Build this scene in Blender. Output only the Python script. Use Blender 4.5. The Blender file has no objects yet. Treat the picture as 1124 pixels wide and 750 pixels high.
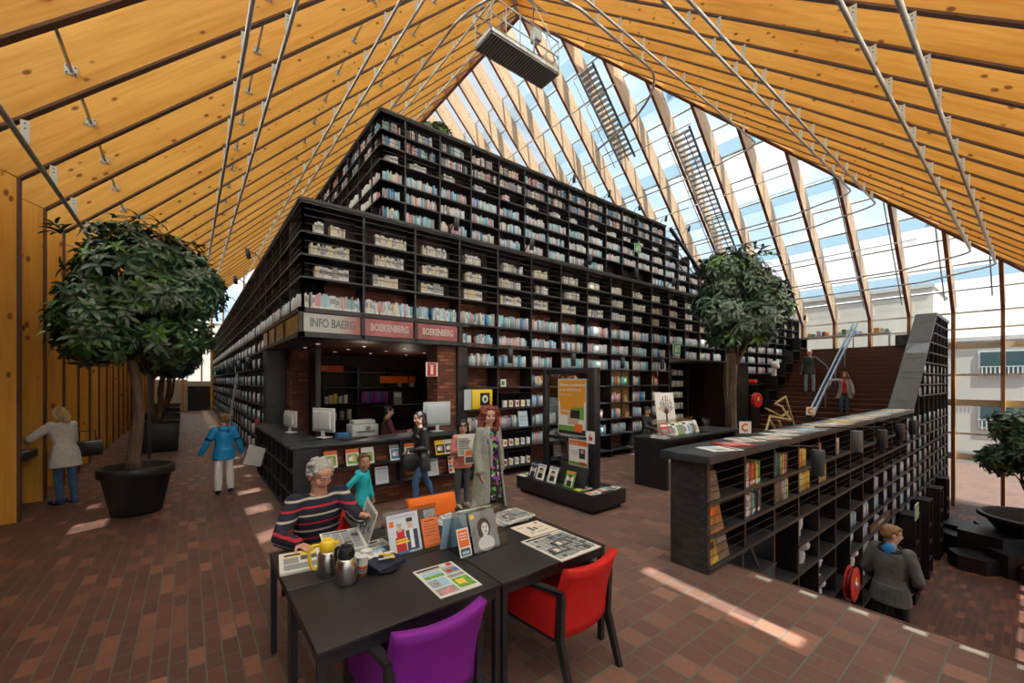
import bpy, bmesh, math, random
import numpy as np
from mathutils import Vector, Matrix, Euler
random.seed(7)
RNG = np.random.default_rng(11)
PI = math.pi
scn = bpy.context.scene
COL = scn.collection
R = math.radians
V = Vector

# ---------------------------------------------------------------- materials
MATS = {}
def nd(nt, t, **kw):
    n = nt.nodes.new(t)
    for k, v in kw.items():
        if k in n.inputs: n.inputs[k].default_value = v
        else: setattr(n, k, v)
    return n
def base_mat(name):
    m = bpy.data.materials.new(name); m.use_nodes = True
    nt = m.node_tree; nt.nodes.clear()
    out = nt.nodes.new('ShaderNodeOutputMaterial'); b = nt.nodes.new('ShaderNodeBsdfPrincipled')
    nt.links.new(b.outputs[0], out.inputs[0])
    MATS[name] = m
    return m, nt, b, out
def rgb(c): return (c[0], c[1], c[2], 1)
def mat(name, c, rough=.5, metal=0, spec=.5, var=0, scale=8, bump=0, bscale=60, coat=0, stretch=None, sub=0):
    """plain surface with a little procedural mottling and bump"""
    if name in MATS: return MATS[name]
    m, nt, b, out = base_mat(name)
    b.inputs['Base Color'].default_value = rgb(c); b.inputs['Roughness'].default_value = rough
    b.inputs['Metallic'].default_value = metal; b.inputs['Specular IOR Level'].default_value = spec
    if coat: b.inputs['Coat Weight'].default_value = coat
    tc = nd(nt, 'ShaderNodeTexCoord'); mp = nd(nt, 'ShaderNodeMapping')
    nt.links.new(tc.outputs['Object'], mp.inputs[0])
    if stretch: mp.inputs['Scale'].default_value = stretch
    if var:
        n = nd(nt, 'ShaderNodeTexNoise', Scale=scale, Detail=4.0)
        nt.links.new(mp.outputs[0], n.inputs['Vector'])
        r = nd(nt, 'ShaderNodeValToRGB')
        r.color_ramp.elements[0].position = .3; r.color_ramp.elements[1].position = .7
        r.color_ramp.elements[0].color = rgb([x*(1-var) for x in c]); r.color_ramp.elements[1].color = rgb([min(1, x*(1+var)) for x in c])
        nt.links.new(n.outputs['Fac'], r.inputs[0]); nt.links.new(r.outputs[0], b.inputs['Base Color'])
    if bump:
        n2 = nd(nt, 'ShaderNodeTexNoise', Scale=bscale, Detail=3.0)
        nt.links.new(mp.outputs[0], n2.inputs['Vector'])
        bp = nd(nt, 'ShaderNodeBump', Strength=bump, Distance=.01)
        nt.links.new(n2.outputs['Fac'], bp.inputs['Height']); nt.links.new(bp.outputs[0], b.inputs['Normal'])
    return m
def mix_rgb(nt, mode='MIX', fac=None):
    n = nt.nodes.new('ShaderNodeMix'); n.data_type = 'RGBA'; n.blend_type = mode
    if fac is not None: n.inputs[0].default_value = fac
    return n          # A=6 B=7 out=2
def wood_mat(name, c0, c1, knot, along='X', board=.0, rough=.45):
    m, nt, b, out = base_mat(name)
    tc = nd(nt, 'ShaderNodeTexCoord'); oi = nd(nt, 'ShaderNodeObjectInfo')
    add = nd(nt, 'ShaderNodeVectorMath', operation='ADD'); mul = nd(nt, 'ShaderNodeVectorMath', operation='SCALE'); mul.inputs['Scale'].default_value = 37
    comb = nd(nt, 'ShaderNodeCombineXYZ')
    for k in range(3): nt.links.new(oi.outputs['Random'], comb.inputs[k])
    nt.links.new(comb.outputs[0], mul.inputs[0]); nt.links.new(tc.outputs['Object'], add.inputs[0]); nt.links.new(mul.outputs[0], add.inputs[1])
    ax = {'X': 0, 'Y': 1, 'Z': 2}[along]
    def mapped(s_al, s_ac):
        mp = nd(nt, 'ShaderNodeMapping'); s = [s_ac]*3; s[ax] = s_al
        mp.inputs['Scale'].default_value = s; nt.links.new(add.outputs[0], mp.inputs[0]); return mp
    g = nd(nt, 'ShaderNodeTexNoise', Scale=1.0, Detail=6.0, Roughness=.6); nt.links.new(mapped(1.2, 22).outputs[0], g.inputs['Vector'])
    g2 = nd(nt, 'ShaderNodeTexNoise', Scale=1.0, Detail=2.0); nt.links.new(mapped(.35, 5).outputs[0], g2.inputs['Vector'])
    av = nd(nt, 'ShaderNodeMath', operation='ADD'); nt.links.new(g.outputs['Fac'], av.inputs[0]); nt.links.new(g2.outputs['Fac'], av.inputs[1])
    rp = nd(nt, 'ShaderNodeValToRGB'); rp.color_ramp.elements[0].position = .38; rp.color_ramp.elements[1].position = .62
    hv = nd(nt, 'ShaderNodeMath', operation='MULTIPLY'); hv.inputs[1].default_value = .5
    nt.links.new(av.outputs[0], hv.inputs[0]); nt.links.new(hv.outputs[0], rp.inputs[0])
    rp.color_ramp.elements[0].color = rgb(c0); rp.color_ramp.elements[1].color = rgb(c1)
    vo = nd(nt, 'ShaderNodeTexVoronoi', Scale=1.0, Randomness=1.0); nt.links.new(mapped(2.6, 5.2).outputs[0], vo.inputs['Vector'])
    kr = nd(nt, 'ShaderNodeValToRGB'); kr.color_ramp.elements[0].position = .09; kr.color_ramp.elements[1].position = .17
    kr.color_ramp.elements[0].color = (1, 1, 1, 1); kr.color_ramp.elements[1].color = (0, 0, 0, 1)
    nt.links.new(vo.outputs['Distance'], kr.inputs[0])
    mx = mix_rgb(nt); nt.links.new(kr.outputs[0], mx.inputs[0]); nt.links.new(rp.outputs[0], mx.inputs[6]); mx.inputs[7].default_value = rgb(knot)
    nt.links.new(mx.outputs[2], b.inputs['Base Color']); b.inputs['Roughness'].default_value = rough
    b.inputs['Specular IOR Level'].default_value = .3
    return m
def brick_mat(name, plane, bw, bh, c1, c2, mortar, ms=.012, rough=.8, off=.5, dark=None, bump=.5, big=.25):
    """plane: 'XY' floor running along Y, 'XZ' or 'YZ' walls"""
    m, nt, b, out = base_mat(name)
    tc = nd(nt, 'ShaderNodeTexCoord'); sp = nd(nt, 'ShaderNodeSeparateXYZ'); cb = nd(nt, 'ShaderNodeCombineXYZ')
    nt.links.new(tc.outputs['Object'], sp.inputs[0])
    a, c = {'XY': (1, 0), 'XZ': (0, 2), 'YZ': (1, 2), 'YX': (0, 1)}[plane]
    if plane in ('XZ', 'YZ'):   # courses wrap round the corners
        ge = nd(nt, 'ShaderNodeNewGeometry'); sn = nd(nt, 'ShaderNodeSeparateXYZ'); nt.links.new(ge.outputs['Normal'], sn.inputs[0]); ab = nd(nt, 'ShaderNodeMath', operation='ABSOLUTE'); nt.links.new(sn.outputs[0], ab.inputs[0])
        gt = nd(nt, 'ShaderNodeMath', operation='GREATER_THAN'); gt.inputs[1].default_value = .5; nt.links.new(ab.outputs[0], gt.inputs[0]); mf = nt.nodes.new('ShaderNodeMix'); nt.links.new(gt.outputs[0], mf.inputs[0]); nt.links.new(sp.outputs[0], mf.inputs[2]); nt.links.new(sp.outputs[1], mf.inputs[3]); nt.links.new(mf.outputs[0], cb.inputs[0])
    else: nt.links.new(sp.outputs[a], cb.inputs[0])
    nt.links.new(sp.outputs[c], cb.inputs[1])
    br = nd(nt, 'ShaderNodeTexBrick', Scale=1.0); br.offset = off
    br.inputs['Brick Width'].default_value = bw; br.inputs['Row Height'].default_value = bh
    br.inputs['Mortar Size'].default_value = ms; br.inputs['Mortar Smooth'].default_value = .3; br.inputs['Bias'].default_value = 0
    br.inputs['Color1'].default_value = (0, 0, 0, 1); br.inputs['Color2'].default_value = (1, 1, 1, 1); br.inputs['Mortar'].default_value = (0.5, .5, .5, 1)
    nt.links.new(cb.outputs[0], br.inputs['Vector'])
    rp = nd(nt, 'ShaderNodeValToRGB'); cr = rp.color_ramp
    cr.elements[0].color = rgb(c1); cr.elements[1].color = rgb(c2)
    if dark:
        e = cr.elements.new(.35); e.color = rgb(dark); e = cr.elements.new(.7); e.color = rgb([(x+y)/2 for x, y in zip(c1, dark)])
    nt.links.new(br.outputs['Color'], rp.inputs[0])
    n = nd(nt, 'ShaderNodeTexNoise', Scale=30.0, Detail=5.0); nt.links.new(tc.outputs['Object'], n.inputs['Vector'])
    n2 = nd(nt, 'ShaderNodeTexNoise', Scale=.7, Detail=3.0); nt.links.new(tc.outputs['Object'], n2.inputs['Vector'])
    ad = nd(nt, 'ShaderNodeMath', operation='MULTIPLY_ADD'); ad.inputs[1].default_value = .5; ad.inputs[2].default_value = .75
    nt.links.new(n.outputs['Fac'], ad.inputs[0])
    ad2 = nd(nt, 'ShaderNodeMath', operation='MULTIPLY_ADD'); ad2.inputs[1].default_value = big*2; ad2.inputs[2].default_value = 1-big
    nt.links.new(n2.outputs['Fac'], ad2.inputs[0])
    mm = nd(nt, 'ShaderNodeMath', operation='MULTIPLY'); nt.links.new(ad.outputs[0], mm.inputs[0]); nt.links.new(ad2.outputs[0], mm.inputs[1])
    ml = mix_rgb(nt, 'MULTIPLY', 1.0); nt.links.new(rp.outputs[0], ml.inputs[6]); nt.links.new(mm.outputs[0], ml.inputs[7])
    mx = mix_rgb(nt); nt.links.new(br.outputs['Fac'], mx.inputs[0]); nt.links.new(ml.outputs[2], mx.inputs[6]); mx.inputs[7].default_value = rgb(mortar)
    nt.links.new(mx.outputs[2], b.inputs['Base Color']); b.inputs['Roughness'].default_value = rough; b.inputs['Specular IOR Level'].default_value = .35
    inv = nd(nt, 'ShaderNodeMath', operation='SUBTRACT'); inv.inputs[0].default_value = 1; nt.links.new(br.outputs['Fac'], inv.inputs[1])
    h = nd(nt, 'ShaderNodeMath', operation='MULTIPLY_ADD'); h.inputs[1].default_value = .25; nt.links.new(n.outputs['Fac'], h.inputs[0]); nt.links.new(inv.outputs[0], h.inputs[2])
    bp = nd(nt, 'ShaderNodeBump', Strength=bump, Distance=.006); nt.links.new(h.outputs[0], bp.inputs['Height']); nt.links.new(bp.outputs[0], b.inputs['Normal'])
    return m
def glass_mat(name, tint=(.95, .98, .98), refl=.06):
    m = bpy.data.materials.new(name); m.use_nodes = True; nt = m.node_tree; nt.nodes.clear()
    out = nd(nt, 'ShaderNodeOutputMaterial'); tr = nd(nt, 'ShaderNodeBsdfTransparent'); gl = nd(nt, 'ShaderNodeBsdfGlossy')
    tr.inputs[0].default_value = rgb(tint); gl.inputs['Roughness'].default_value = .02
    lw = nd(nt, 'ShaderNodeLayerWeight', Blend=.35); mu = nd(nt, 'ShaderNodeMath', operation='MULTIPLY_ADD'); mu.inputs[1].default_value = .35; mu.inputs[2].default_value = refl*.4
    nt.links.new(lw.outputs['Fresnel'], mu.inputs[0])
    mx = nd(nt, 'ShaderNodeMixShader'); nt.links.new(mu.outputs[0], mx.inputs[0]); nt.links.new(tr.outputs[0], mx.inputs[1]); nt.links.new(gl.outputs[0], mx.inputs[2])
    nt.links.new(mx.outputs[0], out.inputs[0]); MATS[name] = m; return m
def attr_mat(name, rough=.6):
    m, nt, b, out = base_mat(name); a = nd(nt, 'ShaderNodeAttribute', attribute_name='Col')
    nt.links.new(a.outputs['Color'], b.inputs['Base Color']); b.inputs['Roughness'].default_value = rough; return m

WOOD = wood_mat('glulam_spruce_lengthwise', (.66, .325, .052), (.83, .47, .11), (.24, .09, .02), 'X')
WOODZ = wood_mat('glulam_spruce_upright', (.70, .33, .045), (.86, .45, .08), (.26, .10, .02), 'Z')
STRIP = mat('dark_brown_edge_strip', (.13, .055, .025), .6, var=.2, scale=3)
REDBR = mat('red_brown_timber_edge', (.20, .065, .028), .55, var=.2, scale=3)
STEEL = mat('galvanised_steel', (.50, .53, .55), .38, .85, var=.15, scale=20)
ALU = mat('pale_aluminium', (.62, .68, .71), .45, .35)
PALEBAR = mat('pale_grey_louvre', (.55, .62, .66), .6, .1)
BLACK = mat('black_painted_steel', (.018, .018, .022), .42, .0, .5, var=.3, scale=6)
SHELFT = mat('charcoal_shelf_board', (.035, .036, .042), .5, .0, .5, var=.25, scale=5)
SLAB = mat('blue_black_slab', (.030, .038, .050), .38, .0, .5, var=.3, scale=3, bump=.15, bscale=20)
WORN = mat('scuffed_black_board', (.03, .031, .035), .45, var=.6, scale=7, stretch=(1, 1, 2.5))
BRICKX = brick_mat('red_brick_wall_x', 'XZ', .21, .065, (.22, .065, .035), (.34, .12, .06), (.055, .05, .05), .007, dark=(.12, .04, .025))
BRICKY = brick_mat('red_brick_wall_y', 'YZ', .21, .065, (.22, .065, .035), (.34, .12, .06), (.055, .05, .05), .007, dark=(.12, .04, .025))
FLOORM = brick_mat('clinker_floor', 'XY', .24, .105, (.16, .062, .045), (.30, .125, .080), (.095, .12, .112), .006, rough=.5, dark=(.10, .050, .042), bump=.3, big=.2)
FLOORC = brick_mat('clinker_floor_courses', 'YX', .18, .21, (.20, .105, .082), (.32, .165, .12), (.13, .165, .15), .006, rough=.5, dark=(.155, .085, .07), bump=.3, big=.2)
FLOORX = brick_mat('clinker_floor_cross', 'YX', .36, .115, (.15, .056, .038), (.28, .10, .055), (.09, .10, .095), .007, rough=.55, dark=(.09, .042, .035), bump=.35)
GLASS = glass_mat('roof_glass')
CLEAR = glass_mat('clear_glass', (.93, .96, .95), .1)
DARKWALL = mat('dark_stained_board', (.030, .014, .010), .7, var=.3, scale=3)
REDCEIL = mat('red_brown_ceiling_board', (.085, .028, .018), .5, var=.25, scale=4)
BROWNWOOD = mat('stair_hardwood', (.085, .03, .020), .5, var=.35, scale=5, stretch=(6, .6, 6), bump=.1)
WHITE = mat('white_paper', (.80, .80, .78), .7)
PAPER = mat('newsprint', (.70, .69, .64), .85, var=.06, scale=40)
OFFW = mat('off_white_plastic', (.62, .64, .64), .4)
PLASTER = mat('white_plaster', (.72, .74, .76), .7, var=.1, scale=15)
RUBBER = mat('black_rubber', (.012, .012, .013), .6)
SOIL = mat('potting_soil', (.035, .02, .012), .95, var=.5, scale=60, bump=.8, bscale=80)
RED = mat('signal_red', (.55, .015, .012), .4)
YEL = mat('strong_yellow', (.90, .62, .03), .4)
ORANGE = mat('orange_print', (.80, .16, .015), .5)
DKTXT = mat('black_print', (.02, .02, .022), .6)
GREEN = mat('green_sign', (.01, .28, .09), .4)
SKIN = mat('fair_skin', (.62, .36, .26), .5, var=.08, scale=25)
SKIN2 = mat('ruddy_skin', (.58, .29, .20), .5, var=.12, scale=25)
SKIN3 = mat('tan_skin', (.48, .27, .17), .5, var=.08, scale=25)
LIPS = mat('lip_pink', (.42, .10, .09), .4)
EYEW = mat('eye_white', (.45, .43, .41), .5)
IRIS = mat('dark_iris', (.04, .025, .018), .2)

# ---------------------------------------------------------------- mesh builder
class MB:
    def __init__(s, m=None):
        s.v = []; s.f = []; s.mi = []; s.ms = []; s.sm = []; s.cur = 0
        if m is not None: s.use(m)
    def use(s, m):
        if m not in s.ms: s.ms.append(m)
        s.cur = s.ms.index(m); return s
    def face(s, idx, smooth=False): s.f.append(tuple(idx)); s.mi.append(s.cur); s.sm.append(smooth)
    def add(s, vs, fs, smooth=False):
        o = len(s.v); s.v += [tuple(p) for p in vs]
        for f in fs: s.face([i+o for i in f], smooth)
        return s
    def box(s, x0, x1, y0, y1, z0, z1):
        if x0 > x1: x0, x1 = x1, x0
        if y0 > y1: y0, y1 = y1, y0
        if z0 > z1: z0, z1 = z1, z0
        return s.add([(x0, y0, z0), (x1, y0, z0), (x1, y1, z0), (x0, y1, z0), (x0, y0, z1), (x1, y0, z1), (x1, y1, z1), (x0, y1, z1)],
                     [(0, 3, 2, 1), (4, 5, 6, 7), (0, 1, 5, 4), (1, 2, 6, 5), (2, 3, 7, 6), (3, 0, 4, 7)])
    def rbox(s, x0, x1, y0, y1, z0, z1, r=.01, seg=2):
        """rounded box (bevelled edges)"""
        bm = bmesh.new(); bmesh.ops.create_cube(bm, size=1)
        for v in bm.verts: v.co = ((x0+x1)/2+v.co.x*(x1-x0), (y0+y1)/2+v.co.y*(y1-y0), (z0+z1)/2+v.co.z*(z1-z0))
        bmesh.ops.bevel(bm, geom=bm.edges[:], offset=r, segments=seg, profile=.5, affect='EDGES')
        return s.bm(bm, True)
    def bm(s, bm, smooth=False, M=None):
        bm.verts.index_update()
        vs = [(M @ v.co if M else v.co.copy()) for v in bm.verts]
        fs = [[v.index for v in f.verts] for f in bm.faces]; bm.free()
        return s.add(vs, fs, smooth)
    def obox(s, c, size, M):
        """box of size centred on c with rotation matrix M"""
        c = V(c); o = []
        for dz in (-.5, .5):
            for dx, dy in ((-.5, -.5), (.5, -.5), (.5, .5), (-.5, .5)):
                o.append(c + M @ V((dx*size[0], dy*size[1], dz*size[2])))
        return s.add(o, [(0, 3, 2, 1), (4, 5, 6, 7), (0, 1, 5, 4), (1, 2, 6, 5), (2, 3, 7, 6), (3, 0, 4, 7)])
    def prism(s, pts, d):
        """pts: list of 3-D points (planar polygon), extruded by vector d"""
        n = len(pts); d = V(d); a = [V(p) for p in pts]; vs = a + [p+d for p in a]
        nrm = (a[1]-a[0]).cross(a[2]-a[1])
        if nrm.dot(d) > 0:
            fs = [tuple(range(n))[::-1], tuple(range(n, 2*n))] + [(i, (i+1) % n, n+(i+1) % n, n+i) for i in range(n)]
        else:
            fs = [tuple(range(n)), tuple(range(n, 2*n))[::-1]] + [((i+1) % n, i, n+i, n+(i+1) % n) for i in range(n)]
        return s.add(vs, fs)
    def tube(s, pts, r, n=10, caps=True, smooth=True):
        pts = [V(p) for p in pts]; rs = r if isinstance(r, (list, tuple)) else [r]*len(pts)
        rings = []; up = None
        for i, p in enumerate(pts):
            a = pts[max(i-1, 0)]; b = pts[min(i+1, len(pts)-1)]; t = (b-a)
            t = t.normalized() if t.length > 1e-9 else V((0, 0, 1))
            if up is None:
                up = V((0, 0, 1)) if abs(t.z) < .9 else V((1, 0, 0))
            u = t.cross(up).normalized(); w = u.cross(t).normalized(); up = w
            rings.append([p + (u*math.cos(2*PI*k/n) + w*math.sin(2*PI*k/n))*rs[i] for k in range(n)])
        vs = [q for rg in rings for q in rg]; fs = []
        for i in range(len(pts)-1):
            for k in range(n):
                fs.append((i*n+k, i*n+(k+1) % n, (i+1)*n+(k+1) % n, (i+1)*n+k))
        o = len(s.v); s.add(vs, fs, smooth)
        if caps:
            s.face([o+k for k in range(n)][::-1]); s.face([o+(len(pts)-1)*n+k for k in range(n)])
        return s
    def lathe(s, prof, c=(0, 0, 0), n=24, smooth=True, sx=1, sy=1):
        """prof [(r,z)...]"""
        vs = []; fs = []
        for r_, z in prof:
            for k in range(n): vs.append((c[0]+sx*r_*math.cos(2*PI*k/n), c[1]+sy*r_*math.sin(2*PI*k/n), c[2]+z))
        for i in range(len(prof)-1):
            for k in range(n): fs.append((i*n+k, i*n+(k+1) % n, (i+1)*n+(k+1) % n, (i+1)*n+k))
        return s.add(vs, fs, smooth)
    def ell(s, c, r, M=None, n=16, m=10):
        vs = []; fs = []; c = V(c)
        for i in range(m+1):
            th = PI*i/m
            for k in range(n):
                p = V((r[0]*math.sin(th)*math.cos(2*PI*k/n), r[1]*math.sin(th)*math.sin(2*PI*k/n), -r[2]*math.cos(th)))
                vs.append(c + (M @ p if M else p))
        for i in range(m):
            for k in range(n): fs.append((i*n+k, i*n+(k+1) % n, (i+1)*n+(k+1) % n, (i+1)*n+k))
        return s.add(vs, fs, True)
    def cap(s, a, ra, b, rb, n=12):
        """tapered capsule"""
        a = V(a); b = V(b); d = b-a; L = d.length
        q = V((0, 0, 1)).rotation_difference(d.normalized()).to_matrix() if L > 1e-6 else Matrix.Identity(3)
        prof = []
        for i in range(5): th = PI/2*i/4; prof.append((ra*math.sin(th), -ra*math.cos(th)))
        for i in range(5): th = PI/2*i/4; prof.append((rb*math.cos(th), L+rb*math.sin(th)))
        vs = []; fs = []
        for r_, z in prof:
            for k in range(n): vs.append(a + q @ V((max(r_, 1e-4)*math.cos(2*PI*k/n), max(r_, 1e-4)*math.sin(2*PI*k/n), z)))
        for i in range(len(prof)-1):
            for k in range(n): fs.append((i*n+k, i*n+(k+1) % n, (i+1)*n+(k+1) % n, (i+1)*n+k))
        o = len(s.v); s.add(vs, fs, True)
        s.face([o+k for k in range(n)][::-1]); s.face([o+(len(prof)-1)*n+k for k in range(n)])
        return s
    def mesh(s, name):
        me = bpy.data.meshes.new(name); me.from_pydata(s.v, [], s.f)
        for m in s.ms: me.materials.append(m)
        me.polygons.foreach_set('material_index', s.mi); me.polygons.foreach_set('use_smooth', s.sm)
        me.update(); return me

def obj(name, mb, parent=None, loc=None, rz=0, label=None):
    me = mb.mesh(name) if isinstance(mb, MB) else mb
    o = bpy.data.objects.new(name, me); COL.objects.link(o)
    if parent: o.parent = parent
    if loc is not None: o.location = loc
    if rz: o.rotation_euler = (0, 0, rz)
    if label: o['label'] = label
    return o
def tag(o, label, cat, group=None, kind=None):
    o['label'] = label; o['category'] = cat
    if group: o['group'] = group
    if kind: o['kind'] = kind
    return o
def thing(name, label, cat, loc=(0, 0, 0), rz=0, group=None):
    o = bpy.data.objects.new(name, None); COL.objects.link(o); o.empty_display_size = .2
    o.location = loc; o.rotation_euler = (0, 0, rz); return tag(o, label, cat, group)
def single(name, mb, label, cat, loc=(0, 0, 0), rz=0, group=None, kind=None):
    return tag(obj(name, mb, None, loc, rz), label, cat, group, kind)
def struct(name, mb, label=None, loc=None):
    o = obj(name, mb, None, loc); o['kind'] = 'structure'
    if label: o['label'] = label
    return o
def recentre(o):
    """put the origin of a world-space mesh at the middle of its base"""
    me = o.data; n = len(me.vertices); a = np.empty(n*3, np.float32); me.vertices.foreach_get('co', a); a = a.reshape(-1, 3)
    c = (a.min(0)+a.max(0))/2; c[2] = a[:, 2].min(); a -= c; me.vertices.foreach_set('co', a.ravel()); me.update(); o.location = o.location + V(c.tolist()); return o
def dup(o, loc=None, rz=None, label=None):
    c = o.copy(); COL.objects.link(c)
    if loc is not None: c.location = loc
    if rz is not None: c.rotation_euler = (0, 0, rz)
    if label: c['label'] = label
    for ch in list(o.children):
        d = ch.copy(); COL.objects.link(d); d.parent = c
        for g in list(ch.children):
            e = g.copy(); COL.objects.link(e); e.parent = d
    return c
def remeshed(mb, voxel=.01, it=3, fac=.5, name='m', m=None, disp=0, dscale=.02):
    """union of closed shapes as one continuous surface"""
    me = mb.mesh(name); o = bpy.data.objects.new('tmp', me); COL.objects.link(o)
    r = o.modifiers.new('r', 'REMESH'); r.mode = 'VOXEL'; r.voxel_size = voxel; r.use_smooth_shade = True
    s = o.modifiers.new('s', 'SMOOTH'); s.factor = fac; s.iterations = it
    if disp:
        t = bpy.data.textures.new('d', 'CLOUDS'); t.noise_scale = dscale
        d = o.modifiers.new('d', 'DISPLACE'); d.texture = t; d.strength = disp; d.mid_level = .5; d.texture_coords = 'LOCAL'
    dg = bpy.context.evaluated_depsgraph_get(); ev = o.evaluated_get(dg)
    nm = bpy.data.meshes.new_from_object(ev); nm.name = name
    bpy.data.objects.remove(o); bpy.data.meshes.remove(me)
    nm.materials.clear()
    if m: nm.materials.append(m)
    for p in nm.polygons: p.use_smooth = True; p.material_index = 0
    return nm
FONT = None
def text_mesh(txt, size, m, depth=.002, align='CENTER', bold=0):
    cu = bpy.data.curves.new('t', 'FONT'); cu.body = txt; cu.size = size; cu.extrude = depth; cu.align_x = align; cu.align_y = 'CENTER'; cu.offset = bold
    cu.resolution_u = 3
    o = bpy.data.objects.new('t', cu); COL.objects.link(o)
    dg = bpy.context.evaluated_depsgraph_get(); me = bpy.data.meshes.new_from_object(o.evaluated_get(dg))
    bpy.data.objects.remove(o); bpy.data.curves.remove(cu); me.materials.clear(); me.materials.append(m); return me
def ordinal(i):
    o = ['first', 'second', 'third', 'fourth', 'fifth', 'sixth', 'seventh', 'eighth', 'ninth', 'tenth', 'eleventh', 'twelfth', 'thirteenth', 'fourteenth',
         'fifteenth', 'sixteenth', 'seventeenth', 'eighteenth', 'nineteenth', 'twentieth', 'twenty-first', 'twenty-second', 'twenty-third', 'twenty-fourth', 'twenty-fifth',
         'twenty-sixth', 'twenty-seventh', 'twenty-eighth', 'twenty-ninth', 'thirtieth']
    if i < 30: return o[i]
    t = {3: 'thirty', 4: 'forty', 5: 'fifty'}[(i+1)//10]; r_ = (i+1) % 10
    return t+'-'+o[r_-1] if r_ else {3: 'thirtieth', 4: 'fortieth', 5: 'fiftieth'}[(i+1)//10]
# ---------------------------------------------------------------- camera and light
cd = bpy.data.cameras.new('camera'); cam = bpy.data.objects.new('camera', cd); COL.objects.link(cam)
YAW = math.atan(356/453.6)
cd.sensor_width = 36; cd.lens = 453.6/1124*36; cd.shift_y = 43/1124; cd.clip_start = .05; cd.clip_end = 500
cam.location = (0, 0, 2.04); cam.rotation_euler = (PI/2, 0, -YAW); scn.camera = cam

w = bpy.data.worlds.new('sky'); scn.world = w; w.use_nodes = True; nt = w.node_tree; nt.nodes.clear()
wo = nd(nt, 'ShaderNodeOutputWorld'); bg = nd(nt, 'ShaderNodeBackground'); nt.links.new(bg.outputs[0], wo.inputs[0])
tc = nd(nt, 'ShaderNodeTexCoord'); mp = nd(nt, 'ShaderNodeMapping'); mp.inputs['Scale'].default_value = (1, 1, 2.2)
no = nd(nt, 'ShaderNodeTexNoise', Scale=2.3, Detail=6.0, Roughness=.55); cr = nd(nt, 'ShaderNodeValToRGB')
nt.links.new(tc.outputs['Generated'], mp.inputs[0]); nt.links.new(mp.outputs[0], no.inputs['Vector']); nt.links.new(no.outputs['Fac'], cr.inputs[0])
cr.color_ramp.elements[0].position = .42; cr.color_ramp.elements[0].color = (.50, .68, .88, 1)
cr.color_ramp.elements[1].position = .60; cr.color_ramp.elements[1].color = (.98, .99, 1.0, 1)
nt.links.new(cr.outputs[0], bg.inputs['Color']); bg.inputs['Strength'].default_value = 1.05

sd = bpy.data.lights.new('sun', 'SUN'); sd.energy = 8; sd.angle = R(.6); sd.color = (1, .93, .82)
sun = bpy.data.objects.new('sun', sd); COL.objects.link(sun)
SUND = V((.13, .43, -.89)).normalized(); sun.rotation_euler = SUND.to_track_quat('-Z', 'Y').to_euler(); sun.location = (0, 10, 30)

scn.view_settings.view_transform = 'Standard'; scn.view_settings.look = 'None'; scn.view_settings.gamma = 1; scn.view_settings.exposure = .48
scn.view_settings.use_curve_mapping = False
scn.cycles.max_bounces = 7; scn.cycles.diffuse_bounces = 4; scn.cycles.glossy_bounces = 3; scn.cycles.transparent_max_bounces = 24
scn.cycles.use_denoising = True; scn.cycles.sample_clamp_indirect = 6; scn.cycles.caustics_reflective = False; scn.cycles.caustics_refractive = False

WOODR = wood_mat('glulam_spruce_sunlit', (.60, .43, .27), (.76, .58, .40), (.30, .16, .08), 'X')  # same spruce; the washed-out sunlit look is put into this paler colour
FROST = bpy.data.materials.new('frosted_band'); FROST.use_nodes = True; _n = FROST.node_tree; _n.nodes.clear()
_o = nd(_n, 'ShaderNodeOutputMaterial'); _t = nd(_n, 'ShaderNodeBsdfTransparent'); _t.inputs[0].default_value = (.62, .70, .76, 1); _d = nd(_n, 'ShaderNodeBsdfTranslucent'); _d.inputs[0].default_value = (.40, .50, .56, 1); _m = nd(_n, 'ShaderNodeMixShader'); _m.inputs[0].default_value = .6
_n.links.new(_t.outputs[0], _m.inputs[1]); _n.links.new(_d.outputs[0], _m.inputs[2]); _n.links.new(_m.outputs[0], _o.inputs[0])
BLIND = bpy.data.materials.new('added_blind_cloth'); BLIND.use_nodes = True; _n = BLIND.node_tree; _n.nodes.clear()  # cloth of the blinds added to hold back direct sun
_o = nd(_n, 'ShaderNodeOutputMaterial'); _t = nd(_n, 'ShaderNodeBsdfDiffuse'); _t.inputs[0].default_value = (.9, .9, .88, 1); _d = nd(_n, 'ShaderNodeBsdfTranslucent'); _d.inputs[0].default_value = (.92, .92, .89, 1); _m = nd(_n, 'ShaderNodeMixShader'); _m.inputs[0].default_value = .88
_n.links.new(_t.outputs[0], _m.inputs[1]); _n.links.new(_d.outputs[0], _m.inputs[2]); _n.links.new(_m.outputs[0], _o.inputs[0])
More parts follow.
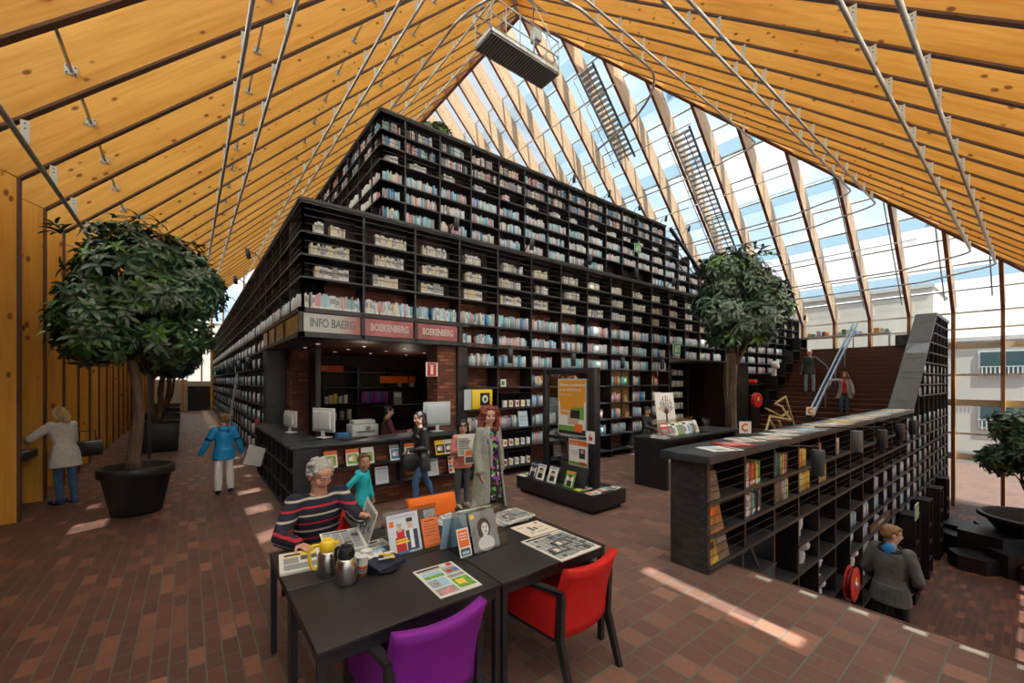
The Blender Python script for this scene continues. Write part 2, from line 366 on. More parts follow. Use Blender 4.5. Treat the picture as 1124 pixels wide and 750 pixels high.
# ---------------------------------------------------------------- roof geometry
XL, XR, YN, YF, ZE = -1.9, 25.6, -1.0, 40.0, 4.95      # inner faces of the timber, eaves height
XM = (XL+XR)/2; ZR = ZE+(XM-XL); KN = 1.142             # ridge; near hip runs KN metres per metre of rise
YA = YN+(ZR-ZE)*KN                                       # apex
D = .85; TH = .105
n45 = D/math.sqrt(.5)                                    # vertical thickness of a 45 degree rafter
LENN = math.sqrt(1+1/KN**2)
vN = D*LENN                                              # vertical thickness on the near slope
def zl(x): return ZE+(x-XL)
def zr(x): return ZE+(XR-x)
def zn(y): return ZE+(y-YN)/KN
def rafter(name, p0, p1, nrm, depth, th, axis, label, strip, wood, top_cut=None):
    """p0 lower inner end, p1 upper inner end; nrm unit vector outwards"""
    L = (V(p1)-V(p0)).length; x = (V(p1)-V(p0)).normalized(); z = V(nrm).normalized(); y = z.cross(x)
    M = Matrix((x, y, z)).transposed()
    mb = MB(wood)
    t = top_cut if top_cut is not None else 0
    b0 = depth*math.tan(R(22.5)) if axis else 0
    mb.prism([(0, -th/2, .02), (L, -th/2, .02), (L+t, -th/2, depth), (-b0, -th/2, depth)], (0, th, 0))
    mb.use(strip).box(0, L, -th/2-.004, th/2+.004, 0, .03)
    o = struct(name, mb, label); o.matrix_world = Matrix.Translation(p0) @ M.to_4x4(); return o
s2 = math.sqrt(.5)
ys = [9.1+1.37*k for k in range(-7, 23)]
for i, y in enumerate(ys):
    xt = XM if y >= YA else XL+(y-YN)/KN
    if xt > XL+.4:
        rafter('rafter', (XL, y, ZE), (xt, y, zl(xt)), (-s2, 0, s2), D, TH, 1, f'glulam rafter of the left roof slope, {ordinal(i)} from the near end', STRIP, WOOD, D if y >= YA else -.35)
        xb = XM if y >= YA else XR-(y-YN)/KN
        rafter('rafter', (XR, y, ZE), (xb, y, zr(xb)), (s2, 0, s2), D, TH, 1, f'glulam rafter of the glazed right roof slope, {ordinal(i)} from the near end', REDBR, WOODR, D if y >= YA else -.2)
    # posts
    mb = MB(WOODZ); mb.prism([(XL-.02, y-TH/2, 0), (XL-D, y-TH/2, 0), (XL-D, y-TH/2, ZE+D*math.tan(R(22.5))), (XL-.02, y-TH/2, ZE)], (0, TH, 0))
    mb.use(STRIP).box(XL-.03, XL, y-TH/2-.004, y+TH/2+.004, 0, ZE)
    struct('timber_post', mb, f'deep upright timber fin of the left wall, {ordinal(i)} from the near end')
    zb = -3.3; e = D*.62
    mb = MB(WOODZ); mb.prism([(XR+.02, y-TH/2, zb), (XR+.40, y-TH/2, zb), (XR+.40, y-TH/2, ZE+.2), (XR+.02, y-TH/2, ZE)], (0, TH, 0))
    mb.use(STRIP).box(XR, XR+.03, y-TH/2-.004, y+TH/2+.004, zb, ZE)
    struct('timber_post', mb, f'timber post of the glazed right wall, {ordinal(i)} from the near end')
xs = [7.2+1.1*k for k in range(-8, 17)]
nN = V((0, -1/KN, 1)).normalized()
for i, x in enumerate(xs):
    run = min(x-XL, XR-x)*KN
    if run < .5: continue
    rafter('rafter', (x, YN, ZE), (x, YN+run, ZE+run/KN), nN, D, TH, 1, f'glulam rafter of the near roof slope, {ordinal(i)} from the left', STRIP, WOOD, -.3)
    mb = MB(WOODZ).box(x-TH/2, x+TH/2, YN-D, YN, (0 if x < 4.8 else -3.3), ZE+.3)
    struct('timber_post', mb, f'timber post of the near wall, {ordinal(i)} from the left')
def hip(p0, p1, label, nrm):
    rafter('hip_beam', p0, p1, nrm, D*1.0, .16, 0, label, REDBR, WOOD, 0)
hip((XL, YN, ZE), (XM, YA, ZR), 'timber hip beam between left and near slopes', (V((-s2, 0, s2))+nN))
hip((XR, YN, ZE), (XM, YA, ZR), 'timber hip beam between near slope and glazed slope', (V((s2, 0, s2))+nN))
mb = MB(REDBR).box(XM-.09, XM+.09, YA-.1, YF, ZR-.12, ZR+.5); struct('ridge_beam', mb, 'timber ridge beam')
# nodes where the rafters meet the ridge
# outer glass skins
def quadslab(name, pts, th, m, label):
    a, b, c = V(pts[0]), V(pts[1]), V(pts[2]); n = (b-a).cross(c-b).normalized()
    mb = MB(m); mb.prism(pts, n*th); return struct(name, mb, label)
o4 = D/s2
xo, yo = .85, .85
zo = n45 - xo        # outer plane: shift up by n45 and out by xo
def glass(name, pts, label):
    mb = MB(GLASS); mb.add(pts, [tuple(range(len(pts)))]); return struct(name, mb, label)
XLo, XRo, YNo = XL-D, XR+.85, YN-D
def zlo(x): return ZE+(x-XL)+n45
def zro(x): return ZE+(XR-x)+n45
Zt = ZR+n45
EL = zlo(XLo)
glass('window_1', [(XLo, YNo, zlo(XLo)), (XM, YA, Zt), (XM, YF+.3, Zt), (XLo, YF+.3, zlo(XLo))], 'glass of the left roof slope')
glass('window_2', [(XRo, YNo, zro(XRo)), (XRo, YF+.3, zro(XRo)), (XM, YF+.3, Zt), (XM, YA, Zt)], 'glass of the right roof slope')
glass('window_3', [(XLo, YNo, zlo(XLo)), (XRo, YNo, zro(XRo)), (XM, YA, Zt)], 'glass of the near roof slope')
glass('window_4', [(XRo, YNo, -3.3), (XRo, YF+.3, -3.3), (XRo, YF+.3, zro(XRo)), (XRo, YNo, zro(XRo))], 'glass of the right wall')
glass('window_5', [(XLo, YNo, 0), (XRo, YNo, 0), (XRo, YNo, zro(XRo)), (XLo, YNo, zlo(XLo))], 'glass of the near wall')
glass('window_6', [(XLo, YF+.3, 0), (XRo, YF+.3, 0), (XRo, YF+.3, zro(XRo)), (XM, YF+.3, Zt), (XLo, YF+.3, zlo(XLo))], 'glass of the far gable wall')
mb = MB(mat('dark_outer_board', (.20, .085, .02), .7)).box(XLo-.06, XLo, YNo, YF, 0, EL)
struct('wall_left', mb, 'timber boarding behind the left wall fins')
# gable posts
for i in range(21):
    x = XL+1.375*i; mb = MB(WOODZ).box(x-.05, x+.05, YF-.2, YF+.15, 0, min(zl(x), zr(x))+.6); struct('timber_post', mb, f'timber post of the far gable, {ordinal(i)} from the left')
# aluminium transoms and pale louvre bands outside the right slope, glazing bars between rafters
def slopebar(x0, x1, y0, y1, off, th, m, name, label):
    """bar between inner-plane offsets on the right slope, running along Y"""
    a = V((x0, 0, zr(x0)))+V((s2, 0, s2))*off; b = V((x1, 0, zr(x1)))+V((s2, 0, s2))*off; d = V((s2, 0, s2))*th
    mb = MB(m); mb.prism([(a.x, y0, a.z), (b.x, y0, b.z), (b.x+d.x, y0, b.z+d.z), (a.x+d.x, y0, a.z+d.z)], (0, y1-y0, 0)); return struct(name, mb, label)
i = 0
x = XR-.3
while x > XM+1:
    ymin = YN+(XR-x)*KN+.3
    slopebar(x, x-.05, ymin, YF, D+.01, .08, ALU, 'glazing_bar', f'aluminium glazing bar across the right roof slope, {ordinal(i)} from the eaves'); i += 1; x -= .92
for i, zc in enumerate((5.75, 7.75, 9.7, 11.9, 14.2, 16.6)):
    xc = XR-(zc-ZE); ymin = YN+(XR-xc)*KN+.3
    slopebar(xc+.19, xc-.22, ymin, YF, D+.2, .03, FROST, 'louvre_band', f'pale louvre band across the right roof slope, {ordinal(i)} from the eaves')
for i, z in enumerate((4.95, 4.25, 3.55, 2.3, 1.15, -.2, -1.15)):
    th = (.05, .05, .16, .06, .18, .05, .18)[i]
    mb = MB(PALEBAR if th > .1 else ALU).box(XR+.38, XR+.44, YNo, YF, z-th, z+th*.5); struct('glazing_bar', mb, f'horizontal bar of the right glass wall, {ordinal(i)} from the top')
for i, y in enumerate(ys):    # slim glass mullion between the rafters
    ym = y+.28
    xb = XM+.3 if ym >= YA else XR-(ym-YN)/KN+.5
    if xb < XR-1:
        a = V((XR, ym, zr(XR)))+V((s2, 0, s2))*(D+.01); b = V((xb, ym, zr(xb)))+V((s2, 0, s2))*(D+.01)
        mb = MB(ALU).prism([a, b, b+V((s2, 0, s2))*.06, a+V((s2, 0, s2))*.06], (0, .045, 0)); struct('glazing_bar', mb, f'slim mullion running up the right roof glass, {ordinal(i)} from the near end')
# ---------------------------------------------------------------- added exterior sun blinds; gaps shaped to let narrow sun strips through
rb = random.Random(12)
for i, (xa, xb) in enumerate(zip(xs[:-1], xs[1:])):
    ye = YN+min(max(xb-XL, 0), max(XR-xa, 0))*KN
    if ye < YN+.8: continue
    mb = MB(BLIND); y = YNo-.12; segs = []
    fix = {2.8: [(.35, 0), (1.05, .15)], 17.1: [(1.9, 0), (.75, .45)]}
    for key, lst in fix.items():
        if abs(xa-key) < .1:
            for L, g in lst: segs.append((y, y+L, g)); y += L
    while y < ye:
        L = rb.uniform(.9, 2.6); segs.append((y, min(y+L, ye), .10 if rb.random() < .2 and y > 0 else 0)); y += L
    for y, y1, gap in segs:
        g0 = .055 if gap else 0; z0, z1 = zn(y)+vN+.16, zn(y1)+vN+.16
        mb.prism([(xa+g0+gap, y, z0), (xb, y, z0), (xb, y1, z1), (xa+g0+gap, y1, z1)], (0, 0, .01))
    struct('added_sun_blind', mb, f'added white sun blind over the near slope, {ordinal(i)} bay from the left')
for i, (ya, yb) in enumerate(zip(ys[:-1], ys[1:])):
    xe = min(XM-.1, XL+(yb-YN)/KN)
    mb = MB(BLIND); x = XLo-.1
    if xe < XL+.5: continue
    holes = ([(-2.15, -1.85)] if 4.5 < ya < 10 else [])+([(-.42, -.12)] if ya > 1.5 and not 8 < ya < 9 else [])
    for a, b in holes+[(xe, xe)]:
        a = min(a, xe)
        if a > x: mb.prism([(x, ya, zl(x)+n45+.16), (a, ya, zl(a)+n45+.16), (a, yb, zl(a)+n45+.16), (x, yb, zl(x)+n45+.16)], (0, 0, .01))
        if b > a and b < xe:
            yh = ya+rb.uniform(.28, .48); mb.prism([(a, yh, zl(a)+n45+.16), (b, yh, zl(b)+n45+.16), (b, yb, zl(b)+n45+.16), (a, yb, zl(a)+n45+.16)], (0, 0, .01))
        x = max(b, x)
    struct('added_sun_blind', mb, f'added white sun blind over the left slope, {ordinal(i)} bay from the near end')
for i, (xa, xb) in enumerate(zip(xs[:-1], xs[1:])):
    mb = MB(BLIND).box(xa+(.26 if abs(xa-2.8) < .1 else 0), xb, YNo-.1, YNo-.08, 1.3, 5.55); struct('added_sun_blind', mb, f'added white sun blind over the near glass wall, {ordinal(i)} bay from the left')
# ---------------------------------------------------------------- roof rails with hanging plates
def rail(pts, brks, label, r=.032):
    t = thing('roof_rail', label, 'rail', pts[0], 0, 'steel tube rails hung under the timber roof')
    P0 = V(pts[0]); mb = MB(STEEL).tube([V(p)-P0 for p in pts], r, 10); obj('tube', mb, t)
    for p, q in brks:
        p = V(p)-P0; up = V(q); ax = V((0, 1, 0)) if abs(q[1]) < .1 and q[0] < 0 else V((1, 0, 0))
        a = p; u = V((0, 0, 1)); sd_ = ax*.006; wv = u.cross(ax).normalized()*.04
        mb = MB(ALU); mb.prism([a-wv*.7-sd_, a+wv*.7-sd_, a+u*.06+wv-sd_, a+u*.30+wv-sd_, a+u*.30-wv-sd_, a+u*.06-wv-sd_], sd_*2)
        for dz in (.20, .26): q = a+u*dz; mb.use(RUBBER).box(q.x-.008, q.x+.008, q.y-.008, q.y+.008, q.z-.008, q.z+.008)
        obj('bracket', mb, t)
def arc3(a, b, c, n=6):
    """smooth corner a->b->c"""
    a, b, c = V(a), V(b), V(c); return [(1-t)**2*a+2*t*(1-t)*b+t*t*c for t in [k/n for k in range(n+1)]]
nl = V((-s2, 0, s2)); OFF = .25
names = ['lowest', 'second lowest', 'third lowest', 'fourth lowest', 'fifth lowest', 'sixth lowest', 'seventh lowest', 'eighth lowest', 'highest']
for i, z in enumerate((4.93, 7.19, 7.8, 10.0, 10.74, 14.1, 16.4)):
    x = XL+(z+OFF*1.414-ZE)
    y0 = YN+(x-XL)*KN+.15
    brk = [((x, y-TH/2-.012, z), (-.7, 0, .7)) for y in ys if y > y0+.3 and y < 33]
    rail([(x, y0, z), (x, YF-.5, z)], brk, f'steel tube rail along the left timber slope, {names[i]}')
# near slope rails that turn onto the glazed slope
for i, z in enumerate((6.35, 6.86, 8.9, 9.45, 11.7)):
    y = YN+(z+OFF*1.33-ZE)*KN
    xh = XR-(z+OFF-ZE)-.25          # hip position
    xl_ = XL+(z-ZE)+.5
    brk = [((x-TH/2-.012, y, z), (0, -.5, .75)) for x in xs if xl_ < x < xh-.3]
    xg = XR-(z+.75-ZE)
    pts = [(xl_, y, z)] + [(xh-.5, y, z)] + [tuple(p) for p in arc3((xh-.35, y, z), (xh+.1, y, z), (xg+.1, y+.9, z-.15), 6)] + [(xg+.1, y+2.0, z-.3), (xg+.1, YF-1, z-.3)]
    rail(pts, brk, f'steel tube rail bending from the near timber slope to the glass slope, {names[i]}')
for i, z in enumerate((7.6, 10.6, 13.1, 15.2)):
    xg = XR-(z+.45-ZE); y0 = YN+(XR-xg)*KN+.4
    rail([(xg, y0, z), (xg, YF-1, z)], [], f'thin steel tube along the glazed slope, {names[i]}', .022)
# diagonal rail loop by the apex
rail([(6.4, 34, 12.9), (6.4, 11.2, 12.9)]+[tuple(p) for p in arc3((6.4, 11.0, 12.9), (6.5, 8.3, 12.7), (8.6, 7.85, 12.35), 10)]+[(11.6, 7.9, 12.35)]+[tuple(p) for p in arc3((11.9, 7.9, 12.35), (13.0, 7.95, 12.3), (13.3, 9.6, 11.9), 8)]+[(13.5, 11.5, 11.7)],
     [((6.4, y-TH/2-.012, 12.9), (-.7, 0, .7)) for y in ys if 12 < y < 30]+[((x-TH/2-.012, 7.88, 12.35), (0, -.5, .75)) for x in xs if 8.8 < x < 11.8], 'curved steel tube loop passing under the roof apex', .042)
# strut stubs between rafters of the left slope
for r_i, (xs_, off) in enumerate(((-1.0, .25), (1.2, .25), (3.4, .25), (5.6, .25))):
    for i in range(len(ys)-1):
        y = ys[i]
        if y < YN+(xs_-XL)*KN+.6 or y > 24: continue
        p = V((xs_, 0, zl(xs_)))+nl*off
        mb = MB(STEEL).tube([(0, -1.36+TH, 0), (0, -TH/2-.002, 0)], .022, 8); mb.box(-.06, .06, -TH/2-.014, -TH/2-.001, -.06, .06)
        for a in (-.04, .04):
            for b in (-.04, .04): mb.use(RUBBER).box(a-.008, a+.008, -TH/2-.022, -TH/2-.013, b-.008, b+.008); mb.use(STEEL)
        o = single('strut', mb, f'steel strut bolted between left slope rafters, {ordinal(r_i)} row up, {ordinal(i)} from near end', 'strut', (p.x, y, p.z), 0, 'steel struts between rafters of the left slope')
# ---------------------------------------------------------------- gondola
t = thing('maintenance_gondola', 'galvanised maintenance basket hanging under the roof apex', 'basket', (8.15, 10.05, 12.0))
mb = MB(mat('grating', (.16, .17, .18), .5, .6)).box(-1.35, 1.35, -.42, .42, 0, .05); 
for k in range(27): mb.use(STEEL).box(-1.32+k*.1, -1.30+k*.1, -.42, .42, -.015, .0)
for sy in (-.42, .40): mb.box(-1.35, 1.35, sy, sy+.02, -.02, .16)
for sx in (-1.35, 1.33): mb.box(sx, sx+.02, -.42, .42, -.02, .16)
obj('platform', mb, t)
mb = MB(STEEL)
for z in (.55, 1.05):
    mb.tube([(-1.34, -.41, z), (1.34, -.41, z), (1.34, .41, z), (-1.34, .41, z), (-1.34, -.41, z)], .02, 8)
for k in range(6):
    for y in (-.41, .41): mb.tube([(-1.34+k*.536, y, .1), (-1.34+k*.536, y, 1.05)], .017, 8)
mb.tube([(1.34, -.41, .1), (.8, -.41, 1.05)], .014, 8); mb.tube([(-1.34, .41, .1), (-.8, .41, 1.05)], .014, 8)
obj('guard_rail', mb, t)
mb = MB(STEEL)
for x in (-1.0, 1.0):
    mb.tube([(x, -.41, 1.05), (x*.6, 0, 2.2), (x, .41, 1.05)], .025, 8)
    mb.tube([(x*.6, 0, 2.2), (x*.6, 0, 3.15)], .025, 8)
mb.tube([(-1.2, 0, 2.2), (1.2, 0, 2.2)], .035, 8)
obj('suspension_frame', mb, t)
mb = MB(PALEBAR).rbox(-.3, .0, -.05, .2, 2.2, 2.8, .02); obj('motor_housing', mb, t)
mb = MB(PALEBAR).rbox(.6, .85, -.15, .15, 1.0, 1.4, .02); obj('control_box', mb, t)
# ---------------------------------------------------------------- roof ladders
def ladder(xa, xb, y, label):
    a = V((xa, y, zr(xa)-.7)); b = V((xb, y, zr(xb)-.7)); L = (b-a).length; u = (b-a).normalized()
    t = thing('roof_ladder', label, 'ladder', a, 0, 'steel step ladders under the glass slope')
    for s in (-.4, .4):
        mb = MB(BLACK if s < 0 else STEEL); p = V((0, s, 0)); mb.prism([p, p+u*L, p+u*L+V((.09, 0, .09)), p+V((.09, 0, .09))], (0, .04, 0))
        mb.tube([p+V((-.45, 0, -.45))*.9+u*.1, p+V((-.45, 0, -.45))*.9+u*(L-.1)], .02, 6); obj('side_rail', mb, t)
        mb = MB(BLACK); k = .1
        while k < L:
            mb.tube([p+u*k, p+u*k+V((-.45, 0, -.45))*.9], .014, 6); k += 1.2
        obj('baluster_row', mb, t)
    k = .15; n = 0
    while k < L-.05 and n < 40:
        c = u*k; mb = MB(STEEL).box(c.x-.10, c.x+.10, -.38, .38, c.z-.012, c.z+.012); obj('tread', mb, t); k += .235; n += 1
ladder(13.9, 17.0, 12.45, 'steel step ladder on the glass slope beside the hanging basket')
ladder(16.9, 21.9, 9.65, 'longer steel step ladder on the glass slope above the indoor tree')
# ---------------------------------------------------------------- floors and ground
mb = MB(FLOORM).box(-3.2, .70, -2.0, 40.6, -.3, 0); struct('floor', mb, 'red-brown clinker brick floor of the left aisle')
mb = MB(FLOORC).box(.70, 4.74, -2.0, 2.62, -.3, 0); mb.box(.70, 26.2, 2.62, 40.6, -.3, 0); struct('floor', mb, 'red-brown clinker brick floor of the upper level')
mb = MB(FLOORX).box(4.75, 26.2, -2.0, 40, -3.6, -3.3); struct('floor', mb, 'brick floor of the lower level')
mb = MB(FLOORX)
for k in range(19): mb.box(4.76+.27*k, 4.76+.27*(k+1), -2.0, 2.1, -3.3, -.174*(k+1))
struct('stairs', mb, 'steps going down to the lower level')
mb = MB(mat('floor_edge_steel', (.10, .05, .035), .5)).box(4.735, 4.76, -2.0, 2.12, -.3, .005); struct('trim_1', mb, 'edge strip of the upper floor')
mb = MB(mat('outdoor_paving', (.13, .08, .065), .9, var=.15, scale=2)).box(26.2, 140, -90, 160, -3.7, -3.35)
mb.box(-90, 26.2, -90, -2.2, -3.7, -3.35); mb.box(-90, -3.3, -2.2, 160, -3.7, -3.35); mb.box(-3.3, 26.2, 41, 160, -3.7, -3.35)
struct('ground', mb, 'pale paving outside the building')
for i, y in enumerate((1.75, 1.36, .98, .62, .30, .02)):
    mb = MB(STEEL).rbox(-.035, .035, -.075, .075, 0, .006, .003); mb.use(mat('warm_lens', (.8, .78, .7), .3)).box(-.02, .02, -.06, .06, .006, .007)
    single('floor_light', mb, f'small recessed light at the brick floor edge, {ordinal(i)} from the bookcase', 'light', (4.66, y, 0), 0, 'recessed lights along the floor edge')
mb = MB(mat('teal_grey_steel', (.045, .075, .09), .4, .3)).rbox(-.03, .03, -.5, 0, 0, 1.04, .01)
single('guard_panel', mb, 'dark teal guard panel standing at the floor edge, right border of the view', 'panel', (4.66, .06, 0))

# ---------------------------------------------------------------- book mountain
TX, TY = 1.38, 7.0
CANDS = []     # (key, centre, dims, colour name, where)
PAL = {'white': (.72, .74, .76), 'pale blue': (.42, .62, .76), 'blue': (.08, .27, .55), 'teal': (.20, .52, .58), 'pink': (.68, .36, .40), 'red': (.55, .06, .05), 'cream': (.70, .64, .50),
       'yellow': (.75, .55, .08), 'orange': (.75, .28, .06), 'green': (.12, .33, .14), 'grey': (.38, .39, .41), 'dark grey': (.08, .085, .10), 'brown': (.20, .11, .06), 'lilac': (.42, .38, .62)}
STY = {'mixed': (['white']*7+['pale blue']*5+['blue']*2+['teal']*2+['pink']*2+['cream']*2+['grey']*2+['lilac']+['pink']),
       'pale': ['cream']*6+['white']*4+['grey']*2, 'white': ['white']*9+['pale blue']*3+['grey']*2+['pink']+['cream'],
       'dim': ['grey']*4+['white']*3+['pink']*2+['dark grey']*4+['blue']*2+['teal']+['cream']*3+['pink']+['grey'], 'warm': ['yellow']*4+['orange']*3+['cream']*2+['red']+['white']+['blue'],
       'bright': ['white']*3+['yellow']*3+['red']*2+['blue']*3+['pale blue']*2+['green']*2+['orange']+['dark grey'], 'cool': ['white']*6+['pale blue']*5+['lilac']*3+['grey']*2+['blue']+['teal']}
def row(axis, a0, a1, z, front, sgn, style, where, hmin=.19, hmax=.26, fill=1.0, th=(.016, .036), dep=.16, gap=.0):
    """books standing along axis ('X' or 'Y') between a0 and a1; front = spine plane, sgn = direction into the shelf"""
    end = a0+(a1-a0)*fill; a = a0+.01+random.random()*.02; n = 0; run = 0; colr = None
    while a < end-.03:
        t = random.uniform(*th); h = random.uniform(hmin, hmax)
        if run <= 0: colr = random.choice(STY[style]); run = random.choice((1, 1, 1, 2, 3))
        run -= 1
        d = dep*random.uniform(.85, 1.05); f = front+sgn*random.uniform(.0, .025)
        c = (a+t/2, f+sgn*d/2, z) if axis == 'X' else (f+sgn*d/2, a+t/2, z)
        CANDS.append((axis, c, (t-.002, d, h), colr, sgn, n, where)); n += 1
        a += t
        if random.random() < .012: a += random.uniform(.03, .12)
def shelfwall(label, axis, face, sgn, uprights, levels, ztop, zlow=None, depth=.38, topf=None, hide=None, back=None, wires=None, topcap=True, t=.035):
    """long open shelving; levels = shelf heights; hide(a_mid, z) -> True where the opening leaves the cell out"""
    T = thing('shelf_wall', label, 'bookshelf', (uprights[0], face, 0) if axis == 'X' else (face, uprights[0], 0))
    o = V(T.location)
    def bx(mb, a0, a1, d0, d1, z0, z1):
        f0, f1 = face+sgn*d0, face+sgn*d1
        if axis == 'X': mb.box(a0-o.x, a1-o.x, f0-o.y, f1-o.y, z0, z1)
        else: mb.box(f0-o.x, f1-o.x, a0-o.y, a1-o.y, z0, z1)
    for i, u in enumerate(uprights):
        lo = zlow(u) if zlow else levels[0]; hi = topf(u) if topf else ztop
        if hi-lo < .1: continue
        mb = MB(BLACK); bx(mb, u-t/2, u+t/2, 0, depth if i else t, lo, hi); obj('upright', mb, T)
    e0, e1 = uprights[0]-t/2, uprights[-1]+t/2
    for z in levels+[ztop]:
        # cut the shelf where an opening or the slope leaves it out
        segs = []; cur = None
        for a, b in zip(uprights[:-1], uprights[1:]):
            ok = not (hide and hide((a+b)/2, z-.01)) and (not topf or topf(b) >= z-.01)
            if ok: cur = [a, b] if cur is None else [cur[0], b]
            elif cur: segs.append(cur); cur = None
        if cur: segs.append(cur)
        for a, b in segs:
            mb = MB(SHELFT); bx(mb, a-t/2, b+t/2, -.02, depth, z-.03, z); 
            if abs(z-ztop) < .01: bx(mb, a-t/2, b+t/2, -.04, depth+.02, z, z+.05)
            obj('shelf', mb, T)
    if wires:
        for z0, z1, offs in wires:
            mb = MB(BLACK)
            for dz in offs:
                segs = [(a, b) for a, b in zip(uprights[:-1], uprights[1:]) if not (hide and hide((a+b)/2, z0+.05)) and (not topf or topf(b) >= z0+dz)]
                for a, b in segs: bx(mb, a, b, .0, .008, z0+dz, z0+dz+.008)
            if mb.f: obj('wire_rail', mb, T)
    if back:
        for a0, a1, z0, z1, m in back:
            mb = MB(m); bx(mb, a0, a1, depth, depth+.04, z0, z1); obj('back_panel', mb, T)
    return T
L1 = [.2, .62, 1.03, 1.46, 1.91, 2.34, 2.74, 3.17, 3.66, 4.01, 4.36]; Z1 = 4.82
U1 = [TX+.0175]+[1.40+.93*k for k in range(1, 24)]
OPX0, OPX1 = 11.6, 17.2
def hide1(x, z): return z < 2.6 and (x < 4.1 or OPX0 < x < OPX1)
def low1(x): return 2.74 if (x < 4.1 or OPX0+.1 < x < OPX1-.2) else (0 if x < OPX0+.3 else 0)
W1 = [(3.66, 4.0, (.10, .2)), (4.01, 4.35, (.10, .2)), (4.36, 4.8, (.12, .24, .35))]
shelfwall('lower tier of black shelving on the right face of the book mountain', 'X', TY, 1, U1, L1, Z1, low1, hide=hide1, wires=W1,
          back=[(TX+.38, 22.8, 3.63, 4.8, DARKWALL), (TX+.38, 22.8, 3.17, 3.63, BRICKX), (4.16, OPX0, 0, 3.15, BRICKX), (OPX0, OPX1, 2.74, 3.15, DARKWALL), (OPX1, 22.8, 0, 3.15, DARKWALL)])
UL = [TY+.0175]+[7.02+.93*k for k in range(1, 36)]
def hideL(y, z): return z < 2.6 and y < 10.7
def lowL(y): return 2.74 if y < 10.5 else 0
shelfwall('lower tier of black shelving on the aisle face of the book mountain', 'Y', TX, 1, UL, L1, Z1, lowL, hide=hideL, wires=W1,
          back=[(TY+.38, 39.5, 2.74, 4.8, DARKWALL), (11.0, 39.5, 0, 2.74, DARKWALL)])
X2, Y2 = 3.42, 9.15
L2 = [4.6, 5.0, 5.38, 5.75, 6.2, 6.6, 7.05, 7.39, 7.74]; Z2 = 8.15
U2 = [X2+.0175, 4.01]+[4.01+.91*k for k in range(1, 19)]
def top2(x): return Z2 if x <= 15.3 else Z2-.56*(x-15.3)
W2 = [(7.05, 7.39, (.1, .2)), (7.39, 7.7, (.1, .2)), (7.74, 8.1, (.12, .24))]
def hide2(x, z): return z < 6.0 and 10.9 < x < 13.6
shelfwall('upper tier of black shelving on the right face of the book mountain', 'X', Y2, 1, U2, L2, Z2, topf=top2, hide=hide2, wires=W2,
          back=[(X2+.38, 15.3, 4.3, 8.1, DARKWALL), (15.3, 18.5, 4.3, 6.3, DARKWALL)])
U2L = [Y2+.0175]+[9.75+.93*k for k in range(0, 30)]
shelfwall('upper tier of black shelving on the aisle face of the book mountain', 'Y', X2, 1, U2L, L2, Z2, wires=W2, back=[(Y2+.38, 36.5, 4.3, 8.1, DARKWALL)])
mb = MB(BLACK).prism([(15.3, Y2-.05, Z2-.04), (15.3, Y2-.05, Z2+.06), (20.5, Y2-.05, Z2+.06-2.91), (20.5, Y2-.05, Z2-.04-2.91)], (0, .12, 0))
for k in range(6):
    x = 15.9+.85*k; mb.box(x, x+.025, Y2, Y2+.03, 4.5, Z2-.56*(x-15.3))
for dz in (.5, 1.0): mb.prism([(15.3, Y2, Z2-dz), (15.3, Y2, Z2-dz+.03), (20.5, Y2, Z2-dz+.03-2.91), (20.5, Y2, Z2-dz-2.91)], (0, .03, 0))
single('stair_balustrade', mb, 'black sloping balustrade where the upper tier steps down towards the glass', 'railing')
# terraces, core and rooms inside the mountain
mb = MB(DARKWALL)
mb.box(TX+.4, 22.8, TY+.4, 39.5, 4.2, 4.35)
mb.box(X2+.4, 15.3, Y2+.4, 36, 7.95, 8.1); mb.box(X2+.42, 15, 36.0, 36.1, 4.3, 8.1); mb.box(15.2, 15.3, Y2+.4, 36, 4.3, 8.1)
mb.box(22.7, 22.8, TY, 39.5, 0, 4.8); mb.box(TX, 22.8, 39.4, 39.5, 0, 4.8)
struct('trim_2', mb, 'dark terraces of the book mountain')
mb = MB(REDCEIL).box(TX+.05, 7.2, TY+.05, 12.5, 2.76, 2.80); struct('ceiling', mb, 'red-brown boarded ceiling above the information desk')
mb = MB(DARKWALL).box(TX+.4, 7.2, 12.4, 12.5, 0, 2.8); mb.box(7.1, 7.2, 7.5, 12.5, 0, 2.8); mb.box(TX+.36, TX+.42, 11.0, 12.5, 0, 2.8)
struct('wall_back', mb, 'dark back wall of the information desk room')
mb = MB(DARKWALL).box(OPX0-.4, 18.0, 11.0, 11.1, 0, 2.75); mb.box(OPX0-.45, OPX0-.38, 7.4, 11, 0, 2.75); mb.box(17.95, 18.0, 7.4, 11, 0, 2.75); mb.box(OPX0-.4, 18, 7.4, 11, 2.75, 2.8)
struct('wall_right', mb, 'dark walls of the recess behind the indoor tree')
# brick pillars and black posts around the desk
mb = MB(BRICKX).box(3.74, 4.14, 7.06, 7.5, 0, 2.76); struct('pillar', mb, 'red brick pillar at the right end of the information desk')
mb = MB(BLACK).box(4.142, 4.36, 6.98, 7.4, 0, 2.72); struct('post', mb, 'black post beside the right brick pillar')
mb = MB(BRICKY).box(1.75, 2.1, 9.95, 10.5, 0, 2.76); struct('pillar', mb, 'red brick pillar on the aisle side of the information desk')
mb = MB(BLACK).box(TX-.02, TX+.42, 10.5, 11.0, 0, 2.76); mb.box(2.1, 2.2, 9.3, 9.95, 0, 2.76); struct('post', mb, 'black posts beside the aisle side brick pillar')
mb = MB(BLACK).box(TX-.03, TX+.3, 10.75, 10.8, 0, 2.76)
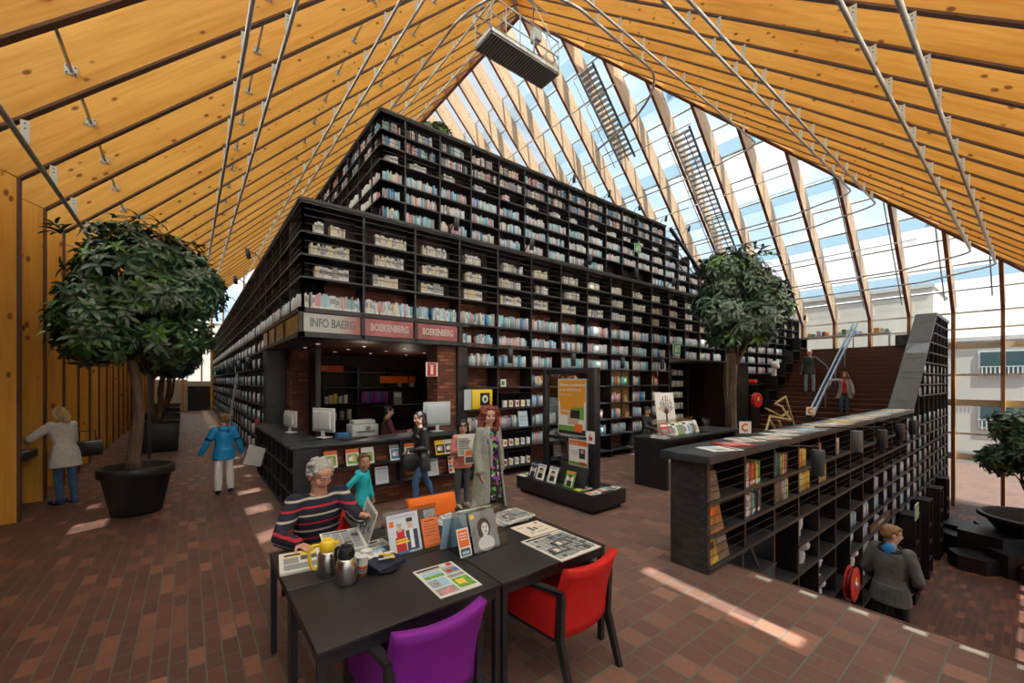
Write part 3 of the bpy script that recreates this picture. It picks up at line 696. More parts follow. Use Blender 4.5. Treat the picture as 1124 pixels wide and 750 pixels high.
# ---- sign band
T = thing('sign_band', 'black fascia with three lettered panels over the information desk opening', 'sign', (TX, TY, 2.74))
mb = MB(SHELFT).box(-.05, 3.0, -.06, .03, -.02, .05); mb.box(-.05, 3.0, -.06, .03, .36, .43); mb.box(-.05, .03, -.06, 3.9, -.02, .05); mb.box(-.05, .03, -.06, 3.9, .36, .43)
for x in (-.05, .89, 1.84, 2.76): mb.box(x, x+.055, -.06, .03, .0, .4)
for y in (1.25, 2.2, 3.1): mb.box(-.05, .03, y, y+.05, 0, .4)
mb.box(.0, 2.9, .03, .06, .0, .4); mb.box(.03, .06, 0, 3.9, 0, .4)
obj('fascia', mb, T)
def grad_mat(name, c0, c1, lo, hi):
    m, nt, b, out = base_mat(name); tc = nd(nt, 'ShaderNodeTexCoord'); sp = nd(nt, 'ShaderNodeSeparateXYZ'); nt.links.new(tc.outputs['Object'], sp.inputs[0])
    n = nd(nt, 'ShaderNodeTexNoise', Scale=1.6, Detail=3.0); nt.links.new(tc.outputs['Object'], n.inputs['Vector'])
    ad = nd(nt, 'ShaderNodeMath', operation='MULTIPLY_ADD'); ad.inputs[1].default_value = .5; nt.links.new(n.outputs['Fac'], ad.inputs[0]); nt.links.new(sp.outputs[0], ad.inputs[2])
    mr = nd(nt, 'ShaderNodeMapRange'); mr.inputs[1].default_value = lo+.25; mr.inputs[2].default_value = hi+.25; nt.links.new(ad.outputs[0], mr.inputs[0])
    mx = mix_rgb(nt); nt.links.new(mr.outputs[0], mx.inputs[0]); mx.inputs[6].default_value = rgb(c0); mx.inputs[7].default_value = rgb(c1)
    nt.links.new(mx.outputs[2], b.inputs['Base Color']); b.inputs['Roughness'].default_value = .35; return m
SG = grad_mat('grey_to_red_print', (.50, .53, .54), (.42, .13, .14), .52, .85)
SG2 = mat('muted_red_print', (.40, .12, .13), .35, var=.35, scale=2.5)
for i, (x0, x1, txt, m, c, cn) in enumerate(((.02, .88, 'INFO BAERG', SG, (.16, .20, .20), 'grey and red lettered panel'), (.96, 1.82, 'BOEKENBERG', SG2, (.55, .50, .47), 'red lettered panel'), (1.91, 2.74, 'BOEKENBERG', SG2, (.60, .54, .50), 'dark red lettered panel'))):
    mb = MB(m).box(x0, x1, -.035, -.025, .06, .35); p = obj('panel', mb, T, label=cn)
    tm = text_mesh(txt, .19 if i == 0 else .165, mat('letters_%d' % i, c, .5), .002, bold=.005); q = obj('lettering', tm, p); wx = q.dimensions.x or 1; q.scale = ((.68 if i < 2 else .64)/wx, 1, 1); q.location = ((x0+x1)/2, -.039, .2); q.rotation_euler = (PI/2, 0, 0)
for i, (y0, y1) in enumerate(((.05, 1.22), (1.3, 2.17), (2.25, 3.07), (3.15, 3.85))):
    mb = MB(mat('amber_image_panel', (.16, .085, .02), .3, var=.95, scale=9)).box(-.03, -.02, y0, y1, .06, .35); obj('panel', mb, T, label='dark amber picture panel')
# ---- information desk
T = thing('information_desk', 'black L-shaped information desk with brick front and open shelves', 'desk', (1.20, 6.76, 0))
ww = .55
mb = MB(SLAB).rbox(-.04, 3.0, -.12, .46, 1.03, 1.08, .008); mb.rbox(-.04, .5, .4, 3.9, 1.03, 1.08, .008); obj('worktop', mb, T)
mb = MB(BRICKX).box(.42, 2.92, .06, .3, 0, 1.03); obj('brick_front', mb, T)
for z in (.34, .70):
    mb = MB(BLACK).box(.4, 2.95, -.12, .08, z-.035, z); obj('front_shelf', mb, T)
for x in (.36, 1.62, 2.9):
    mb = MB(BLACK).box(x, x+.05, -.12, .3, .0 if x != 1.62 else .34, 1.03); obj('divider', mb, T)
for z in (.05, .36, .70):
    mb = MB(BLACK).box(0, .36, -.1, 3.85, z-.03, z); obj('side_shelf', mb, T)
for k in range(9):
    y = -.12+.49*k; mb = MB(BLACK).box(0, .38, y, y+.035, 0, 1.03); obj('divider', mb, T)
mb = MB(BLACK).box(.36, .40, -.1, 3.85, 0, 1.03); obj('back_panel', mb, T)
# downlights
k = 0
LAMP = bpy.data.materials.new('lamp_glow'); LAMP.use_nodes = True
bn = LAMP.node_tree.nodes['Principled BSDF']; bn.inputs['Emission Color'].default_value = (1, .86, .65, 1); bn.inputs['Emission Strength'].default_value = 2.5
for x in (2.0, 2.9, 3.8, 4.8):
    for y in (7.6, 8.7, 9.8, 10.9):
        mb = MB(STEEL).lathe([(.06, 0), (.06, -.006), (.042, -.006), (.04, .0)], n=16); mb.use(LAMP).lathe([(.0001, -.002), (.04, -.002)], n=16)
        single('downlight', mb, f'recessed downlight over the desk, {ordinal(round((x-2)/.9))} from aisle, {ordinal(round((y-7.6)/1.1))} row back', 'light', (x, y, 2.755), 0, 'recessed downlights over the information desk'); k += 1
for x, y in ((2.9, 8.7), (4.6, 10.4), (14.0, 8.8)):
    ld = bpy.data.lights.new('down', 'POINT'); ld.energy = 5 if x < 10 else 14; ld.color = (1, .82, .6); ld.shadow_soft_size = .08
    lo = bpy.data.objects.new('down_light', ld); COL.objects.link(lo); lo.location = (x, y, 2.1)

# ---------------------------------------------------------------- grand stairs
SX0, SX1, SY0, SY1 = 17.2, 22.5, 2.62, 6.98
mb = MB(BROWNWOOD)
NS = 20; run_ = (SX1-SX0)/NS; ri = 3.45/NS
T = thing('wooden_stairs', 'broad dark brown wooden stairs rising towards the glass wall', 'stairs', (SX0, SY0, 0))
for k in range(NS):
    mb = MB(BROWNWOOD).box(k*run_, (SX1-SX0), 0, SY1-SY0, k*ri, (k+1)*ri-.035); mb.use(mat('stair_nosing', (.12, .048, .03), .45, var=.2, scale=5)).box(k*run_-.025, (k+1)*run_+.02, 0, SY1-SY0, (k+1)*ri-.035, (k+1)*ri)
    obj('step', mb, T)
mb = MB(BROWNWOOD).box(SX1, 25.0, SY0, 12, 3.25, 3.45); mb.box(24.9, 25.0, SY0, 12, 0, 3.3); struct('landing', mb, 'wooden landing at the top of the stairs')
mb = MB(BLACK).box(22.0, 23.2, 2.66, 3.5, 3.45, 3.84); single('bench', mb, 'low dark block at the top right of the wooden stairs', 'bench')
# stepped shelving left of stairs
T = thing('stepped_shelving', 'black stepped shelf cubes climbing beside the wooden stairs', 'bookshelf', (17.3, 6.62, 0))
for k in range(6):
    x = .88*k; h = 1.1+.57*k; b_ = .57*k
    mb = MB(BLACK).box(x, x+.03, 0, .36, max(0, b_-.3), h); mb.box(x, x+.9, 0, .36, h-.03, h)
    z = h-.45
    while z > b_: mb.box(x, x+.88, 0, .36, z, z+.03); z -= .42
    mb.box(x, x+.88, .33, .36, max(0, b_-.2), h); mb.box(x+.85, x+.88, 0, .36, b_, h)
    obj('cube_column', mb, T)
# handrail
T = thing('handrail', 'grey-blue double steel handrail in the middle of the wooden stairs', 'railing', (17.2, 4.87, 0))
HR = mat('blue_grey_metal', (.33, .42, .48), .35, .6)
def sp_(s, z): return (s, 0, .65*s+z)
for dy in (-.07, .07):
    mb = MB(HR).prism([(-.25, dy-.025, .78), (-.25, dy-.025, .90), (5.4, dy-.025, .65*5.4+1.02), (5.4, dy-.025, .65*5.4+.9)], (0, .05, 0)); obj('rail', mb, T)
for k in range(5):
    x = .1+1.25*k; mb = MB(HR).tube([(x, 0, .65*x), (x, 0, .65*x+.95)], .02, 8); mb.box(x-.03, x+.03, -.07, .07, .65*x+.86, .65*x+.9); obj('post', mb, T)
# ---------------------------------------------------------------- long bookcase at the floor edge
BX0, BY = 4.31, 2.14
UB = [BX0]+[5.18+.885*k for k in range(0, 21)]
LB = [.07, .40, .755]; low = [.07-.41*k for k in range(1, 9)]
SKIP = {(2, 1), (3, 3), (5, 3), (6, 4)}
LBall = sorted(low+LB); hi_ = [1.60+.34*k for k in range(0, 8)]
T = thing('long_bookcase', 'long black bookcase along the floor edge with open cells and a slab top', 'bookshelf', (BX0, BY, 0))
def B(mb, x0, x1, y0, y1, z0, z1): mb.box(x0-BX0, x1-BX0, y0-BY, y1-BY, z0, z1)
PX0, PX1 = 15.5, 19.77
def topB(x): return 1.2 if x < PX0 else min(4.26, 1.26+(x-PX0)*.717)
mb = MB(WORN); B(mb, BX0-.03, BX0+.03, BY, 2.56, 0, 1.16)
for k in range(9): mb.use(ALU).lathe([(.0001, .0), (.006, 0)], n=6, c=(0, 0, 0)) if 0 else None
obj('end_panel', mb, T, label='scuffed black end panel')
mb = MB(mat('rivet_grey', (.3, .3, .32), .4, .7))
for k in range(9):
    z = .12+.115*k; B(mb, BX0-.034, BX0-.03, BY+.05, BY+.06, z, z+.01)
obj('screw_row', mb, T)
for i, x in enumerate(UB[1:] ):
    lo = -3.3 if (x > 6.0) else (-.61 if x > 5.5 else 0)
    mb = MB(BLACK); B(mb, x-.022, x+.022, BY, 2.5, lo, topB(x)); obj('upright', mb, T)
EX = UB[-1]+.0
def lvl(z):
    x0 = BX0 if z > 0 else (5.18 if z > -.5 else 6.065)
    if z > 1.2: x0 = next((u for u in UB if u > PX0 and topB(u) >= z), None)
    return x0
for z in LBall+hi_:
    x0 = lvl(z)
    if x0 is None: continue
    mb = MB(SHELFT); kk = [k for k in range(len(low)) if abs(low[k]-z) < .01]; skips = [UB[c] for c, l in SKIP if kk and kk[0]+1 == l]; segs = []; a = x0-.02
    for u in sorted(skips): B(mb, a, u+.02, BY-.015, 2.5, z-.035, z); a = u+.885-.02
    B(mb, a, EX+.02, BY-.015, 2.5, z-.035, z); obj('shelf', mb, T)
mb = MB(DARKWALL); B(mb, BX0+.03, EX, 2.5, 2.53, 0, 1.2); B(mb, 6.0, EX, 2.5, 2.53, -3.3, 0); mb.prism([(PX0-BX0, 2.5-BY, 1.0), (PX1-BX0, 2.5-BY, 4.2), (EX-BX0, 2.5-BY, 4.2), (EX-BX0, 2.5-BY, 1.0)], (0, .03, 0)); obj('back_panel', mb, T)
mb = MB(SLAB); mb.rbox(-.1, PX0-BX0, -.06, .5, 1.17, 1.262, .01)
obj('slab_top', mb, T, label='blue-black slab top')
mb = MB(SLAB); s_ = .717
for k in range(3):
    xa = PX0+(PX1-PX0)*k/3+.006; xb = PX0+(PX1-PX0)*(k+1)/3-.006
    za, zb_ = 1.25+(xa-PX0)*s_, 1.25+(xb-PX0)*s_
    mb.prism([(xa-BX0, -.04, za-.08), (xb-BX0, -.04, zb_-.08), (xb-BX0, -.04, zb_+.02), (xa-BX0, -.04, za+.02)], (0, .52, 0))
mb.box(PX1-BX0-.02, EX-BX0+.05, -.04, .48, 4.22, 4.32); obj('sloping_top', mb, T, label='sloping blue-grey slab rising beside the stairs')
mb = MB(STEEL)
for k in range(12):
    x0, x1 = UB[k], UB[k+1]
    for z0 in (.07, .40, .755):
        if z0 == .07 and k > 0: pass
        for dz in (.09, .19, .29) + ((.39,) if z0 == .755 else ()):
            B(mb, x0+.02, x1-.02, BY+.005, BY+.01, z0+dz, z0+dz+.006)
mb.ms[0] = BLACK
obj('wire_rail', mb, T)
mb = MB(BLACK); B(mb, 5.2, 5.215, BY+.03, BY+.04, -.35, .0)
mb.prism([(5.42-BX0, .05, .02), (5.47-BX0, .05, .02), (5.95-BX0, .05, -.62), (5.90-BX0, .05, -.62)], (0, .02, 0)); obj('brace', mb, T)
# lower level projecting modules beyond
for i, (x0, x1, y0, z1) in enumerate(((11.3, 12.0, 1.75, -1.55), (13.6, 14.2, 1.8, -1.2), (15.6, 16.2, 1.8, -1.2), (17.6, 18.2, 1.8, -1.2), (19.6, 20.2, 1.85, -1.2))):
    mb = MB(BLACK)
    for z in (-3.25, -2.8, -2.35, -1.9): 
        if z < z1-.1: mb.box(x0, x1, y0, 2.1, z, z+.03)
    mb.box(x0, x0+.03, y0, 2.1, -3.3, z1); mb.box(x1-.03, x1, y0, 2.1, -3.3, z1); mb.box(x0, x1, y0, 2.1, z1-.03, z1); mb.box(x0, x1, 2.08, 2.11, -3.3, z1)
    single('shelf_module', mb, f'black shelf module projecting into the lower level, {ordinal(i)} from the near end', 'bookshelf', group='shelf modules on the lower level')
# ---------------------------------------------------------------- far end of the aisle
mb = MB(mat('white_parapet', (.62, .64, .64), .6)).box(XL, TX, 36.0, 36.1, .0, 2.0); mb.box(XL-.5, 0.0, 36.0, 36.1, 2.0, 2.1); struct('wall_far', mb, 'pale low wall closing the far end of the aisle')
mb = MB(BLACK).box(.0, 1.25, 35.5, 35.9, 0, 1.6); mb.use(SHELFT).box(-.02, 1.27, 35.46, 35.9, 1.6, 1.66); mb.box(.02, 1.23, 35.46, 35.5, .7, .74)
single('cabinet', mb, 'black cabinet closing the far end of the aisle', 'cabinet')
for i, x in enumerate((-.25, 1.3)):
    mb = MB(WOODZ).box(x-.06, x+.06, 35.0, 35.3, 0, zl(x)); struct('timber_post', mb, f'orange timber post at the far end of the aisle, {ordinal(i)}')
# ---------------------------------------------------------------- outside buildings
def building(label, x, y0, y1, z1, m, wins, depth=8):
    T = thing('building', label, 'building', (x, y0, -3.35))
    mb = MB(m).box(0, depth, 0, y1-y0, 0, z1+3.35); obj('wall', mb, T)
    mb = MB(mat('roof_edge', (.5, .5, .48), .7)).box(-.15, depth, -.1, y1-y0+.1, z1+3.35, z1+3.6); obj('roof_edge', mb, T)
    for wy, wz, ww_, wh in wins:
        mb = MB(mat('window_frame_white', (.60, .62, .62), .5)).box(-.1, .0, wy-y0, wy-y0+ww_, wz+3.35, wz+3.35+wh); 
        w_ = obj('window', mb, T); mb = MB(mat('dark_pane', (.05, .10, .11), .1)).box(-.13, -.1, wy-y0+.1, wy-y0+ww_/2-.05, wz+3.45, wz+3.25+wh).box(-.13, -.1, wy-y0+ww_/2+.05, wy-y0+ww_-.1, wz+3.45, wz+3.25+wh); obj('pane', mb, w_)
        mb = MB(OFFW)
        for k in range(int(ww_/.18)): mb.box(-.35, -.33, wy-y0+.18*k, wy-y0+.18*k+.06, wz+3.3, wz+3.9)
        mb.box(-.36, -.32, wy-y0, wy-y0+ww_, wz+3.9, wz+3.95); obj('balcony_rail', mb, T)
    return T
CRM = mat('cream_render', (.50, .49, .43), .8, var=.05, scale=1, stretch=(1, 3, .3))
CRM2 = mat('pale_render', (.48, .48, .44), .8)
building('pale apartment block with balcony windows outside the right glass wall', 40, -30, 4.3, 4.6, CRM2, [(.2, 2.35, 2.2, 1.6), (.2, -1.0, 2.2, 1.6), (-6, 2.35, 2.2, 1.6), (-6, -1.0, 2.2, 1.6), (-12, 2.35, 2.2, 1.6)])
building('tall cream windowless block outside behind the wooden stairs', 46, 5.1, 40, 9.4, CRM, [])
building('white block seen beyond the far end of the aisle', -14, 62, 75, 9, CRM2, [], 34)
# ---------------------------------------------------------------- trees and planters
LEAF = mat('glossy_dark_leaf', (.028, .085, .030), .32, .0, .6, var=.5, scale=3)
LEAF2 = mat('grey_green_leaf', (.085, .145, .10), .35, .0, .6, var=.4, scale=3)
LEAF3 = mat('fresh_green_leaf', (.09, .22, .03), .35, .0, .5, var=.3, scale=4)
BARK = mat('grey_brown_bark', (.13, .085, .055), .85, var=.5, scale=6, stretch=(3, 3, .5), bump=.8, bscale=25)
def leaf_shape(L, W):
    # folded oblong leaflet along +x, slightly drooping
    pts = []; N = 5
    prof = [(.0, .08), (.25, .75), (.55, 1.0), (.82, .7), (1.0, .05)]
    vs = []
    for t, w_ in prof:
        z = .10*math.sin(t*PI)*L-.28*L*t*t
        vs += [(t*L, -w_*W/2, z+.12*w_*W), (t*L, 0, z), (t*L, w_*W/2, z+.12*w_*W)]
    fs = []
    for i in range(len(prof)-1):
        a = i*3; fs += [(a, a+3, a+4, a+1), (a+1, a+4, a+5, a+2)]
    return np.array(vs), fs
def foliage_mesh(name, centers, dirs, m, L=.14, W=.05, nleaf=8, mix=None):
    """rosettes of leaflets at centers pointing along dirs; mats chosen per rosette"""
    base, fs = leaf_shape(1, W/L); nb = len(base); allv = []; allf = []; mi = []
    for ci, (c, d) in enumerate(zip(centers, dirs)):
        d = V(d).normalized(); q = V((0, 0, 1)).rotation_difference(d).to_matrix(); sz = L*random.uniform(.7, 1.25); k = nleaf+random.randint(-2, 1)
        mm = random.choices(range(len(m)), mix)[0] if mix else 0
        ph = random.random()*6.28
        for j in range(k):
            a = ph+2*PI*j/k+random.uniform(-.2, .2); tilt = random.uniform(-.1, .75)
            M = q @ Matrix.Rotation(a, 3, 'Z') @ Matrix.Rotation(-tilt, 3, 'Y')
            A = np.array(M); off = len(allv)*nb
            v_ = base*sz*random.uniform(.8, 1.1); v_ = v_ @ A.T + np.array(c)
            allv.append(v_); allf += [tuple(i+off for i in f) for f in fs]; mi += [mm]*len(fs)
    me = bpy.data.meshes.new(name); me.from_pydata(np.concatenate(allv).tolist(), [], allf)
    for x in m: me.materials.append(x)
    me.polygons.foreach_set('material_index', mi); me.polygons.foreach_set('use_smooth', [True]*len(allf)); me.update(); return me
def crown(cx, cz, rx, rz_, n, lumps=9, seed=1, flat=.75):
    rnd = random.Random(seed); C, Dn = [], []
    L_ = [(V((0, 0, cz)), 1.0)]
    bl = []
    for i in range(lumps):
        a = rnd.random()*6.28; zz = -.85+1.7*(i+.5)/lumps; r_ = rnd.uniform(.55, .92)*rx*.80*math.sqrt(1-zz*zz*.95); z = cz+zz*rz_*.62
        bl.append((V((cx+r_*math.cos(a), r_*math.sin(a), z)), rnd.uniform(.26, .42)*rx))
    bl.append((V((cx, 0, cz+.2*rz_)), .66*rx)); bl.append((V((cx, 0, cz-.22*rz_)), .60*rx)); bl.append((V((cx+.05*rx, 0, cz+.42*rz_)), .56*rx))
    for i in range(26):
        a = rnd.random()*6.28; q = rnd.uniform(.1, .75)*rx; p = (cx+q*math.cos(a), q*math.sin(a), cz+rz_*(.40+.34*math.sqrt(max(0, 1-(q/rx)**2)))*rnd.uniform(.8, 1.12)); C.append(p); Dn.append((math.cos(a)*.3, math.sin(a)*.3, 1))
    while len(C) < n:
        b, r_ = rnd.choice(bl); u = V((rnd.gauss(0, 1), rnd.gauss(0, 1), rnd.gauss(0, 1))).normalized()
        rr = r_*rnd.uniform(.72, 1.0); p = b+V((u.x*rr, u.y*rr, u.z*rr*flat))
        if any((p-b2).length < r2*.6 for b2, r2 in bl): continue
        C.append(tuple(p)); Dn.append(tuple((u+V((0, 0, .45))).normalized()))
    return C, Dn, bl
def tree(name, label, loc, h, trunk, crownp, mats, mix, seed, L=.15, W=.055, tr=.075, group=None, nleaf=8, roots=0, stems=1):
    T = thing(name, label, 'tree', loc, 0, group); rnd = random.Random(seed)
    cx, cz, rx, rz_, n, lumps = crownp
    C, Dn, bl = crown(cx, cz, rx, rz_, n, lumps, seed)
    mb = MB(BARK)
    for s in range(stems):
        ph = s*2.1+seed; e = rx*.0 if stems == 1 else .25
        pts = [(math.cos(ph)*e*t_*1.0+(.05*math.sin(5*t_+ph)) if True else 0, math.sin(ph)*e*t_+.04*math.cos(4*t_+ph), t_*trunk) for t_ in [k/8 for k in range(9)]]
        pts = [(p[0]+cx*(i/8), p[1], p[2]) for i, p in enumerate(pts)]
        mb.tube(pts, [tr*(1.25-.5*i/8) if i else tr*1.5 for i in range(9)], 10)
    top = V(pts[-1])
    for b, r_ in bl:
        st = V(pts[7]); mid = st.lerp(b, .45); mid.z = max(mid.z, st.z+.22)
        mb.tube([st, V((st.x*.7+mid.x*.3, st.y*.7+mid.y*.3, st.z+.12)), mid, b], [tr*.5, tr*.42, tr*.28, tr*.1], 7)
    for r_ in range(roots):
        a = rnd.random()*6.28; q = .09+rnd.random()*.12; x, y = q*math.cos(a), q*math.sin(a)
        mb.tube([(x*.8, y*.8, trunk*1.02), (x*1.1, y*1.1, trunk*.66), (x*.7, y*.7, trunk*.33), (x*.9, y*.9, trunk*rnd.uniform(0, .25))], .007, 5)
    obj('trunk', mb, T)
    obj('foliage', foliage_mesh('foliage', C, Dn, mats, L, W, nleaf, mix), T)
    return T
def round_pot(label, loc, r, h, rim=.14, m=None):
    T = thing('plant_pot', label, 'pot', loc); m = m or mat('matt_charcoal_pot', (.022, .024, .027), .55, var=.15, scale=4)
    mb = MB(m).lathe([(.0001, 0), (r*.62, 0), (r*.66, .01), (r*.9, h-rim), (r*.905, h-rim), (r*1.0, h-rim+.01), (r*1.0, h-.01), (r*.985, h), (r*.90, h), (r*.89, h-.1), (.001, h-.1)], n=48); obj('pot', mb, T)
    mb = MB(SOIL).lathe([(.0001, .012), (r*.5, .02), (r*.885, .0)], c=(0, 0, h-.095), n=32); obj('soil', mb, T); return T
PT = (-.62, 8.65, 0)
round_pot('big round charcoal plant pot with a thick rim in the left aisle', PT, .46, .72)
tree('potted_tree', 'umbrella-leaved tree with one twisted trunk in the round charcoal pot', (PT[0], PT[1], .64), 4.5, 1.9, (-.06, 2.72, 1.17, 1.42, 1350, 20), [LEAF, LEAF2, LEAF3], (6, 3, 1.3), 5, L=.19, W=.055, tr=.075)
# round planter and tree at the right
P2 = (11.0, 4.9, 0)
round_pot('low black round planter under the tree by the stairs', P2, .95, .70, .09, BLACK)
tree('potted_tree', 'grey-green umbrella tree with hanging air roots in front of the wooden stairs', (P2[0], P2[1], .6), 5, 2.1, (.35, 3.50, 1.32, 1.75, 1250, 20), [LEAF2, LEAF, LEAF3], (8, 2, .6), 9, L=.24, W=.07, tr=.085, roots=22)
# aisle planters
for i, (y, x) in enumerate(((15.9, -.72), (19.6, -.75), (23.4, -.78), (27.2, -.8))):
    mb = MB(BLACK).rbox(-.5, .5, -.45, .45, 0, .86, .015); mb.use(RUBBER).box(-.52, .52, -.47, .47, .80, .87); mb.use(SOIL).box(-.46, .46, -.41, .41, .87, .875)
    single('square_planter', mb, f'square black planter box in the left aisle, {ordinal(i)} behind the round pot', 'planter', (x, y, 0), 0, 'square planters in the left aisle')
    tree('potted_tree', f'leafy tree in the {ordinal(i)} square planter of the left aisle', (x, y, .87), 4, 1.35, (.1, 2.0, 1.05, .8, 520, 9), [LEAF, LEAF2], (6, 2), 20+i, L=.17, W=.06, tr=.055, group='trees in square planters', stems=2)
mb = MB(SLAB).box(-.035, .035, -.035, .035, 0, 2.2); single('sign_post', mb, 'slim dark upright post behind the round charcoal pot', 'post', (-.78, 14.2, 0))
# lower level planter
T = round_pot('black bowl planter on stepped black plinths on the lower level', (19.2, .05, -2.4), 1.15, .5, .1, BLACK)
T = thing('stepped_plinth', 'cluster of black angular seat blocks around the lower planter', 'bench', (19.2, .05, -3.3))
for k, (a, r_, h, w_) in enumerate(((2.2, 1.0, .90, .8), (2.9, 1.3, .62, .6), (3.35, 1.75, .42, .7), (3.9, 1.5, .62, .65), (1.7, 1.45, .62, .7), (1.3, 1.5, .75, .6), (4.5, 1.2, .8, .7), (2.55, 1.9, .40, .55), (0, .2, .88, 1.3), (5.4, 1.3, .7, .8))):
    c = V((r_*math.cos(a), r_*math.sin(a), 0)); n = 6 if k % 2 else 5
    mb = MB(BLACK).prism([(c.x+w_*math.cos(2*PI*j/n+a), c.y+w_*math.sin(2*PI*j/n+a), 0) for j in range(n)][::-1] , (0, 0, h)); obj('block', mb, T)
tree('potted_tree', 'dark umbrella tree with several thin trunks in the lower level planter', (19.2, .05, -2.0), 4, 1.15, (.0, 2.15, 1.25, 1.2, 620, 11), [LEAF, LEAF2], (6, 2), 33, L=.24, W=.085, tr=.05, stems=4)
# bush on the top terrace
C, Dn, bl = crown(0, .55, .8, .5, 420, 6, 77)
single('bush', foliage_mesh('bush', C, Dn, [LEAF3, LEAF2, LEAF], .15, .05, 7, (4, 3, 2)), 'leafy bush growing on top of the book mountain', 'plant', (6.3, 12.4, 8.1+1.3))
mb = MB(BLACK).rbox(-.7, .7, -.4, .4, 0, 1.35, .02); single('square_planter', mb, 'planter box on top of the book mountain holding the bush', 'planter', (6.3, 12.4, 8.1))

# ---------------------------------------------------------------- tables and chairs
TOPM = mat('matt_black_tabletop', (.018, .017, .018), .48, var=.2, scale=4)
def reading_table(loc, w_, d_, label):
    T = thing('reading_table', label, 'table', loc, 0, 'black reading tables pushed together')
    mb = MB(TOPM).rbox(.003, w_-.003, .003, d_-.003, .722, .745, .003); obj('tabletop', mb, T)
    mb = MB(BLACK).box(.02, w_-.02, .015, .035, .66, .722).box(.02, w_-.02, d_-.035, d_-.015, .66, .722).box(.015, .035, .02, d_-.02, .66, .722).box(w_-.035, w_-.015, .02, d_-.02, .66, .722); obj('apron', mb, T)
    for x in (.008, w_-.048):
        for y in (.008, d_-.048):
            mb = MB(BLACK).box(x, x+.04, y, y+.04, 0, .722); obj('leg', mb, T)
    return T
reading_table((.48, 2.11, 0), 1.095, .73, 'near left black reading table, closest to the purple chair')
reading_table((.48, 2.845, 0), 1.095, .73, 'far left black reading table where the seated man reads')
reading_table((1.58, 2.11, 0), 1.02, .73, 'near right black reading table beside the red chair')
reading_table((1.58, 2.845, 0), 1.02, .73, 'far right black reading table beside the orange chair')
def armchair(label, fab, loc, rz):
    """faces +y; back at -y"""
    T = thing('armchair', label, 'chair', loc, rz, 'upholstered armchairs around the reading tables')
    W, Dp = .27, .27
    mb = MB(fab).rbox(-W+.03, W-.03, -Dp+.03, Dp+.02, .33, .47, .035, 3); obj('seat', mb, T)
    # curved back
    bm = bmesh.new(); nx, nz = 12, 8
    def bp(u, v, off):
        x = (u-.5)*2*(W-.015)*(1+.03*v); y = -Dp-.0-.10*v*v-.05*(1-(2*u-1)**2)+off*1; z = .36+.47*v-.018*(1-(2*u-1)**2)*v+0.03*v*(2*u-1)**2*0
        return (x, y, z)
    g = [[[bm.verts.new(bp(i/nx, j/nz, o)) for j in range(nz+1)] for i in range(nx+1)] for o in (0.035, -.035)]
    for s_, G in enumerate(g):
        for i in range(nx):
            for j in range(nz):
                q = (G[i][j], G[i+1][j], G[i+1][j+1], G[i][j+1]); bm.faces.new(q if s_ else q[::-1])
    A, Bk = g
    for i in range(nx): bm.faces.new((A[i][nz], A[i+1][nz], Bk[i+1][nz], Bk[i][nz])[::-1]); bm.faces.new((A[i][0], A[i+1][0], Bk[i+1][0], Bk[i][0]))
    for j in range(nz): bm.faces.new((A[0][j], A[0][j+1], Bk[0][j+1], Bk[0][j])[::-1]); bm.faces.new((A[nx][j], A[nx][j+1], Bk[nx][j+1], Bk[nx][j]))
    ed = [e for e in bm.edges if len(e.link_faces) == 2 and e.calc_face_angle() > 1.0]
    bmesh.ops.recalc_face_normals(bm, faces=bm.faces[:]); bmesh.ops.bevel(bm, geom=ed, offset=.022, segments=3, profile=.5, affect='EDGES')
    mb = MB(fab).bm(bm, True); obj('backrest', mb, T)
    for s in (-1, 1):
        x = s*(W-.005)
        mb = MB(fab); mb.prism([(x-.014, -Dp+.0, .36), (x-.014, Dp, .36), (x-.014, Dp, .60), (x-.014, -Dp-.02, .665)], (.028, 0, 0)); obj('side_panel', mb, T)
        mb = MB(BLACK); mb.prism([(x-.026, -Dp-.07, .685), (x-.026, Dp+.02, .615), (x-.026, Dp+.02, .59), (x-.026, -Dp-.05, .655)], (.052, 0, 0)); obj('armrest', mb, T)
        mb = MB(BLACK); mb.prism([(x-.02, Dp-.02, 0), (x-.02, Dp+.012, 0), (x-.02, Dp+.03, .61), (x-.02, Dp-.015, .61)], (.04, 0, 0)); obj('leg', mb, T)
        mb = MB(BLACK); mb.prism([(x-.02, -Dp-.16, 0), (x-.02, -Dp-.125, 0), (x-.02, -Dp-.01, .36), (x-.02, -Dp-.03, .68), (x-.02, -Dp-.075, .68), (x-.02, -Dp-.06, .36)], (.04, 0, 0)); obj('leg', mb, T)
        mb = MB(BLACK).box(x-.012, x+.012, -Dp, Dp, .335, .362); obj('side_rail', mb, T)
    return T
REDF = mat('bright_red_wool', (.62, .008, .006), .75, var=.08, scale=90, bump=.15, bscale=300)
PURF = mat('purple_wool', (.24, .010, .33), .75, var=.08, scale=90, bump=.15, bscale=300)
ORAF = mat('orange_wool', (.85, .16, .008), .75, var=.06, scale=90, bump=.15, bscale=300)
armchair('bright red armchair with black arms at the right table corner', REDF, (2.13, 2.24, 0), R(5))
armchair('purple armchair tucked under the near edge of the tables', PURF, (1.02, 2.27, 0), R(2))
armchair('orange armchair on the far side of the tables', ORAF, (2.0, 3.58, 0), R(178))
armchair('red armchair under the seated man, mostly hidden by the table', REDF, (.99, 4.02, 0), R(181))

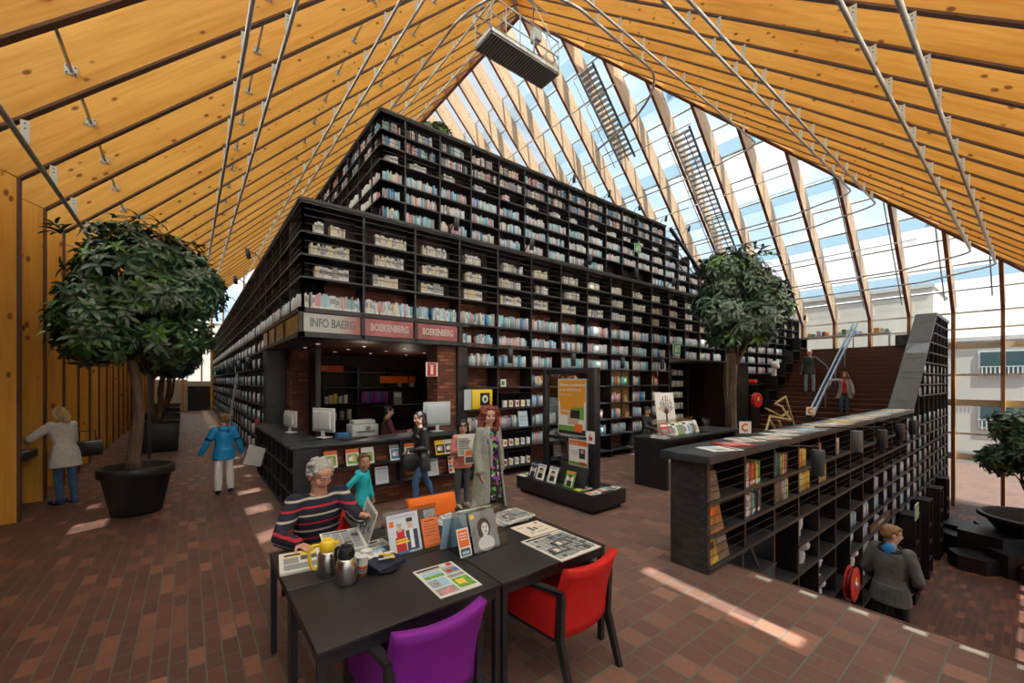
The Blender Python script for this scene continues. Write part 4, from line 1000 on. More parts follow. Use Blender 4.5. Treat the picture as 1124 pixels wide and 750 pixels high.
# ---------------------------------------------------------------- flat printed things
def printed(w_, h_, base, blocks, th=.003, seed=0, text=0, m_edge=None):
    """sheet lying in XY, printed blocks [(x0,x1,y0,y1,mat)] in 0..1"""
    mb = MB(base).box(-w_/2, w_/2, -h_/2, h_/2, 0, th); z = th
    for bl in blocks:
        x0, x1, y0, y1, m = bl[:5]; z += .00012
        mb.use(m).box(-w_/2+x0*w_, -w_/2+x1*w_, -h_/2+y0*h_, -h_/2+y1*h_, th-.001, z+.0002)
    return mb
GREYP = mat('grey_print', (.30, .31, .32), .8, var=.5, scale=120); DGREY = mat('dark_print', (.10, .105, .11), .8, var=.6, scale=70); SKYP = mat('sky_print', (.35, .55, .72), .7); GRN = mat('grass_print', (.16, .38, .06), .7, var=.5, scale=60)
BLUEP = mat('blue_print', (.05, .18, .45), .6); PINKP = mat('pink_print', (.65, .25, .28), .6, var=.3, scale=60); FACEP = mat('face_print', (.60, .42, .33), .6); BEIGEP = mat('beige_print', (.70, .62, .50), .8)
def news_blocks(rnd, cols=5, head=True, photos=2):
    b = []
    if head: b.append((.06, .7, .90, .96, DKTXT)); b.append((.72, .95, .92, .95, GREYP))
    for c in range(cols):
        x0 = .05+c*.9/cols; x1 = x0+.9/cols-.02; y = .86
        while y > .08:
            hh = rnd.uniform(.03, .09); b.append((x0, x1, y-hh, y, GREYP if rnd.random() < .8 else DGREY)); y -= hh+.015
    for k in range(photos):
        x = rnd.uniform(.08, .5); y = rnd.uniform(.15, .6); b.append((x, x+.36, y, y+.2, DGREY)); b.append((x+.06, x+.16, y+.03, y+.15, BEIGEP)); b.append((x+.2, x+.28, y+.02, y+.13, GREYP))
    return b
def newspaper(label, cx, cy, w_, h_, rz, blocks, n=1, z=.745, base=None, name='newspaper'):
    mb = printed(w_, h_, base or PAPER, blocks, .004*n)
    return single(name, mb, label, 'newspaper' if name == 'newspaper' else 'magazine', (cx, cy, z), rz)
rn = random.Random(4)
blk = [(.05, .62, .90, .96, DKTXT), (.05, .95, .86, .88, GREYP), (.08, .55, .60, .82, SKYP), (.08, .55, .60, .70, GRN), (.6, .95, .60, .83, GREYP), (.66, .80, .66, .74, RED), (.82, .95, .66, .74, BLUEP), (.05, .5, .30, .56, SKYP),
       (.07, .28, .32, .54, GREYP), (.05, .5, .06, .26, GREYP), (.12, .4, .06, .2, PINKP), (.55, .95, .10, .42, GRN), (.6, .8, .2, .36, YEL), (.55, .95, .46, .56, GREYP), (.80, .93, .88, .97, RED)]
newspaper('newspaper with a green field photograph on the near black table', 1.33, 2.39, .29, .42, R(-2), blk, 1)
newspaper('open black and white newspaper spread near the red chair', 2.31, 2.325, .43, .46, R(0), news_blocks(rn, 8, True, 3), 2)
newspaper('cream newspaper with a small red star by the open spread', 2.38, 2.72, .31, .28, R(0), [(.1, .3, .75, .8, GREYP), (.35, .45, .35, .7, DGREY), (.5, .6, .4, .6, DGREY), (.65, .85, .5, .55, GREYP), (.2, .3, .2, .3, GREYP), (.78, .88, .8, .92, RED), (.4, .8, .2, .25, GREYP)], 1, base=BEIGEP)
newspaper('folded newspaper at the left end of the tables', .635, 3.25, .27, .36, R(-8), [(.1, .9, .75, .9, YEL), (.12, .5, .78, .88, DKTXT), (.1, .45, .4, .7, GREYP), (.5, .9, .5, .72, DGREY), (.1, .9, .1, .35, GREYP)], 4)
for k in range(5):
    newspaper(f'newspaper in the loose pile beyond the acrylic stand, {ordinal(k)} from the bottom', 2.33+.01*k, 3.08-.012*k, .36, .28, R((-6, 8, -2, 14, 3)[k]), news_blocks(rn, 5, True, 1), 2, z=.745+.0088*k, base=(PAPER if k != 1 else SKYP))
for k in range(3):
    newspaper(f'newspaper lying beside the orange chair, {ordinal(k)} from the bottom', 1.93+.02*k, 3.32-.03*k, .3, .38, R((20, 5, -12)[k]), news_blocks(rn, 4, True, 1), 2, z=.745+.0088*k)
newspaper('newspaper with a blue picture between the seated man and the stand', 1.12, 3.12, .30, .36, R(6), [(.05, .8, .85, .93, DKTXT), (.1, .9, .6, .8, GREYP), (.1, .9, .25, .55, DGREY), (.3, .7, .3, .5, SKYP), (.1, .9, .08, .2, GREYP)], 2)
# open newspaper held by the man
mb = MB(PAPER)
def sheet(mb, o, u, v, m0=PAPER, bl=()):
    o, u, v = V(o), V(u), V(v); n = u.cross(v).normalized()*.003
    mb.use(m0).prism([o, o+u, o+u+v, o+v], n)
    for k, (x0, x1, y0, y1, m) in enumerate(bl):
        for sd in (1, -1):
            q = n*1.05+n.normalized()*.0002*k if sd > 0 else -n.normalized()*(.0008+.0002*k)
            mb.use(m).prism([o+u*x0+v*y0+q, o+u*x1+v*y0+q, o+u*x1+v*y1+q, o+u*x0+v*y1+q], n.normalized()*.0004)
sheet(mb, (0, 0, .012), (.29, -.03, 0), (.03, .34, .05), PAPER, news_blocks(rn, 4, True, 0))
sheet(mb, (.292, -.03, .012), (.10, .05, .23), (.03, .34, .05), PAPER, news_blocks(rn, 4, False, 2))
single('newspaper', mb, 'open newspaper held by the grey-haired man, right page lifted', 'newspaper', (.80, 3.22, .745), 0)
# acrylic stands
def stand(label, loc, rz, w_=.44):
    T = thing('magazine_stand', label, 'stand', loc, rz)
    mb = MB(CLEAR); mb.prism([(0, 0, 0), (0, .003, 0), (0, .11, .30), (0, .107, .30)], (w_, 0, 0)); obj('front_sheet', mb, T)
    mb = MB(CLEAR); mb.prism([(0, .20, 0), (0, .203, 0), (0, .113, .30), (0, .11, .30)], (w_, 0, 0)); obj('rear_sheet', mb, T)
    mb = MB(CLEAR).box(0, w_, -.03, .0, .0, .004).box(0, w_, -.034, -.03, 0, .03); obj('lip', mb, T); return T
def leaning(name, label, cat, loc, rz, w_, h_, base, blocks, lean=20, th=.004, group=None, texts=()):
    """printed sheet standing on its lower edge, leaning back; loc = middle of the lower edge"""
    mb = printed(w_, h_, base, blocks, th)
    Mx = Matrix.Rotation(R(90-lean), 4, 'X')
    v = [(Mx @ (V(p)+V((0, h_/2, 0)))) for p in mb.v]; mb.v = [tuple(p) for p in v]
    o = single(name, mb, label, cat, loc, rz, group)
    for (txt, sz, x, y, m) in texts:
        tm = text_mesh(txt, sz, m, .0003); q = obj('lettering', tm, o); q.location = Mx @ V((-w_/2+x*w_, y*h_, th+.0016)); q.rotation_euler = (R(90-lean), 0, 0)
    return o
stand('clear acrylic stand holding the family magazine', (1.15, 2.92, .745), R(1))
stand('clear acrylic stand holding the portrait magazine', (1.56, 2.60, .745), R(1))
DARKBL = mat('navy_print', (.03, .045, .10), .5)
leaning('magazine', 'magazine with two men on the cover in the left acrylic stand', 'magazine', (1.29, 2.913, .75), R(1), .25, .29, mat('pale_cover', (.62, .66, .72), .3), [(.05, .2, .70, .84, ORANGE), (.25, .5, .30, .6, RED), (.2, .52, .05, .42, RED), (.3, .42, .55, .72, FACEP), (.28, .44, .68, .76, mat('grey_hair_print', (.4, .38, .36), .8)), (.55, .92, .05, .55, DARKBL), (.66, .78, .1, .58, WHITE),
        (.62, .78, .6, .8, FACEP), (.60, .80, .76, .86, DKTXT), (.22, .62, .26, .31, YEL), (.22, .58, .33, .37, YEL), (.0, .6, .0, .06, BLUEP)], 20, texts=[('DONORPREMIE', .03, .5, .92, mat('lilac_text', (.35, .35, .6), .5))])
leaning('leaflet', 'orange leaflet in front of the left acrylic stand', 'leaflet', (1.50, 2.905, .75), R(1), .14, .22, mat('orange_paper', (.85, .20, .05), .6), [(.2, .8, .88, .91, DKTXT), (.1, .5, .78, .80, DGREY), (.1, .9, .70, .72, DGREY), (.1, .8, .6, .62, DGREY), (.1, .85, .5, .52, DGREY), (.1, .6, .4, .42, DGREY), (.3, .8, .2, .22, DGREY)], 20)
leaning('magazine', 'dark edged magazine behind the orange leaflet', 'magazine', (1.50, 2.925, .75), R(1), .15, .285, mat('dark_cover', (.06, .07, .08), .4), [(.3, .98, .7, .97, GREYP)], 20)
leaning('magazine', 'magazine with a black and white portrait in the right acrylic stand', 'magazine', (1.80, 2.593, .75), R(1), .24, .29, mat('portrait_grey', (.24, .25, .26), .35, var=.3, scale=8), [(.05, .2, .84, .95, YEL)], 20)
leaning('leaflet', 'orange and white leaflet at the left of the portrait stand', 'leaflet', (1.605, 2.585, .75), R(1), .10, .20, WHITE, [(.08, .92, .35, .95, ORANGE), (.2, .8, .8, .84, WHITE), (.2, .8, .7, .73, WHITE), (.2, .8, .6, .63, WHITE), (.1, .9, .06, .3, DGREY), (.2, .8, .1, .2, SKYP)], 20)
# portrait relief on cover (plain stand-in portrait)
Mx = Matrix.Translation((1.80, 2.593, .75)) @ Matrix.Rotation(R(1), 4, 'Z') @ Matrix.Rotation(R(70), 4, 'X')
def disc(mb, cx, cy, rx, ry, z, m, n=20):
    mb.use(m); o = len(mb.v); mb.add([Mx @ V((cx+rx*math.cos(2*PI*k/n), cy+ry*math.sin(2*PI*k/n), z)) for k in range(n)], [tuple(range(n))])
port = bpy.data.objects[[o.name for o in bpy.data.objects if o.get('label', '').startswith('magazine with a black and white portrait')][0]]
mb = MB(DKTXT); FP = mat('grey_face_print', (.62, .63, .64), .5)
disc(mb, 0, .05, .075, .055, .0058, FP); disc(mb, 0, .09, .022, .045, .0059, FP); disc(mb, .0, .165, .060, .072, .0056, mat('brown_hair_print', (.06, .035, .03), .5)); disc(mb, -.02, .13, .04, .04, .0057, mat('brown_hair_print', (.06, .035, .03), .5)); disc(mb, .008, .155, .034, .046, .0062, FP)
disc(mb, -.006, .168, .008, .004, .0065, DKTXT); disc(mb, .022, .168, .007, .004, .0065, DKTXT); disc(mb, .010, .135, .010, .005, .0065, mat('dark_lips_print', (.12, .05, .05), .5))
q = obj('portrait_print', mb); q.parent = port; q.matrix_parent_inverse = Matrix(); 
imv = (Matrix.Translation((1.80, 2.593, .75)) @ Matrix.Rotation(R(1), 4, 'Z')).inverted(); q.data.transform(imv)
leaning('magazine', 'blue-backed magazine leaning in the rear of the right stand', 'magazine', (1.62, 2.80, .75), R(172), .22, .27, SKYP, [(.1, .9, .1, .6, GREYP)], 18)
leaning('newspaper', 'folded newspaper propped against the rear of the right stand', 'newspaper', (1.80, 2.90, .748), R(178), .30, .31, PAPER, news_blocks(rn, 4, True, 1), 28, th=.015)

# thermos jugs, cup, tray
def jug(label, loc, rz, lidm, label_lid):
    T = thing('thermos_jug', label, 'jug', loc, rz)
    mb = MB(mat('brushed_steel', (.55, .54, .52), .24, .95, var=.1, scale=30, stretch=(1, 1, .05))).lathe([(.0001, 0), (.058, 0), (.064, .008), (.066, .05), (.066, .11), (.058, .145), (.047, .165), (.0001, .166)], n=32); obj('body', mb, T)
    mb = MB(lidm).lathe([(.048, .163), (.052, .17), (.050, .20), (.044, .222), (.034, .232), (.0001, .234)], n=28); mb.prism([(.03, -.018, .2), (.075, -.01, .222), (.075, .01, .222), (.03, .018, .2)], (0, 0, -.022)); mb.rbox(-.03, .02, -.02, .02, .228, .245, .006); obj('lid', mb, T, label=label_lid)
    mb = MB(lidm).tube([(-.045, 0, .205), (-.085, 0, .205), (-.105, 0, .19), (-.112, 0, .15), (-.104, 0, .08), (-.085, 0, .05), (-.066, 0, .05)], .011, 10); obj('handle', mb, T); return T
jug('steel thermos jug with a yellow lid and yellow handle', (.735, 2.93, .745), R(-15), YEL, 'yellow lid')
jug('steel thermos jug with a black lid and black handle', (.80, 2.74, .745), R(-70), RUBBER, 'black lid')
mb = MB(RED).lathe([(.0001, .247), (.008, .247), (.008, .244)], c=(.80, 2.74, .745), n=12)
mb = MB(ORANGE).lathe([(.0001, 0), (.026, 0), (.034, .07)], n=24); mb.use(WHITE).lathe([(.034, .07), (.038, .125), (.040, .127), (.036, .128), (.030, .02), (.0001, .02)], n=24)
for k in range(3): mb.use(mat('brown_print', (.35, .08, .02), .5)).lathe([(.0285+.003*k, .018+.02*k), (.0288+.003*k, .021+.02*k)], n=24)
single('paper_cup', mb, 'white and orange paper cup beside the black thermos jug', 'cup', (.915, 2.78, .745))
for k in range(2):
    mb = MB(WHITE).lathe([(.0001, 0), (.028, 0), (.038, .10), (.040, .102), (.036, .102), (.027, .01), (.0001, .01)], n=24); single('paper_cup', mb, ['white paper cup behind the thermos jugs', 'second white cup inside the row behind the jugs'][k], 'cup', (.90+.09*k, 2.90+.02*k, .745))
T = thing('refreshment_tray', 'dark round tray with folded navy napkin beside the cups', 'tray', (1.06, 2.79, .745), R(20))
mb = MB(mat('navy_plastic', (.012, .015, .035), .35)).lathe([(.0001, 0), (.09, 0), (.11, .018), (.104, .018), (.088, .006), (.0001, .006)], n=32); obj('dish', mb, T)
mb = MB(mat('navy_cloth', (.012, .016, .04), .7)); mb.prism([(-.10, -.08, .02), (.11, -.10, .03), (.12, .06, .05), (-.08, .09, .04)], (0, 0, .02)); obj('napkin', mb, T)
for k in range(7):
    a = rn.uniform(-.6, .6); mb = MB(YEL if k % 2 else WHITE).rbox(-.035, .035, -.008, .008, 0, .006, .002)
    single('sugar_stick', mb, f'small {"yellow" if k % 2 else "white"} sugar stick on the navy tray, {ordinal(k)} of the heap', 'sugar stick', (1.075+rn.uniform(-.03, .03), 2.775+rn.uniform(-.03, .02), .815+.0062*k), a, 'sugar sticks on the tray')
rr = random.Random(3); mb = MB(WHITE)
for k in range(9): mb.ell((rr.uniform(-.045, .045), rr.uniform(-.03, .03), .04+rr.uniform(-.01, .02)), (.03, .022, .022), Euler((rr.random()*3, rr.random()*3, 0)).to_matrix(), 10, 6)
single('crumpled_napkins', remeshed(mb, .005, 1, .5, 'crumpled_napkins', WHITE, .008, .015), 'heap of crumpled white paper napkins behind the navy tray', 'napkins', (1.03, 2.90, .745))
# ---------------------------------------------------------------- people
def frame(d, hint):
    """columns: right, forward(normal), d(up)"""
    z = V(d).normalized(); x = V(hint).cross(z) if False else V(hint); x = (x-z*x.dot(z)).normalized(); y = z.cross(x); return Matrix((x, y, z)).transposed()
def loft(mb, rings, n=24, arc=None, th=0):
    """rings: (centre, rx, ry, M) ; arc=(a0,a1) radians leaves an open front and gives a thin shell"""
    if not arc:
        vs = []; fs = []
        for c, rx, ry, M in rings:
            for k in range(n): a = 2*PI*k/n; vs.append(V(c)+M @ V((rx*math.cos(a), ry*math.sin(a), 0)))
        for i in range(len(rings)-1):
            for k in range(n): fs.append((i*n+k, i*n+(k+1) % n, (i+1)*n+(k+1) % n, (i+1)*n+k))
        fs.append(tuple(range(n))[::-1]); fs.append(tuple((len(rings)-1)*n+k for k in range(n)))
        mb.add(vs, fs, True)
    else:
        a0, a1 = arc if not callable(arc) else (0, 0); m = n+1; O, I = [], []
        for i, (c, rx, ry, M) in enumerate(rings):
            b0, b1 = arc(i/(len(rings)-1)) if callable(arc) else (a0, a1)
            for k in range(m):
                a = b0+(b1-b0)*k/n; O.append(V(c)+M @ V((rx*math.cos(a), ry*math.sin(a), 0))); I.append(V(c)+M @ V(((rx-th)*math.cos(a), (ry-th)*math.sin(a), 0)))
        vs = O+I; N = len(O); L = len(rings); fs = []
        for i in range(L-1):
            for k in range(n):
                q = (i*m+k, i*m+k+1, (i+1)*m+k+1, (i+1)*m+k); fs.append(q); fs.append(tuple(N+j for j in q[::-1]))
            fs.append((i*m, (i+1)*m, N+(i+1)*m, N+i*m)); fs.append((i*m+n, N+i*m+n, N+(i+1)*m+n, (i+1)*m+n))
        for k in range(n):
            fs.append((k+1, k, N+k, N+k+1)); e = (L-1)*m; fs.append((e+k, e+k+1, N+e+k+1, N+e+k))
        mb.add(vs, fs, True)
def ik(a, t, l1, l2, pole):
    a, t = V(a), V(t); d = t-a; L = min(d.length, (l1+l2)*.999); u = d.normalized(); x = (l1*l1-l2*l2+L*L)/(2*L); h_ = math.sqrt(max(l1*l1-x*x, 0))
    p = V(pole); p = (p-u*p.dot(u)).normalized(); return a+u*x+p*h_, a+u*L
def hand(mb, w, d, n, hl, side, curl, vox):
    """w wrist, d direction, n palm normal, side=+1 thumb towards lateral +"""
    d = V(d).normalized(); n = V(n); n = (n-d*n.dot(d)).normalized(); l = d.cross(n)*side
    M = Matrix((l, n, d)).transposed(); pr = .0085*hl/.18
    mb.ell(w+d*hl*.27, (hl*.215, hl*.085, hl*.30), M, 14, 10)
    for s in (-.12, 0, .12): mb.cap(w+d*hl*.08+l*s*hl*.5, hl*.085, w+d*hl*.48+l*s*hl, hl*.07)
    lens = (.40, .45, .42, .33)
    for i in range(4):
        off = (.165-.11*i)*hl; p = w+d*hl*.47+l*off; dd = (d+l*(.10-.07*i)).normalized(); c = curl*(1+.08*i)
        for j, (f_, r0, r1) in enumerate(((.45, 1.05, .98), (.32, .98, .9), (.25, .9, .72))):
            ang = c*(.55 if j == 0 else 1.0); axis = dd.cross(n).normalized(); dd = (dd*math.cos(ang)+n*math.sin(ang)).normalized()
            q = p+dd*lens[i]*hl*f_; mb.cap(p, pr*r0, q, pr*r1); p = q
    p = w+d*hl*.14+l*hl*.15; dd = (d*.6+l*.75+n*.25).normalized()
    for j, f_ in enumerate((.22, .18, .14)):
        q = p+dd*hl*f_; mb.cap(p, pr*(1.45-.2*j), q, pr*(1.25-.2*j)); p = q; dd = (dd+d*.35+n*curl*.35).normalized()
def head_parts(mb, hc, HM, hh, wide=1):
    k = hh/.225
    def P_(x, y, z): return V(hc)+HM @ V((x*k, y*k, z*k))
    e = lambda c, r, **kw: mb.ell(P_(*c), tuple(v*k for v in r), HM, 20, 14)
    e((0, -.012, .028), (.075*wide, .094, .085)); e((0, .018, -.040), (.058*wide, .066, .066)); e((0, .058, -.088), (.024, .020, .020)); e((0, .035, .045), (.062, .055, .045))
    for s in (-1, 1):
        e((s*.036, .058, -.028), (.028, .026, .028)); e((s*.050*wide, .010, -.060), (.018, .035, .026)); e((s*.079*wide, -.008, -.008), (.010, .020, .032))
        e((s*.0115, .100, -.028), (.009, .010, .008))
    mb.cap(P_(-.032, .078, .023), .011*k, P_(.032, .078, .023), .011*k); mb.cap(P_(0, .086, .018), .008*k, P_(0, .107, -.022), .0115*k)
    mb.cap(P_(-.014, .083, -.052), .009*k, P_(.014, .083, -.052), .009*k); mb.cap(P_(-.012, .081, -.064), .009*k, P_(.012, .081, -.064), .009*k)
    return P_, k
def human(label, loc, rz, h, pose, top=None, bottom=None, coat=None, shoes=None, hair=None, skin=SKIN, head=(0, 0, 0), hf=.13, vox=.009, wide=1.0, extra=None, detail=False, female=False, beltz=.0, shoef=1.0):
    T = thing('person', label, 'person', loc, rz)
    Rz = Matrix.Rotation(rz, 4, 'Z'); Wm = (Matrix.Translation(V(loc)) @ Rz).inverted()
    def loc_(p): return Wm @ V(p)
    g = lambda k, d: V(pose.get(k, d)).normalized()
    lt, ls = .245*h, .24*h; kb = h/1.7*wide
    hipz = 0; th = {}; out = {}
    for s, n_ in ((1, 'R'), (-1, 'L')):
        t = g('th'+n_, (.02*s, 0, -1)); c = g('sh'+n_, (0, -.03, -1)); th[n_] = (t*lt, t*lt+c*ls)
    drop = min(th['R'][1].z, th['L'][1].z)
    pz = pose.get('pz', .045*h-drop)
    pel = V((pose.get('px', 0), pose.get('py', 0), pz))
    sp = g('sp', (0, .02, 1)); nk = pel+sp*.30*h
    TM = frame(sp, pose.get('chx', (1, 0, 0)))
    hip = {s: pel+V((.052*h*s, 0, 0)) for s in (1, -1)}
    J = {}
    for s, n_ in ((1, 'R'), (-1, 'L')):
        J['hip'+n_] = hip[s]; J['kn'+n_] = hip[s]+th[n_][0]; J['an'+n_] = hip[s]+th[n_][1]
        shd = pel+sp*.272*h+TM @ V((.098*h*s*wide*(.93 if female else 1), 0, 0)); J['sd'+n_] = shd
        if 'ik'+n_ in pose:
            tg = loc_(pose['ik'+n_]); e, w_ = ik(shd, tg, .172*h, .150*h, pose.get('pole'+n_, (s*.8, -.3, -.6)))
        else:
            e = shd+g('ua'+n_, (.10*s, -.03, -1))*.172*h; w_ = e+g('fa'+n_, (.04*s, .15, -1))*.150*h
        J['el'+n_] = e; J['wr'+n_] = w_
    hh = hf*h; hd = (sp+V((0, .10, .3))).normalized()
    hc = nk+hd*(.016*h)+V((0, .012*h, hh*.5))
    yaw, pit, rol = head
    HM = Matrix.Rotation(R(yaw), 3, 'Z') @ Matrix.Rotation(R(pit), 3, 'X') @ Matrix.Rotation(R(rol), 3, 'Y')
    hc = hc + HM @ V((0, 0, hh*.04))
    fy = lambda r: r*kb
    def torso(mb, inf=0, lo=-.06, hi=.295):
        prof = [(-.06, .088, .060), (-.02, .096, .066), (.04, .088, .060), (.09, .080 if not female else .070, .056), (.15, .088 if not female else .080, .062), (.20, .096 if not female else .088, .064), (.25, .094, .055), (.278, .070, .044), (.298, .038, .034)]
        rg = [(pel+sp*z*h, (rx*h*wide+inf), (ry*h*wide+inf), TM) for z, rx, ry in prof if lo <= z <= hi+.01]
        loft(mb, rg, 26)
        if female and lo < .1: 
            for s in (-1, 1): mb.ell(pel+sp*.195*h+TM @ V((s*.042*h, .048*h, 0)), (.032*h+inf, .028*h+inf, .032*h+inf), TM, 12, 8)
    def arm(mb, s, n_, inf=0, frac=1.0, hd_=False):
        a, e, w_ = J['sd'+n_], J['el'+n_], J['wr'+n_]
        mb.cap(a-V((s*.01, 0, 0)), fy(.050)+inf, a.lerp(e, .35), fy(.046)+inf); mb.cap(a.lerp(e, .3), fy(.046)+inf, e, fy(.037)+inf)
        if frac > .5: q = e.lerp(w_, (frac-.5)*2); mb.cap(e, fy(.038)+inf, e.lerp(q, .4), fy(.036)+inf); mb.cap(e.lerp(q, .4), fy(.036)+inf, q, fy(.025)+inf*.9)
        mb.cap(nk-sp*.045*h+TM @ V((s*.04*h, 0, 0)), fy(.045)+inf, a, fy(.048)+inf)
    def leg(mb, s, n_, inf=0, frac=1.0, wid=0):
        a, k_, w_ = J['hip'+n_], J['kn'+n_], J['an'+n_]
        mb.cap(a, fy(.078)+inf, a.lerp(k_, .5), fy(.066)+inf); mb.cap(a.lerp(k_, .5), fy(.066)+inf, k_, fy(.050)+inf+wid*.4)
        e = k_.lerp(w_, (frac-.5)*2) if frac < 1 else w_
        mb.cap(k_, fy(.050)+inf+wid*.5, k_.lerp(e, .35)+V((0, -.01, 0)), fy(.050)+inf+wid*.8); mb.cap(k_.lerp(e, .35)+V((0, -.01, 0)), fy(.050)+inf+wid*.8, e, fy(.034)+inf+wid)
    # --- the body, one continuous skin
    mb = MB(skin); torso(mb, -.004)
    for s, n_ in ((1, 'R'), (-1, 'L')):
        arm(mb, s, n_, -.004); leg(mb, s, n_, -.006)
        hdn = pose.get('hd'+n_); e, w_ = J['el'+n_], J['wr'+n_]; d = V(hdn) if hdn else (w_-e).normalized()
        nn = pose.get('pn'+n_, (-s, .2, 0)); hand(mb, w_+(w_-e).normalized()*.006, d, nn, .105*h, pose.get('tb'+n_, 1 if False else -s*(1 if True else 1))*1, pose.get('curl'+n_, .35), vox)
        a = J['an'+n_]; fd = V(pose.get('ft'+n_, (.12*s, 1, 0))).normalized()
        mb.ell(a+fd*.035*h+V((0, 0, -.020*h)), (.026*h, .026*h, .020*h)); mb.cap(a+V((0, 0, -.02*h))-fd*.015*h, .020*h, a+fd*.095*h+V((0, 0, -.030*h)), .013*h)
    mb.cap(nk-sp*.03*h, fy(.055), hc-V((0, .012, hh*.25)), fy(.050))
    P_, k = head_parts(mb, hc, HM, hh, 1)
    obj('body', remeshed(mb, vox, 2, .5, 'body', skin), T)
    # face
    if True:
        for s in (-1, 1):
            mb = MB(EYEW).ell(P_(s*.031, .0795, .003), (.0125*k, .010*k, .0075*k), HM, 12, 8); mb.use(IRIS).ell(P_(s*.031, .0875, .003), (.0050*k, .0032*k, .0052*k), HM, 10, 6); obj('eye', mb, T)
            mb = MB(hair[1] if hair else IRIS).cap(P_(s*.014, .092, .024), .0028*k, P_(s*.045, .082, .027), .0022*k, 8); obj('eyebrow', mb, T)
        mb = MB(LIPS).ell(P_(0, .0905, -.054), (.020*k, .0048*k, .0036*k), HM, 12, 8).ell(P_(0, .0890, -.0615), (.017*k, .0048*k, .0042*k), HM, 12, 8); obj('lips', mb, T)
    # --- clothing
    if bottom:
        mb = MB(bottom[0]); fr = bottom[1]; wd = bottom[2] if len(bottom) > 2 else 0
        loft(mb, [(pel+V((0, 0, z*h)), rx*h*wide, ry*h*wide, Matrix.Identity(3)) for z, rx, ry in ((-.06, .082, .062), (-.02, .100, .072), (.03, .092, .066))] if not pose.get('sit') else [(pel+V((0, 0, z*h)), rx*h*wide, ry*h*wide, Matrix.Identity(3)) for z, rx, ry in ((-.035, .088, .075), (.0, .102, .078), (.03, .095, .066))], 24)
        for s, n_ in ((1, 'R'), (-1, 'L')): leg(mb, s, n_, .007, fr, wd)
        obj('trousers', remeshed(mb, max(vox, .009), 3, .5, 'trousers', bottom[0], .010, .06), T)
    if top:
        m_, slv, hem = top[:3]; inf = top[3] if len(top) > 3 else .010
        mb = MB(m_); torso(mb, inf)
        if hem: loft(mb, [(pel+sp*.03*h, .094*h*wide+inf, .066*h*wide+inf, TM), (pel+V((0, 0, -.03*h)), .104*h*wide+inf, .074*h*wide+inf, Matrix.Identity(3)), (pel+V((0, 0, -hem*h)), (.106+.12*max(hem-.08, 0))*h*wide+inf, (.082+.08*max(hem-.08, 0))*h*wide+inf, Matrix.Identity(3))], 26)
        for s, n_ in ((1, 'R'), (-1, 'L')):
            if slv: arm(mb, s, n_, inf+.002, slv)
        obj(top[4] if len(top) > 4 else 'jacket', remeshed(mb, max(vox, .009), 3, .5, 'top', m_, .012, .07), T)
    if coat:
        m_, hem, inf = coat; mb = MB(m_)
        gap = lambda t_: (PI/2+R(32-14*t_), PI/2+2*PI-R(32-14*t_))
        rg = [(pel+V((0, 0, -hem*h)), .150*h+inf, .125*h+inf, Matrix.Identity(3)), (pel+V((0, 0, -hem*h*.5)), .125*h+inf, .105*h+inf, Matrix.Identity(3)), (pel, .106*h+inf, .082*h+inf, TM), (pel+sp*.09*h, .092*h+inf, .072*h+inf, TM), (pel+sp*.18*h, .096*h+inf, .072*h+inf, TM), (pel+sp*.245*h, .098*h+inf, .066*h+inf, TM), (pel+sp*.275*h, .075*h+inf, .052*h+inf, TM), (pel+sp*.300*h, .050*h+inf, .044*h+inf, TM)]
        loft(mb, rg, 40, gap, .018)
        for s, n_ in ((1, 'R'), (-1, 'L')):
            a, e, w_ = J['sd'+n_], J['el'+n_], J['wr'+n_]; mb.cap(a-V((s*.012, 0, .008)), .048+inf, e, .050+inf*.6); mb.cap(e, .052+inf*.6, e.lerp(w_, .88), .046+inf*.5); mb.cap(e.lerp(w_, .82), .052+inf*.5, e.lerp(w_, .93), .052+inf*.5)
            mb.cap(nk-sp*.03*h+TM @ V((s*.05*h, .01, 0)), .030, a-V((s*.01, 0, .012)), .050)
            mb.tube([nk+TM @ V((s*.042*h, -.03*h, .0)), nk-sp*.04*h+TM @ V((s*.045*h, .055*h, 0)), pel+sp*.15*h+TM @ V((s*.05*h, .088*h, 0)), pel+TM @ V((s*.055*h, .098*h, 0))], .020, 8)
        obj('coat', remeshed(mb, .009, 3, .5, 'coat', m_, .012, .05), T)
    if shoes:
        for s, n_ in ((1, 'R'), (-1, 'L')):
            a = J['an'+n_]; fd = V(pose.get('ft'+n_, (.12*s, 1, 0))).normalized(); q = .045*h
            mb = MB(shoes); mb.cap(a-fd*.012*h+V((0, 0, -.010*h)), .030*h*shoef, a-fd*.012*h+V((0, 0, -.022*h)), .028*h*shoef); mb.cap(a+V((0, 0, -.022*h)), .026*h*shoef, a+fd*.105*h+V((0, 0, -.026*h)), .020*h*shoef)
            me = remeshed(mb, max(vox*.8, .006), 2, .5, 'shoe', shoes)
            zf = a.z-q
            for v in me.vertices:
                if v.co.z < zf+.004: v.co.z = zf+.002
            me.materials.append(WHITE if len(pose.get('sole', 'x')) else WHITE)
            obj('shoe', me, T)
